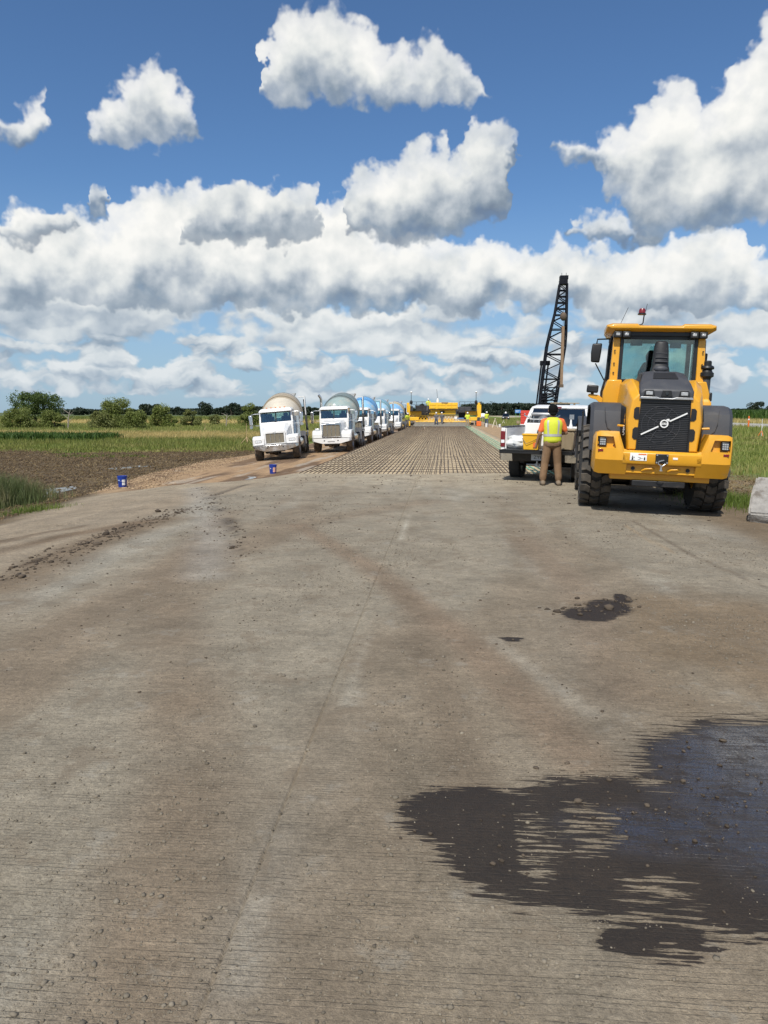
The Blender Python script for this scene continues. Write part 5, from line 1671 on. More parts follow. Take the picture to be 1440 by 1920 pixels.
for (mx, my, yw, rl, dc_, bc_, cc_, lb, sty, blu, stk) in MIX:
    make_mixer((mx, my, g1(mx, my) + .01), yw, rl, dc_, bc_, cc_, lb, sty, 0.0, blu, stk)

# ------------------------------------------------------------------ people
def capsule(mb, a, b, r0, r1, n=10):
    a, b = Vector(a), Vector(b)
    d = (b - a)
    ln = d.length
    t = d.normalized() if ln > 1e-6 else Vector((0, 0, 1))
    pts, rs = [], []
    for k in (-1.0, -.85, -.5):
        pts.append(a + t * (r0 * k))
        rs.append(max(r0 * math.sqrt(max(1 - k * k, 0)), r0 * .05))
    pts += [a, b]
    rs += [r0, r1]
    for k in (.5, .85, 1.0):
        pts.append(b + t * (r1 * k))
        rs.append(max(r1 * math.sqrt(max(1 - k * k, 0)), r1 * .05))
    mb.tube(pts, rs, n)


def make_person(loc, yaw, label, pose='stand', voxel=.014, vest=True, legs='pants', shirt='orangecloth', cap='blackcloth', group=None, h=1.0, near=False):
    """one continuous body grown from tapered limbs; cap, vest and tape are clothing on it"""
    T = empty('person', loc, (0, 0, R(yaw)))
    tag(T, label, 'person', group)
    segs = []   # (a, b, r0, r1, tag)
    S = lambda a, b, r0, r1, t_: segs.append((Vector(a), Vector(b), r0, r1, t_))
    lx0, rx0 = -.19, .155
    if pose == 'stand':
        hipz = .92
        knees = [(-.15, .02, .50), (.13, .03, .50)]
        ank = [(lx0, -.03, .10), (rx0, -.01, .10)]
    elif pose == 'walk':
        hipz = .90
        knees = [(-.10, .16, .50), (.10, -.04, .49)]
        ank = [(-.11, .20, .10), (.11, -.28, .13)]
    else:
        hipz = .88
        knees = [(-.13, .06, .48), (.13, .10, .48)]
        ank = [(-.14, -.02, .10), (.15, .02, .10)]
    lean = {'stand': .02, 'walk': .05, 'work': .22}[pose]
    for i, sx in enumerate((-1, 1)):
        hp = (sx * .095, 0, hipz)
        S(hp, knees[i], .106, .088, legs)
        S(knees[i], (ank[i][0], ank[i][1], ank[i][2] + .10), .088, .080, legs)
        S((ank[i][0], ank[i][1], ank[i][2] + .10), (ank[i][0], ank[i][1], ank[i][2] + .06), .080, .076, legs)
        S((ank[i][0], ank[i][1], ank[i][2] - .03), (ank[i][0] + sx * .015, ank[i][1] + .17, ank[i][2] - .05), .060, .050, 'boot')
        S((ank[i][0], ank[i][1] - .07, ank[i][2] - .045), (ank[i][0], ank[i][1], ank[i][2] - .03), .056, .060, 'boot')
    S((-.075, -.02, .95), (.075, -.02, .95), .125, .125, legs)
    S((-.07, 0, 1.02), (.07, 0, 1.02), .115, .115, shirt)
    S((-.07, lean * .3, 1.12), (.07, lean * .3, 1.12), .118, .118, shirt)
    S((-.085, lean * .6, 1.26), (.085, lean * .6, 1.26), .125, .125, shirt)
    S((-.10, lean * .9, 1.38), (.10, lean * .9, 1.38), .112, .112, shirt)
    S((-.15, lean, 1.44), (.15, lean, 1.44), .072, .072, shirt)
    hy = lean * 1.2
    S((0, lean, 1.47), (0, hy + .015, 1.57), .062, .056, 'skin')
    S((0, hy + .01, 1.645), (0, hy + .02, 1.70), .088, .094, 'skin')
    S((0, hy + .05, 1.60), (0, hy + .06, 1.62), .058, .06, 'skin')          # jaw
    S((0, hy + .115, 1.645), (0, hy + .105, 1.67), .016, .010, 'skin')        # nose
    for sx in (-1, 1):
        S((sx * .093, hy + .005, 1.645), (sx * .096, hy, 1.675), .018, .02, 'skin')  # ears
    if pose == 'stand':
        arms = [((-.20, lean, 1.43), (-.285, -.01, 1.16), (-.335, .10, .93)), ((.20, lean, 1.43), (.30, .05, 1.18), (.20, .30, 1.14))]
    elif pose == 'walk':
        arms = [((-.20, lean, 1.43), (-.27, -.12, 1.18), (-.25, .02, .95)), ((.20, lean, 1.43), (.27, .12, 1.18), (.25, .30, 1.02))]
    else:
        arms = [((-.20, lean, 1.43), (-.27, .18, 1.18), (-.16, .42, 1.02)), ((.20, lean, 1.43), (.27, .20, 1.18), (.16, .44, 1.02))]
    for i, (a, b, c) in enumerate(arms):
        a, b, c = Vector(a), Vector(b), Vector(c)
        mid = a.lerp(b, .72)
        S(a, mid, .068, .062, shirt)
        S(mid, b, .050, .044, 'skin')
        S(b, c, .043, .030, 'skin')
        d = (c - b).normalized()
        sd = d.cross(Vector((0, 1, 0) if abs(d.y) < .8 else (0, 0, 1))).normalized()
        S(c, c + d * .075, .030, .034, 'skin')
        if near:
            fw = Vector((0, 1, 0)) if abs(d.y) < .8 else Vector((0, 0, -1))
            for k in range(4):
                o_ = fw * (-.027 + .018 * k)
                ln = (.055, .065, .062, .048)[k]
                p0 = c + d * .085 + o_
                p1 = p0 + d * ln * .55
                p2 = p1 + d * ln * .35 + sd * (-.02 if i == 0 else .02)
                S(p0, p1, .0095, .009, 'skin')
                S(p1, p2, .009, .008, 'skin')
            S(c + d * .02 + fw * .03, c + d * .065 + fw * .062, .0115, .010, 'skin')
            S(c + d * .065 + fw * .062, c + d * .10 + fw * .060, .010, .008, 'skin')
    mb = MB()
    for (a, b, r0, r1, t_) in segs:
        capsule(mb, a, b, r0, r1, 12 if near else 8)
    names = []
    for s_ in segs:
        if s_[4] not in names:
            names.append(s_[4])
    o = link('body', mb.mesh('body', [M[k] for k in names]), T)
    md = o.modifiers.new('r', 'REMESH')
    md.mode = 'VOXEL'
    md.voxel_size = voxel
    ms = o.modifiers.new('s', 'SMOOTH')
    ms.factor = .5
    ms.iterations = 3 if near else 1
    bake(o)
    me = o.data
    n = len(me.polygons)
    cen = np.zeros(n * 3, np.float32)
    me.polygons.foreach_get('center', cen)
    cen = cen.reshape(-1, 3)
    best = np.full(n, 9.0)
    mi = np.zeros(n, np.int32)
    for (a, b, r0, r1, t_) in segs:
        a_, d_ = np.array(a), np.array(b - a)
        L2 = max(d_ @ d_, 1e-9)
        u = np.clip(((cen - a_) @ d_) / L2, 0, 1)
        q = np.linalg.norm(cen - a_ - u[:, None] * d_, axis=1) - (r0 + (r1 - r0) * u)
        s_ = q < best
        best[s_] = q[s_]
        mi[s_] = names.index(t_)
    me.materials.clear()
    for k in names:
        me.materials.append(M[k])
    me.polygons.foreach_set('material_index', mi)
    me.polygons.foreach_set('use_smooth', np.ones(n, bool))
    # cap
    cp = MB().lathe([(.105, 1.665), (.108, 1.70), (.103, 1.745), (.085, 1.785), (.05, 1.805), (.001, 1.81)], (0, hy + .012, 0), n=20, ellip=1.08)
    cp.loft([[(-.085, hy + .09, 1.675), (0, hy + .115, 1.68), (.085, hy + .09, 1.675), (.07, hy + .05, 1.69), (-.07, hy + .05, 1.69)], [(-.07, hy + .15, 1.665), (0, hy + .20, 1.66), (.07, hy + .15, 1.665), (.06, hy + .05, 1.70), (-.06, hy + .05, 1.70)]])
    cp = cp.build('cap' if near else 'hard_hat', M[cap], T)
    if near:
        MB().lathe([(.098, 1.60), (.102, 1.64), (.106, 1.68)], (0, hy + .01, 0), n=20, a0=R(185), a1=R(355)).build('hair', M['blackcloth'], T)
        MB().ball((0, hy - .05, 1.60), (.075, .05, .045)).build('hair', M['blackcloth'], T)
    if vest:
        def vr(zz, rx, ry, yo, n=36):
            return [(rx * math.cos(2 * math.pi * k / n), yo + ry * math.sin(2 * math.pi * k / n), zz) for k in range(n)]
        lv = [(.965, .205, .148), (1.03, .200, .146), (1.12, .198, .146), (1.22, .205, .150), (1.32, .215, .148), (1.40, .225, .138), (1.455, .205, .115), (1.495, .15, .085), (1.525, .09, .07)]
        yo = lambda z: lean * max(z - 1.0, 0) / .45 - .005
        rr_ = [vr(z, a, b, yo(z)) for z, a, b in lv]
        v = MB().loft(rr_, cap=False).build('vest', M['vest'], T)
        if near:
            sd = v.modifiers.new('t', 'SOLIDIFY')
            sd.thickness = .008
        def rad(z):
            zs = [q[0] for q in lv]
            return np.interp(z, zs, [q[1] for q in lv]) + .005, np.interp(z, zs, [q[2] for q in lv]) + .005
        hz = []
        for z in (1.10, 1.155):
            a, b = rad(z)
            hz.append(vr(z, a, b, yo(z)))
        MB().loft(hz, cap=False).build('reflective_band', M['reflect'], v)
        for a0, a1 in ((232, 244), (296, 308), (52, 64), (116, 128)):
            st = []
            for z in np.linspace(1.155, 1.46, 8):
                a, b = rad(z)
                st.append([(a * math.cos(R(q)) * (1 if True else 1), yo(z) + b * math.sin(R(q)), z) for q in np.linspace(a0, a1, 4)])
            MB().loft(st, cap=False, closed=False).build('reflective_band', M['reflect'], v)
    T.scale = (h, h, h)
    return T


make_person((2.42, 17.02, g1(2.42, 17.02) - .005), -2, 'worker in yellow safety vest, orange shirt and brown trousers facing the pickup tailgate', 'stand', .011, near=True, h=1.0)

M['limecloth'] = pm('lime_fabric', (.62, .72, .06), .8)
M['greycloth'] = pm('grey_fabric', (.12, .12, .13), .85)
M['tancloth'] = pm('tan_fabric', (.34, .27, .18), .85)
M['whitehat'] = M['whitep']
GP = 'paving crew around the paver'
for (x, y, yaw, pose, lg, sh, hat, txt) in (
        (-4.35, 88.5, 200, 'work', 'greycloth', 'limecloth', 'whitep', 'worker in lime shirt bending beside the left track of the paver'),
        (-.95, 91.5, 170, 'stand', 'jeans', 'greycloth', 'whitep', 'worker in dark clothes standing under the middle of the paver'),
        (-.25, 91.8, 150, 'walk', 'greycloth', 'greycloth', 'whitep', 'worker striding through the fresh concrete under the paver'),
        (2.75, 89.3, 180, 'stand', 'tancloth', 'limecloth', 'whitep', 'worker in lime shirt and tan trousers by the right beam of the paver'),
        (4.95, 88.9, 190, 'walk', 'jeans', 'limecloth', 'whitep', 'worker in lime shirt and jeans walking outside the right track of the paver')):
    make_person((x, y, g1(x, y)), yaw, txt, pose, .03, False, lg, sh, hat, GP)


# ------------------------------------------------------------------ slipform paver
def make_paver():
    T = empty('slipform_paver', (-.1, 93.5, -.15))
    tag(T, 'yellow slipform paver with crawler legs spanning the road at the end of the steel mat', 'paver')
    Y, K_ = M['yellow2'], M['blackmetal']
    b = MB().bb(-1.75, 1.75, -.9, .9, 2.15, 2.95).build('engine_house', Y, T, .04)
    for x0, x1 in ((-1.65, -.95), (-.7, .25), (.4, 1.0), (1.05, 1.65)):
        MB().bb(x0, x1, -.94, -.90, 2.25, 2.55).bb(x0, x1, -.94, -.90, 2.60, 2.88).build('access_panel', Y, b, .01)
    MB().bb(-.25, .55, -.98, -.88, 2.86, 3.02).build('hood_vent', M['tan'], b, .02)
    lo = MB().bb(-1.75, 1.5, -.7, .9, 1.52, 2.08).build('lower_house', Y, T, .03)
    MB().bb(-.40, .15, -.73, -.69, 1.68, 1.98).build('radiator', K_, lo)
    MB().bb(-1.75, 1.7, -1.05, -.85, 2.08, 2.15).build('walkway', K_, T)
    tr = MB().bb(-4.0, 1.4, -.35, .25, .75, .88).bb(-4.0, 1.4, -.35, .25, 1.28, 1.40)
    for k in range(14):
        x0 = -3.9 + k * .38
        tr.tube([(x0, -.3, .88), (x0 + .19, -.3, 1.28), (x0 + .38, -.3, .88)], .045, n=5)
    tr.build('auger_beam', Y, T)
    ag = MB().cyl((-3.4, -.6, .62), (3.4, -.6, .62), .07)
    for k in range(48):
        a = k * .9
        x0 = -3.4 + k * .142
        ag.prism([(-.6 + .26 * math.cos(a), .62 + .26 * math.sin(a)), (-.6 + .26 * math.cos(a + 1.2), .62 + .26 * math.sin(a + 1.2)), (-.6, .62)], 'x', x0, x0 + .03)
    ag.build('auger', Y, T)
    for sx in (-1, 1):
        leg = MB().bb(sx * 4.10, sx * 4.62, -.45, .15, 1.15, 2.7).bb(sx * 4.2, sx * 4.5, -.35, .05, 2.7, 2.95).build('leg_column', Y, T, .03)
        MB().bb(sx * 2.7, sx * 4.1, -.35, .2, 1.45, 1.92).build('side_beam', Y, leg, .03)
        MB().bb(sx * 3.0, sx * 4.15, -.5, .3, .75, 1.2).build('leg_bracket', Y, leg, .05)
        t_ = MB().loft([[(sx * x, yy, zz) for yy, zz in ((-1.5, .35), (-1.35, .68), (1.2, .68), (1.4, .35), (1.2, .04), (-1.3, .04))] for x in (4.08, 4.55)])
        t_ = t_.build('crawler_track', K_, T, .02)
        MB().bb(sx * 4.02, sx * 4.6, -1.62, -1.5, .12, .72).build('track_guard', M['orange'] if sx > 0 else Y, t_, .03)
        for k in range(11):
            MB().bb(sx * 4.06, sx * 4.57, -1.3 + k * .24, -1.2 + k * .24, .0, .06).build('track_shoe', K_, t_)
        rl = MB()
        for z in (2.35, 2.75, 3.05):
            rl.tube([(sx * 1.9, -.8, z), (sx * 4.0, -.8, z)], .022, n=5)
        for x in (1.95, 2.6, 3.3, 3.95):
            rl.tube([(sx * x, -.8, 1.95), (sx * x, -.8, 3.05)], .022, n=5)
        rl.build('railing', K_, T)
        MB().bb(sx * 1.75, sx * 4.1, -.9, .4, 1.92, 1.98).build('deck', K_, T)
        ma = MB().tube([(sx * 4.0, .2, 1.95), (sx * 4.0, .2, 4.2)], .035, n=6).build('lamp_mast', K_, T)
        MB().ball((sx * 4.0, .2, 4.25), (.14, .14, .11), 10, 6).build('balloon_lamp', M['whitep'], ma)
        MB().ball((sx * 4.0, .15, 3.0), (.2, .15, .28), 8, 5).build('hose_reel', K_, ma)
    MB().tube([(-.7, 0, 2.95), (-.85, 0, 4.6)], .02, n=5).build('antenna', K_, T)
    MB().lathe([(.14, 3.0), (.14, 3.3), (.06, 3.5), (.001, 3.5)], (-.72, 0, 0), n=10).build('sensor_dome', M['whitep'], T)
    MB().bb(-3.6, -2.0, 1.0, 2.2, .9, 1.75).build('hopper_plate', K_, T, .05)
    MB().bb(1.9, 3.0, .6, 2.4, .9, 1.85).build('hopper_plate', K_, T, .05)
    MB().bb(1.35, 1.7, -.6, -.2, .95, 1.25).build('control_box', M['whitep'], T, .02)
    cv = MB().hexa([(1.5, -.4, .95), (2.6, -.4, .95), (2.6, .6, .95), (1.5, .6, .95), (1.6, -.3, 1.12), (2.5, -.3, 1.12), (2.5, .5, 1.12), (1.6, .5, 1.12)])
    cv.build('tarpaulin', pm('blue_tarp', (.08, .16, .32), .6), T, .04)
    MB().bb(-3.75, 3.75, -.2, .9, .22, .50).build('mould_pan', K_, T, .02)
    # person-height platform
    return T


make_paver()
op = make_person((-1.95, 92.75, 1.5), 190, 'operator in lime vest standing on the paver deck by the engine house', 'stand', .03, True, 'greycloth', 'limecloth', 'whitep', GP)

# fresh concrete heaped in front of the paver
n_ = 90
px_ = np.linspace(-4.0, 3.4, n_)
py_ = np.linspace(90.8, 93.6, 26)
XX, YY = np.meshgrid(px_, py_)
prof = np.interp(YY, [90.8, 91.2, 91.9, 92.6, 93.6], [0, .22, .48, .55, .45]) * sm(-4.0, -3.5, XX) * (1 - sm(2.8, 3.4, XX))
ZZ = -.16 + prof * (.75 + .5 * fbm(XX * 2.2, YY * 2.2, 4))
I = np.arange(XX.size).reshape(XX.shape)
o = link('concrete_heap', np_mesh('concrete_heap', np.stack([XX.ravel(), YY.ravel(), ZZ.ravel()], -1), np.stack([I[:-1, :-1], I[:-1, 1:], I[1:, 1:], I[1:, :-1]], -1).reshape(-1, 4), [pm('fresh_concrete', (.20, .185, .155), .75, var=.25, scale=4, bump=.05, bscale=8)], True))
tag(o, 'heap of wet grey concrete spread in front of the paver', 'concrete heap')
# placer / belt machine behind it
B = empty('belt_placer', (0, 101, -.15))
tag(B, 'dark belt placer with gantry and railings standing behind the paver', 'machine')
MB().bb(-4.3, 4.3, -.3, .3, 1.5, 1.85).build('gantry_beam', M['grey'], B, .03)
for sx in (-1, 1):
    MB().bb(sx * 4.2, sx * 4.7, -.4, .4, .6, 2.6).build('gantry_leg', M['grey'], B, .03)
    MB().loft([[(sx * x, yy, zz) for yy, zz in ((-1.3, .35), (-1.1, .66), (1.1, .66), (1.3, .35), (1.1, .02), (-1.1, .02))] for x in (4.15, 4.75)]).build('crawler_track', M['blackmetal'], B)
MB().hexa([(-3.6, -.6, 1.85), (-2.0, -.6, 1.85), (-2.0, .6, 1.85), (-3.6, .6, 1.85), (-3.9, -.9, 2.7), (-1.7, -.9, 2.7), (-1.7, .9, 2.7), (-3.9, .9, 2.7)]).build('hopper', M['grey'], B)
MB().bb(1.6, 3.6, -.6, .6, 1.85, 2.5).build('engine_box', M['grey'], B, .05)


# ------------------------------------------------------------------ lattice crane
def make_crane():
    D_ = 90.0
    gx = (1021 - 833) / 1400 * D_
    T = empty('crawler_crane', (gx, D_, g1(gx, D_) - .25))
    tag(T, 'black lattice-boom crawler crane rising behind the pickup truck', 'crane')
    K_ = pm('crane_black', (.006, .007, .012), .6, var=.2, spec=.2)
    H = 17.6
    # section half widths up the boom and lean
    zs = [1.6, 3.0, 5.0, 7.6, 10.0, 11.5, 13.9, H - .4]
    hw = [.80, .90, .95, 1.0, 1.03, .92, .66, .42]
    cxs = [-.10, 0.0, .18, .50, .80, 1.0, 1.3, 1.52]
    cy = [0, .05, .12, .25, .35, .42, .55, .7]
    dp = [.55, .75, .8, .8, .8, .72, .5, .35]
    def P(z, sx, sy):
        return (np.interp(z, zs, cxs) + sx * np.interp(z, zs, hw), np.interp(z, zs, cy) + sy * np.interp(z, zs, dp), z)
    for sx in (-1, 1):
        for sy in (-1, 1):
            MB().tube([P(z, sx, sy) for z in zs], .115, n=6).build('boom_chord', K_, T)
    la = MB()
    z = zs[0]
    k = 0
    while z < H - 1.0:
        st = .75 if z < 5 else (.95 if z < 12 else .7)
        z2 = min(z + st, H - .4)
        s = 1 if k % 2 else -1
        for sy in (-1, 1):
            la.tube([P(z, -s, sy), P(z2, s, sy)], .058, n=4)
            if z < 5 or z > 13 or k % 3 == 0:
                la.tube([P(z, -1, sy), P(z, 1, sy)], .062, n=4)
        for sx in (-1, 1):
            la.tube([P(z, sx, -s), P(z2, sx, s)], .058, n=4)
        z = z2
        k += 1
    la.build('boom_lacing', K_, T)["kind"] = 'stuff'
    lo = MB()
    for k in range(11):
        z = 1.7 + k * .36
        lo.tube([P(z, -1, -1.1), P(z, 1, -1.1)], .06, n=4)
        lo.tube([P(z, -1 + .2 * (k % 3), -1.1), P(z + .36, -.2 + .2 * (k % 4), -1.1)], .06, n=4)
        lo.tube([P(z, .1 + .3 * (k % 3), -1.1), P(z + .36, .9 - .3 * (k % 2), -1.1)], .06, n=4)
    lo.bb(-.6, -.1, -.5, .5, 3.2, 4.6)
    lo.build('boom_foot', K_, T)
    hx = cxs[-1]
    hd_ = MB().bb(hx - .45, hx + .45, .2, 1.2, H - .5, H + .05).build('boom_head', K_, T, .05)
    MB().bb(hx - .42, hx + .5, .25, 1.15, H + .08, H + .5).build('head_sheave', K_, hd_)
    for q in (-.2, .3):
        MB().tube([(hx + q, .7, H + .5), (hx + q, .7, H + .85)], .025, n=4).build('head_pin', K_, hd_)
    # hanging hammer lead and hook
    ld = MB().bb(1.22, 1.52, -1.3, -1.0, 5.6, 12.2).build('hanging_timber', pm('weathered_timber', (.26, .17, .105), .8, var=.2), T)
    MB().bb(1.15, 1.6, -1.35, -.95, 5.3, 5.65).build('timber_shoe', M['rust'], ld)
    MB().ball((1.38, -1.1, 13.3), (.38, .38, .5), 10, 6).build('hook_block', M['rust'], T)
    MB().tube([(1.38, -1.1, 12.2), (1.38, -1.1, H - .3)], .02, n=4).build('hoist_rope', K_, T)
    # back mast
    ma = MB()
    for x in (-.95, -.15):
        for yy in (1.4, 1.9):
            ma.tube([(x - .25, yy + .6, 1.2), (x + .35, yy, 8.2)], .07, n=5)
    ma.bb(-.75, .35, 1.2, 2.1, 8.0, 8.5)
    ma.build('back_mast', K_, T)
    MB().tube([(-.2, 1.6, 8.4), (1.4, .7, H)], .025, n=4).build('pendant_line', K_, T)
    # low upper works and tracks
    MB().bb(-1.6, 1.6, -1.2, 3.6, 1.0, 1.95).build('upper_works', K_, T, .05)
    MB().bb(-1.3, 1.3, 3.6, 4.4, .9, 1.95).build('counterweight', K_, T, .05)
    for sx in (-1, 1):
        MB().loft([[(sx * x, yy, zz) for yy, zz in ((-2.6, .4), (-2.3, .85), (2.5, .85), (2.8, .4), (2.5, .0), (-2.3, .0))] for x in (1.2, 1.95)]).build('crawler_track', K_, T, .03)
    MB().bb(-1.2, 1.2, -1.2, 1.2, .4, 1.0).build('car_body', K_, T)


make_crane()

# ------------------------------------------------------------------ vegetation
def blades(pos, hgt, wid, lean, rg, name, mat, three=False):
    """pos (n,3); every blade one or two triangles"""
    n = len(pos)
    a = rg.uniform(0, 2 * np.pi, n)
    dx, dy = np.cos(a), np.sin(a)
    la = rg.uniform(0, 2 * np.pi, n)
    lx, ly = np.cos(la) * lean * hgt, np.sin(la) * lean * hgt
    b0 = pos + np.stack([-dx * wid, -dy * wid, np.zeros(n)], -1)
    b1 = pos + np.stack([dx * wid, dy * wid, np.zeros(n)], -1)
    if not three:
        tp = pos + np.stack([lx, ly, hgt], -1)
        V = np.stack([b0, b1, tp], 1).reshape(-1, 3)
        return np_mesh(name, V, np.arange(n * 3).reshape(-1, 3), [mat])
    m0 = pos + np.stack([-dx * wid * .7 + lx * .3, -dy * wid * .7 + ly * .3, hgt * .6], -1)
    m1 = pos + np.stack([dx * wid * .7 + lx * .3, dy * wid * .7 + ly * .3, hgt * .6], -1)
    tp = pos + np.stack([lx, ly, hgt * (1 - .25 * lean)], -1)
    V = np.stack([b0, b1, m1, m0, tp], 1).reshape(-1, 3)
    i = np.arange(n)[:, None] * 5
    Fq = np.concatenate([i + np.array([[0, 1, 2]]), i + np.array([[0, 2, 3]]), i + np.array([[3, 2, 4]])], 1).reshape(-1, 3)
    return np_mesh(name, V, Fq, [mat])


def scatter(n, x0, x1, y0, y1, rg, keep=None, power=1.0):
    x = rg.uniform(x0, x1, n)
    u = rg.uniform(0, 1, n)
    y = y0 + (y1 - y0) * u ** power
    if keep is not None:
        k = keep(x, y)
        x, y = x[k], y[k]
    return np.stack([x, y, gz(x, y)], -1)


def stuff(name, me, label):
    o = link(name, me)
    tag(o, label, kind='stuff')
    return o


LM = {}
LM['grass'] = leaf_mat('grass_blades', (.075, .125, .018), (.16, .22, .040), (.20, .21, .06))
LM['tall'] = leaf_mat('tall_grass_blades', (.065, .095, .030), (.15, .18, .070), (.22, .20, .10))
LM['bright'] = leaf_mat('bright_grass_blades', (.16, .20, .040), (.29, .315, .085), (.33, .30, .11), scale=.25)
LM['weed'] = leaf_mat('weed_leaves', (.11, .145, .030), (.24, .27, .065), (.22, .22, .06), scale=.2)
LM['straw'] = leaf_mat('ripe_grain', (.42, .32, .12), (.62, .50, .22), (.34, .30, .11), scale=.15)
LM['corn'] = leaf_mat('corn_leaves', (.035, .080, .014), (.09, .150, .030), (.06, .11, .02), scale=.1)
LM['dry'] = leaf_mat('dry_stalks', (.17, .118, .055), (.36, .265, .13), (.11, .078, .042), scale=.8)

rg = np.random.default_rng(11)
# tall clump at the left edge
def clump(px, py, n, sx, sy, h0, h1, mat, name, label, seed, wd=.006):
    r_ = np.random.default_rng(seed)
    p = at(px, py, -.2)
    for _ in range(6):
        p = at(px, py, g1(p.x, p.y))
    x = p.x + r_.normal(0, sx, n)
    y = p.y + r_.normal(0, sy, n)
    d_ = np.hypot((x - p.x) / sx, (y - p.y) / sy)
    pos = np.stack([x, y, gz(x, y) - .01], -1)
    hg = r_.uniform(h0, h1, n) * np.exp(-.12 * d_ ** 2)
    o = link(name, blades(pos, hg, np.full(n, wd), r_.uniform(.05, .55, n), r_, name, mat, True))
    tag(o, label, 'grass clump')
    return o


clump(-10, 950, 5200, .55, .75, .45, 1.0, LM['tall'], 'tall_grass_clump', 'tall dark green grass clump at the left road edge by the puddle', 21)
lt = clump(62, 958, 700, .35, .35, .06, .22, LM['grass'], 'low_grass_tuft', 'low grass tuft spreading from the tall clump on to the gravel edge', 22, .005)
lt["kind"] = 'stuff'
clump(1372, 945, 1800, .45, .7, .10, .34, LM['grass'], 'verge_grass_tuft', 'short green grass tuft beside the right rear tyre of the loader', 23, .005)

# right verge
k_ = lambda x, y: (fbm(x * .35, y * .35, 4) + .35 * sm(9.5, 12.5, x) - .25 * (1 - sm(8.5, 10.5, x)) > .42) & (x > 8.4)
pos = scatter(60000, 8.4, 33, 12, 60, rg, k_, 1.4)
n = len(pos)
dist = pos[:, 1]
stuff('verge_grass', blades(pos, rg.uniform(.12, .38, n), .006 + dist * .00035, rg.uniform(.1, .6, n), rg, 'verge_grass', LM['bright'], True), 'bright green grass on the right verge')
pos = scatter(40000, 9, 33, 55, 260, rg, None, 1.6)
n = len(pos)
stuff('far_verge_grass', blades(pos, rg.uniform(.2, .5, n), .02 + pos[:, 1] * .0006, rg.uniform(.1, .5, n), rg, 'far_verge_grass', LM['bright']), 'grass strip between the works and the carriageway')
# dry chopped stalks on the bare soil, both sides
k_ = lambda x, y: (x < np.interp(y, [0, 10, 14, 18, 21, 24, 30, 40, 60], [-7.3, -7.5, -8.3, -9.1, -10.4, -11.6, -12.6, -13.0, -12.0]))
pos = np.concatenate([scatter(60000, -36, -7.3, 9, 56, rg, k_, 1.1), scatter(9000, 6.0, 10.5, 10, 34, rg, None, 1.2)])
n = len(pos)
stuff('dry_stalk_litter', blades(pos, rg.uniform(.01, .08, n), rg.uniform(.006, .03, n) * (.6 + pos[:, 1] * .02), rg.uniform(.5, 4.0, n), rg, 'dry_stalk_litter', LM['dry']), 'chopped dry stalks on the dark muddy soil')
# soil clods
def clods(pos, size, rg, name, mat, flat=.6):
    ico = bmesh.new()
    bmesh.ops.create_icosphere(ico, subdivisions=1, radius=1)
    V0 = np.array([v.co[:] for v in ico.verts])
    F0 = np.array([[v.index for v in f.verts] for f in ico.faces])
    ico.free()
    n = len(pos)
    k = len(V0)
    V = V0[None] * (1 + rg.uniform(-.36, .36, (n, k, 1)))
    V = V * (size[:, None, None] * np.stack([rg.uniform(.7, 1.4, n), rg.uniform(.7, 1.3, n), rg.uniform(.45, .9, n) * flat / .6], -1)[:, None, :])
    a = rg.uniform(0, 6.28, n)
    c, s = np.cos(a)[:, None], np.sin(a)[:, None]
    V = np.stack([V[..., 0] * c - V[..., 1] * s, V[..., 0] * s + V[..., 1] * c, V[..., 2]], -1)
    V = V + pos[:, None, :] + np.array([0, 0, 1.0])[None, None] * (size * .22)[:, None, None]
    Fq = (F0[None] + (np.arange(n) * k)[:, None, None]).reshape(-1, 3)
    return np_mesh(name, V.reshape(-1, 3), Fq, [mat], False)


clodm = leaf_mat('soil_clods', (.06, .040, .022), (.145, .10, .055), (.09, .064, .038), trans=0, rough=.95, scale=.7)
pos = scatter(19000, -36, -7.6, 10, 54, rg, k_, 1.1)
stuff('soil_clods', clods(pos, rg.uniform(.015, .06, len(pos)) * (.7 + pos[:, 1] * .012), rg, 'soil_clods', clodm), 'lumps of dark soil on the muddy field')
tanm = leaf_mat('spoil_lumps', (.24, .165, .10), (.44, .32, .20), (.18, .12, .08), trans=0, rough=.95, scale=.9)
yy = rg.uniform(21.5, 44, 2600)
xx = np.interp(yy, [18, 21, 24, 30, 40, 60], [-8.6, -9.4, -10.6, -11.8, -12.4, -12]) + rg.normal(0, .6, 2600)
pos = np.stack([xx, yy, gz(xx, yy)], -1)
stuff('spoil_lumps', clods(pos, rg.uniform(.012, .045, len(pos)), rg, 'spoil_lumps', tanm), 'tan lumps of spoil along the haul road edge')
# gravel on the slab
stone = leaf_mat('pebbles', (.095, .080, .060), (.25, .215, .165), (.17, .145, .11), trans=0, rough=.9, scale=1.5)
def dens(x, y):
    v = fbm(x * 1.1 + 3, y * .45 + 3, 4)
    streak = np.exp(-((x + .95 + .10 * (y - 2)) / .38) ** 2) * .20
    c = at(1430, 1205)
    right = np.exp(-(((x - c.x) / 1.3) ** 2 + ((y - c.y) / 1.3) ** 2)) * .30
    return v + streak + right
def wetness(x, y):
    ix = np.clip(np.searchsorted(xs, x), 0, nx - 1)
    iy = np.clip(np.searchsorted(ys, y), 0, ny - 1)
    return wet[iy, ix]
px = rg.uniform(-4.4, 4.8, 300000)
py = 1.5 + 13 * rg.uniform(0, 1, 300000) ** 2.1
dn = dens(px, py)
k = rg.uniform(0, 1, len(px)) < (.010 + sm(.44, .85, dn) * .22) * np.where(wetness(px, py) > .47, .10, 1.0)
px, py = px[k], py[k]
pos = np.stack([px, py, gz(px, py)], -1)
sz = np.minimum(rg.lognormal(-5.7, .50, len(px)), .012) * (.8 + py * .06)
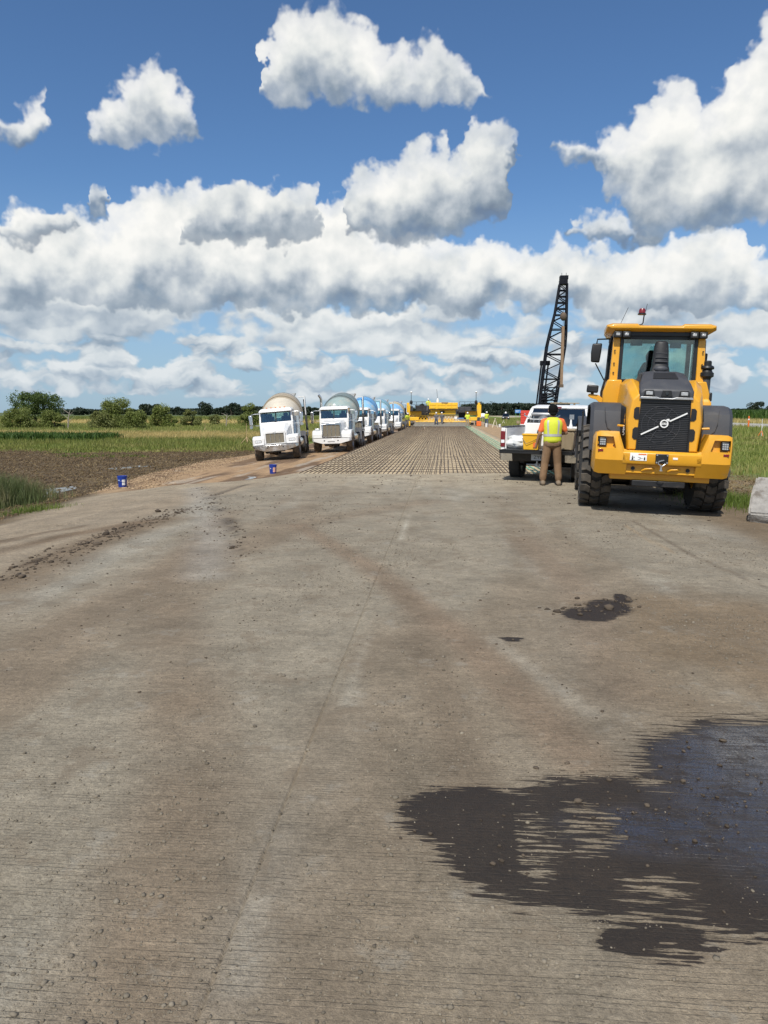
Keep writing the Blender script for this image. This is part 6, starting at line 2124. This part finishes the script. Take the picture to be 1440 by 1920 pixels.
stuff('gravel', clods(pos, sz, rg, 'gravel', stone, .7), 'loose pebbles scattered over the concrete')
# finer grit
px = rg.uniform(-4.4, 4.8, 420000)
py = 1.5 + 9 * rg.uniform(0, 1, 420000) ** 1.9
dn = dens(px, py)
k = rg.uniform(0, 1, len(px)) < (.05 + sm(.40, .75, dn) * .40) * np.where(wetness(px, py) > .47, .06, 1.0)
px, py = px[k], py[k]
n = len(px)
sz = np.minimum(rg.lognormal(-6.25, .40, n), .0045) * (.8 + py * .10)
pos = np.stack([px, py, gz(px, py) + sz * .2], -1)
oc = np.array([(1, 0, 0), (0, 1, 0), (-1, 0, 0), (0, -1, 0), (0, 0, 1)], float)
V = oc[None] * sz[:, None, None] * rg.uniform(.6, 1.4, (n, 5, 1)) + pos[:, None]
Fo = np.array([(0, 1, 4), (1, 2, 4), (2, 3, 4), (3, 0, 4)])
stuff('grit', np_mesh('grit', V.reshape(-1, 3), (Fo[None] + (np.arange(n) * 5)[:, None, None]).reshape(-1, 3), [stone]), 'fine grit lying on the dusty concrete')
clm = leaf_mat('mud_clods', (.05, .038, .028), (.11, .085, .062), None, trans=0, rough=.95)
cl = []
for (a, b, m_, s_) in (((60, 1052), (355, 948), 340, .16), ((20, 1080), (130, 1030), 90, .14), ((380, 905), (450, 1050), 160, .14), ((1040, 1150), (1180, 1130), 40, .12), ((1260, 1420), (1440, 1600), 120, .28), ((900, 1560), (1300, 1520), 60, .3)):
    p, q = at(*a), at(*b)
    u = rg.uniform(0, 1, m_)
    cl.append(np.stack([p.x + (q.x - p.x) * u + rg.normal(0, s_, m_), p.y + (q.y - p.y) * u + rg.normal(0, s_, m_)], -1))
u = rg.uniform(0, 1, 2600)
sx_, sy_ = rg.uniform(-4.2, 4.4, 2600), 4.0 + 15.5 * u ** 1.3
kk_ = rg.uniform(0, 1, 2600) < sm(.40, .62, fbm(sx_ * .9 + 50, sy_ * .5 + 20, 3))
cl.append(np.stack([sx_[kk_], sy_[kk_]], -1))
nspk = int(kk_.sum())
cl = np.concatenate(cl)
pos = np.stack([cl[:, 0], cl[:, 1], gz(cl[:, 0], cl[:, 1])], -1)
stuff('mud_clods', clods(pos, np.minimum(rg.lognormal(-4.9, .45, len(pos)), .035) * np.where(np.arange(len(pos)) >= len(pos) - nspk, .30 + pos[:, 1] * .055, np.where(pos[:, 1] > 6, 1.7, .75)), rg, 'mud_clods', clm, .5), 'dark clods of mud dropped on the road')

# left fields
kf = lambda x, y: (x < np.interp(y, [40, 60, 120, 300], [-13.5, -12.5, -11, -10]))
def band(name, n, y0, y1, h0, h1, wk, mat, label, thr=None, x0=-75, lean=.5, pw=1.0, sc=.12, ramp=0):
    keep = kf if thr is None else (lambda x, y: kf(x, y) & (fbm(x * sc + 8, y * sc, 3) > thr))
    pos = scatter(n, x0, -10, y0, y1, rg, keep, pw)
    m_ = len(pos)
    hh = rg.uniform(h0, h1, m_) * (np.clip((pos[:, 1] + 6 * fbm(pos[:, 0] * .15, pos[:, 1] * .15, 3) - ramp) / 9, .12, 1) if ramp else 1)
    return stuff(name, blades(pos, hh, wk * (.6 + rg.uniform(0, .8, m_)), rg.uniform(.1, lean, m_), rg, name, mat), label)


band('low_weeds', 26000, 44, 58, .05, .22, .03, LM['grass'], 'thin green weeds at the edge of the muddy soil', .50)
band('leafy_weeds', 60000, 52, 74, .2, .62, .045, LM['weed'], 'leafy green weeds in front of the grain strip', ramp=54)
band('bright_weeds', 40000, 50, 72, .15, .5, .045, LM['bright'], 'lighter green grass mixed into the weeds', .44, ramp=51)
band('grain_strip', 60000, 71, 93, .35, .75, .035, LM['straw'], 'strip of ripe yellow grain across the field')
band('meadow_grass', 60000, 90, 165, .25, .7, .09, LM['bright'], 'green meadow around the bushes', None, -120)
band('far_grain', 26000, 165, 250, .3, .7, .16, LM['straw'], 'far strip of yellow grain', .45, -190)
band('far_meadow', 24000, 230, 380, .3, .8, .25, LM['weed'], 'far green field', None, -260)
# row of maize at the left
pos = scatter(9000, -66, -32, 66, 73, rg)
m_ = len(pos)
stuff('maize_row', blades(pos, rg.uniform(.7, 1.15, m_), .06 + .03 * rg.uniform(0, 1, m_), rg.uniform(.1, .7, m_), rg, 'maize_row', LM['corn'], True), 'dark green maize standing at the left of the field')
# corn field on the right
pos = np.concatenate([scatter(46000, 52.5, 75, 60, 330, rg, None, 1.2), scatter(36000, 75, 190, 120, 420, rg)])
m_ = len(pos)
stuff('corn_field', blades(pos, rg.uniform(1.3, 2.3, m_), .12 + pos[:, 1] * .0006, rg.uniform(.05, .45, m_), rg, 'corn_field', LM['corn'], True), 'dense green corn field beyond the carriageway')
pos = scatter(16000, 46, 52, 60, 320, rg, None, 1.3)
m_ = len(pos)
stuff('roadside_grass', blades(pos, rg.uniform(.3, .8, m_), .05, rg.uniform(.1, .5, m_), rg, 'roadside_grass', LM['straw']), 'dry roadside grass in front of the corn')


# ------------------------------------------------------------------ trees
BARK = pm('bark', (.085, .068, .05), .9, var=.3)


def make_tree(name, x, y, hgt, wid, seed, mat, label, cat='tree', group=None, n=5200, leaf=.11, trunk_h=.25, clumps=26, shape='round', z=None, sparse=0.0):
    r_ = np.random.default_rng(seed)
    T = empty(name, (x, y, g1(x, y) if z is None else z))
    tag(T, label, cat, group)
    cl = []
    for k in range(clumps):
        u = r_.uniform(0, 1)
        if shape == 'round':
            zz = hgt * (trunk_h + (1 - trunk_h) * (.08 + .84 * u ** .8))
            rad = wid / 2 * math.sin(math.pi * min(max((zz / hgt - trunk_h * .6) / (1.12 - trunk_h * .6), .05), .98)) ** .6
        else:   # bushy down to the ground
            zz = hgt * (.06 + .86 * u ** 1.1)
            rad = wid / 2 * (1 - .55 * (zz / hgt) ** 1.6)
        a = r_.uniform(0, 6.283)
        q = r_.uniform(.25, 1.15) ** .7
        cl.append((rad * q * math.cos(a), rad * q * math.sin(a) * .8, zz, (r_.uniform(.25, 1.0) ** 1.2 * 1.25 + .12) * wid * (.21 if clumps > 16 else .25)))
    tr = MB()
    tr.tube([(0, 0, -.1), (.03 * wid, .02, hgt * .25), (-.02 * wid, .03, hgt * .55), (.02 * wid, 0, hgt * .8)], [.032 * hgt, .026 * hgt, .016 * hgt, .006 * hgt], n=7)
    tr = tr.build('trunk', BARK, T)
    lb = MB()
    for (a, b, c, r0) in cl[::2]:
        z0 = min(c * .55, hgt * .5)
        lb.tube([(0, 0, z0), (a * .45, b * .45, (z0 + c) / 2 + .05 * hgt), (a, b, c)], [.010 * hgt, .006 * hgt, .002 * hgt], n=4)
    lb = lb.build('limbs', BARK, tr)
    lb["kind"] = 'stuff'
    n = int(n * 2.0)
    per = n // clumps
    P = []
    for (a, b, c, r0) in cl:
        d = r_.normal(0, 1, (per, 3))
        d /= np.linalg.norm(d, axis=1)[:, None]
        rad = r0 * r_.uniform(.25, 1.05, per) ** .55
        d[:, 2] *= .72
        P.append(np.array([a, b, c]) + d * rad[:, None])
    P = np.concatenate(P)
    P = P[P[:, 2] > .03 * hgt]
    m_ = len(P)
    u = r_.normal(0, 1, (m_, 3))
    u /= np.linalg.norm(u, axis=1)[:, None]
    v = np.cross(u, r_.normal(0, 1, (m_, 3)))
    v /= np.linalg.norm(v, axis=1)[:, None]
    s = (leaf * r_.uniform(.6, 1.5, m_))[:, None]
    V = np.stack([P - u * s, P + v * s * .55, P + u * s, P - v * s * .55], 1).reshape(-1, 3)
    link('crown', np_mesh('crown', V, np.arange(m_ * 4).reshape(-1, 4), [mat]), T)
    return T


TM1 = leaf_mat('willow_leaves', (.12, .155, .035), (.25, .28, .085), (.17, .21, .05), scale=.5)
TM2 = leaf_mat('dark_tree_leaves', (.05, .085, .022), (.12, .165, .045), (.08, .12, .03), scale=.5)
TM3 = leaf_mat('olive_bush_leaves', (.13, .155, .04), (.26, .27, .10), (.17, .19, .06), scale=.5)
FAR = leaf_mat('distant_tree_leaves', (.018, .030, .020), (.040, .058, .030), None, trans=.15)


def tree_px(name, px, y, top_py, wpx, seed, mat, label, **kw):
    """stands at distance y; height and width read from the photograph"""
    D_ = y
    x = (px - 833) / 1400 * D_
    zb = kw.pop('zb', None)
    z0 = g1(x, y) if zb is None else zb
    hgt = CAM_Z + (774 - top_py) * D_ / 1400 - z0
    return make_tree(name, x, y, hgt, wpx * D_ / 1400, seed, mat, label, **kw)


tree_px('ash_tree', 42, 124, 738, 92, 1, TM2, 'taller dark green tree rising behind the willow bushes at the field edge', n=5200, leaf=.13, clumps=30, trunk_h=.3)
tree_px('willow_bush', 14, 117, 768, 66, 2, TM1, 'broad olive willow bush in front of the taller dark tree', cat='bush', n=6500, shape='bush', leaf=.10)
tree_px('willow_bush', 80, 119, 773, 48, 3, TM1, 'rounded willow bush at the right foot of the taller dark tree', cat='bush', n=5000, shape='bush', leaf=.10)
tree_px('willow_tree', 212, 119, 750, 74, 4, TM1, 'large spreading willow, tallest of the middle clump of bushes', n=9000, shape='bush', leaf=.10, clumps=36)
tree_px('willow_bush', 172, 115, 772, 50, 5, TM3, 'low olive bush at the left end of the middle clump', cat='bush', n=4600, shape='bush', leaf=.09)
tree_px('willow_bush', 244, 114, 774, 56, 6, TM1, 'low green bush at the right foot of the spreading willow', cat='bush', n=4600, shape='bush', leaf=.09)
tree_px('round_bush', 297, 128, 764, 54, 7, TM1, 'dense round green bush next to the middle clump', cat='bush', n=5200, shape='bush', leaf=.11)
tree_px('round_bush', 353, 137, 769, 38, 8, TM3, 'smaller round bush standing alone in the meadow', cat='bush', n=3600, shape='bush', leaf=.11)
tree_px('small_bush', 398, 150, 778, 22, 9, TM3, 'small bush beside a pale dead stump', cat='bush', n=1800, shape='bush', leaf=.12)
tree_px('round_bush', 466, 138, 759, 42, 10, TM1, 'pale green rounded tree behind the first mixer truck', cat='bush', n=4200, shape='bush', leaf=.11)
for (px, y, h_, txt, sd) in ((108, 118, 3.4, 'bare dead tree snag leaning beside the willow bushes', 5), (420, 138, 2.6, 'pale dead stump with broken branches near the small bush', 6)):
    x = (px - 833) / 1400 * y
    r_ = random.Random(sd)
    T = empty('dead_tree', (x, y, g1(x, y)))
    tag(T, txt, 'dead tree')
    dm_ = pm('dead_wood', (.30, .26, .22), .9)
    MB().tube([(0, 0, -.1), (.1, 0, h_ * .5), (.25 * (1 if px > 200 else 2.2), 0, h_)], [.11, .09, .03], n=6).build('trunk', dm_, T)
    for k in range(4):
        z0 = h_ * (.4 + .13 * k)
        sgn = -1 if k % 2 else 1
        MB().tube([(.1 + .05 * k, 0, z0), (.1 + sgn * .6, .1, z0 + .5), (.1 + sgn * 1.0, .1, z0 + r_.uniform(.5, 1.0))], [.045, .03, .012], n=5).build('branch', dm_, T)

# distant trees along the horizon: the ones that stand out singly
r_ = random.Random(4)
far = []
for (px, top, wpx, y) in ((137, 770, 26, 560), (262, 762, 30, 520), (283, 760, 22, 540), (322, 765, 24, 560), (382, 758, 38, 480), (412, 764, 22, 560), (430, 759, 26, 540), (448, 760, 24, 520), (574, 764, 30, 520), (587, 768, 22, 560),
                         (912, 760, 44, 520), (938, 757, 30, 500), (960, 762, 34, 560), (985, 760, 26, 540), (808, 755, 22, 420), (790, 757, 16, 430), (1395, 756, 30, 700), (1425, 756, 40, 720)):
    far.append((px, top, wpx, y))
for i, (px, top, wpx, y) in enumerate(far):
    side = 'left of the works' if px < 700 else 'right of the works'
    tree_px('distant_tree', px, y, top, wpx * 1.15, 100 + i, FAR, 'dark distant tree standing out from the horizon woods ' + side, n=1500, leaf=.55, clumps=12, shape='bush', group='distant trees ' + side, zb=-.6)


def wood(name, x0, x1, y, h0, h1, seed, label, n=14000, leaf=.8):
    rr = np.random.default_rng(seed)
    x = rr.uniform(x0, x1, n)
    top = h0 + (h1 - h0) * fbm(x * .03 + seed, x * 0 + 2.5, 4) * 1.3
    z = -.6 + top * rr.uniform(.0, 1, n) ** .7
    P = np.stack([x, y + rr.uniform(-8, 8, n), z], -1)
    u = rr.normal(0, 1, (n, 3))
    u /= np.linalg.norm(u, axis=1)[:, None]
    v = np.cross(u, rr.normal(0, 1, (n, 3)))
    v /= np.linalg.norm(v, axis=1)[:, None]
    s = (leaf * rr.uniform(.6, 1.6, n))[:, None]
    V = np.stack([P - u * s, P + v * s * .7, P + u * s, P - v * s * .7], 1).reshape(-1, 3)
    stuff(name, np_mesh(name, V, np.arange(n * 4).reshape(-1, 4), [FAR]), label)


wood('far_wood', -460, 260, 780, 3, 7.5, 3, 'low dark wood along the whole horizon', 20000, 1.1)
wood('near_wood_right', 12, 90, 560, 5, 10, 8, 'darker wood on the horizon right of the paver', 6000, .9)
wood('near_wood_left', -190, -75, 640, 3, 8, 9, 'dark wood on the horizon behind the meadow', 6000, .9)
wood('far_wood_right', 260, 700, 1100, 4, 8, 5, 'thin far wood beyond the corn field', 6000, 1.6)

# ------------------------------------------------------------------ puddles in the mud
WM = bpy.data.materials.new('puddle_water')
WM.use_nodes = True
t = NT(WM.node_tree)
b = t.n['Principled BSDF']
b.inputs['Base Color'].default_value = (.05, .045, .04, 1)
b.inputs['Roughness'].default_value = .04
b.inputs['IOR'].default_value = 1.33
b.inputs['Specular IOR Level'].default_value = 1.0
bn = t.new('ShaderNodeBump')
bn.inputs['Distance'].default_value = .004
t.put(bn.inputs['Height'], t.noise(t.new('ShaderNodeTexCoord').outputs['Object'], 6, 2))
t.l.new(bn.outputs[0], b.inputs['Normal'])


def puddle(px, py, rxp, ryp, seed, label, lift=.004):
    p = at(px, py, -.6)
    for _ in range(8):
        p = at(px, py, g1(p.x, p.y))
    ex = rxp * p.y / 1400
    q0, q1 = at(px, py - ryp, p.z), at(px, py + ryp, p.z)
    ey = abs(q0.y - q1.y) / 2
    rr = random.Random(seed)
    n = 48
    pts = []
    for k in range(n):
        a = 2 * math.pi * k / n
        r = .75 + .5 * float(fbm(np.array([math.cos(a) * 2.2 + seed + 9]), np.array([math.sin(a) * 2.2 + 9]), 4)[0] - .3) * 1.6
        pts.append((ex * r * math.cos(a), ey * r * math.sin(a)))
    zmin = min(g1(p.x + a, p.y + b_) for a, b_ in pts)
    zm = sum(g1(p.x + a, p.y + b_) for a, b_ in pts) / n
    mb = MB().prism(pts, 'z', -.04, 0)
    o = mb.build('puddle', WM, None, loc=(p.x, p.y, zm + lift), smooth=False)
    tag(o, label, 'puddle')
    o["kind"] = 'structure'


puddle(92, 922, 34, 11, 2, 'bright sky-reflecting puddle beside the tall grass clump')
puddle(72, 934, 18, 6, 5, 'small puddle at the foot of the tall grass clump')
puddle(255, 877, 40, 4, 3, 'thin puddle across the muddy soil behind the bucket')
puddle(462, 896, 20, 3, 4, 'small milky puddle at the start of the haul road')

# ------------------------------------------------------------------ stakes, signs, far vehicles
def tripod(px, py, label, h_=1.5, hue='wood', legs=4, sc=1.0, spread=.45):
    p = gpos(px, py)
    T = empty('marker_tripod', p)
    tag(T, label, 'marker stand')
    MB().cyl((0, 0, 0), (0, 0, h_), .014 * sc, n=6).build('pole', M[hue], T)
    for k in range(legs):
        a = 2 * math.pi * (k + .3) / legs
        MB().cyl((spread * math.cos(a), spread * math.sin(a), -.03), (0, 0, h_ * .42), .018 * sc, n=5).build('leg', M['wood' if hue == 'wood' else 'orange'], T)


tripod(463, 838, 'wooden lath tripod standing beside the first mixer truck', 1.9, 'wood', 4, 1.3, .75)
tripod(1427, 824, 'orange-legged survey tripod with pale pole in the right verge grass', 1.55, 'whitep', 3, 1.2, .4)
tripod(128, 846, 'thin lath stand left of the works in the weeds', 1.3, 'wood', 3, 1.0, .4) if False else None
tripod(385, 812, 'pair of thin wooden laths standing in the meadow near the bushes', 1.6, 'wood', 2, 1.4, .5)


def aframe(px, py, label, h_=1.0):
    p = gpos(px, py)
    T = empty('sawhorse_stand', p)
    tag(T, label, 'sawhorse')
    wm = M['tan'] if False else pm('cream_wood', (.66, .60, .44), .7)
    for yy in (-.35, .35):
        for sx in (-1, 1):
            MB().cyl((sx * .30, yy, 0), (0, yy, h_), .03, n=5).build('leg', wm, T)
    MB().bb(-.05, .05, -.5, .5, h_ - .03, h_ + .06).build('top_rail', wm, T)


aframe(928, 802, 'cream sawhorse stand on the tan shoulder nearest the paver', 1.0)
aframe(944, 797, 'cream sawhorse stand at the grass edge of the tan shoulder', .8)
aframe(977, 812, 'cream sawhorse stand by the red marker board behind the pickup', 1.0)
p = gpos(912, 801)
bucket('white_pail', p, M['whitep'], 'white pail on the tan shoulder near the paver', h=.45)
p = gpos(937, 801)
bucket('white_pail', p, M['whitep'], 'white pail beside the sawhorse stands on the shoulder', h=.4)
# red and white marker board behind the pickup
p = at(985, 812, -.2)
T = empty('marker_board', (p.x, p.y, g1(p.x, p.y)))
tag(T, 'red and white marker board on a brown crate behind the pickup', 'marker board')
cr = MB().bb(-.55, .55, -.3, .3, 0, .45).build('crate', pm('brown_crate', (.24, .13, .07), .8), T, .02)
MB().bb(-.45, .45, -.05, .05, .45, .85).build('lower_panel', M['whitep'], T, .01)
MB().bb(-.45, .45, -.06, .06, .85, 2.05).build('upper_panel', M['redplastic'], T, .02)
for k in range(5):
    MB().bb(-.45, .45, -.068, -.06, 1.0 + k * .2, 1.02 + k * .2).build('panel_groove', M['red'], T)
MB().bb(-.8, -.55, -.2, .2, .9, 1.15).build('battery_box', M['tan'], T, .02)
MB().cyl((-.68, 0, 0), (-.68, 0, .9), .04, n=6).build('post', M['wood'], T)
# delineators by the carriageway
def delineator(px, py, label, mat=None, h_=1.05):
    p = at(px, py, 0)
    o = MB().lathe([(.20, 0), (.20, .05), (.06, .07), (.055, h_), (.001, h_ + .02)], n=12).build('delineator_post', mat or M['orange'], None, loc=(p.x, p.y, g1(p.x, p.y)))
    tag(o, label, 'delineator', 'delineators along the carriageway')
    MB().lathe([(.062, h_ * .7), (.062, h_ * .8)], n=12).build('reflective_band', M['whitep'], o)
    o.scale = (1.4, 1.4, 1.25)


delineator(1403, 803, 'orange delineator post at the carriageway edge in front of the corn')
for k, px in enumerate((905, 915, 950, 1000)):
    p = at(px, 792 - k, -.1)
    o = MB().cyl((0, 0, 0), (0, 0, 1.25), .03, n=5).build('survey_stake', M['wood'], None, loc=(p.x, p.y, g1(p.x, p.y)))
    tag(o, 'thin pale survey stake in the grass right of the paver', 'stake', 'survey stakes right of the paver')
    MB().box((.05, 0, 1.2), (.10, .01, .08)).build('ribbon', M['orange'], o)
# blue road sign
x, y = (968 - 833) / 1400 * 230, 230
T = empty('road_sign', (x, y, g1(x, y)))
tag(T, 'blue road sign on two posts beside the carriageway', 'road sign')
MB().bb(-.85, .85, -.03, .03, 1.9, 2.9).build('sign_panel', M['bluesign'], T, .02)
MB().bb(-.7, .5, -.036, -.03, 2.5, 2.62).bb(-.7, .2, -.036, -.03, 2.2, 2.3).build('sign_text', M['whitep'], T)
for sx in (-1, 1):
    MB().bb(sx * .6 - .05, sx * .6 + .05, -.0, .08, 0, 1.95).build('post', pm('green_post', (.12, .35, .10), .6), T)


def small_car(px, y, yaw, col, label, kind='truck'):
    x = (px - 833) / 1400 * y
    T = empty('oncoming_vehicle', (x, y, g1(x, y)), (0, 0, R(yaw)))
    tag(T, label, 'vehicle')
    pt = pm('car_paint', col, .35, coat=.5)
    bd = MB().loft([[(-.95, -2.6, .45), (.95, -2.6, .45), (.95, 2.6, .45), (-.95, 2.6, .45)], [(-.98, -2.6, .9), (.98, -2.6, .9), (.98, 2.6, .85), (-.98, 2.6, .85)], [(-.9, -2.5, 1.15), (.9, -2.5, 1.15), (.88, 2.5, 1.08), (-.88, 2.5, 1.08)]]).build('body', pt, T, .05)
    cb = MB().loft([[(-.88, -1.0, 1.1), (.88, -1.0, 1.1), (.88, 1.2, 1.1), (-.88, 1.2, 1.1)], [(-.7, -.8, 1.85), (.7, -.8, 1.85), (.7, .6, 1.85), (-.7, .6, 1.85)]]).build('cabin', M['dglass'] if kind == 'truck' else pt, T, .04)
    MB().bb(-.74, .74, -.82, .62, 1.80, 1.90).build('roof', pt, T, .03)
    for sx in (-1, 1):
        MB().ball((sx * .68, 2.58, .82), (.20, .08, .13), 10, 6).build('headlight', M['lens'], T)
        wheel(T, (sx * .85, 1.7, .38), .38, .26, M['rubber'], M['steel'])
        wheel(T, (sx * .85, -1.7, .38), .38, .26, M['rubber'], M['steel'])
    MB().bb(-.5, .5, 2.55, 2.63, .6, .85).build('grille', M['black'], T)
    if kind == 'truck':
        MB().lathe([(.25, 1.92), (.25, 2.15), (.12, 2.35), (.001, 2.38)], (0, 0, 0), n=14).build('roof_light', M['whitep'], T)
    return T


small_car(946, 205, 176, (.015, .015, .017), 'dark pickup with white roof light and headlights coming along the right')
small_car(904, 240, 178, (.7, .7, .7), 'small white van far off on the carriageway', 'van')
small_car(933, 150, 178, (.5, .5, .52), 'pale car just behind the dark oncoming pickup', 'van') if False else None
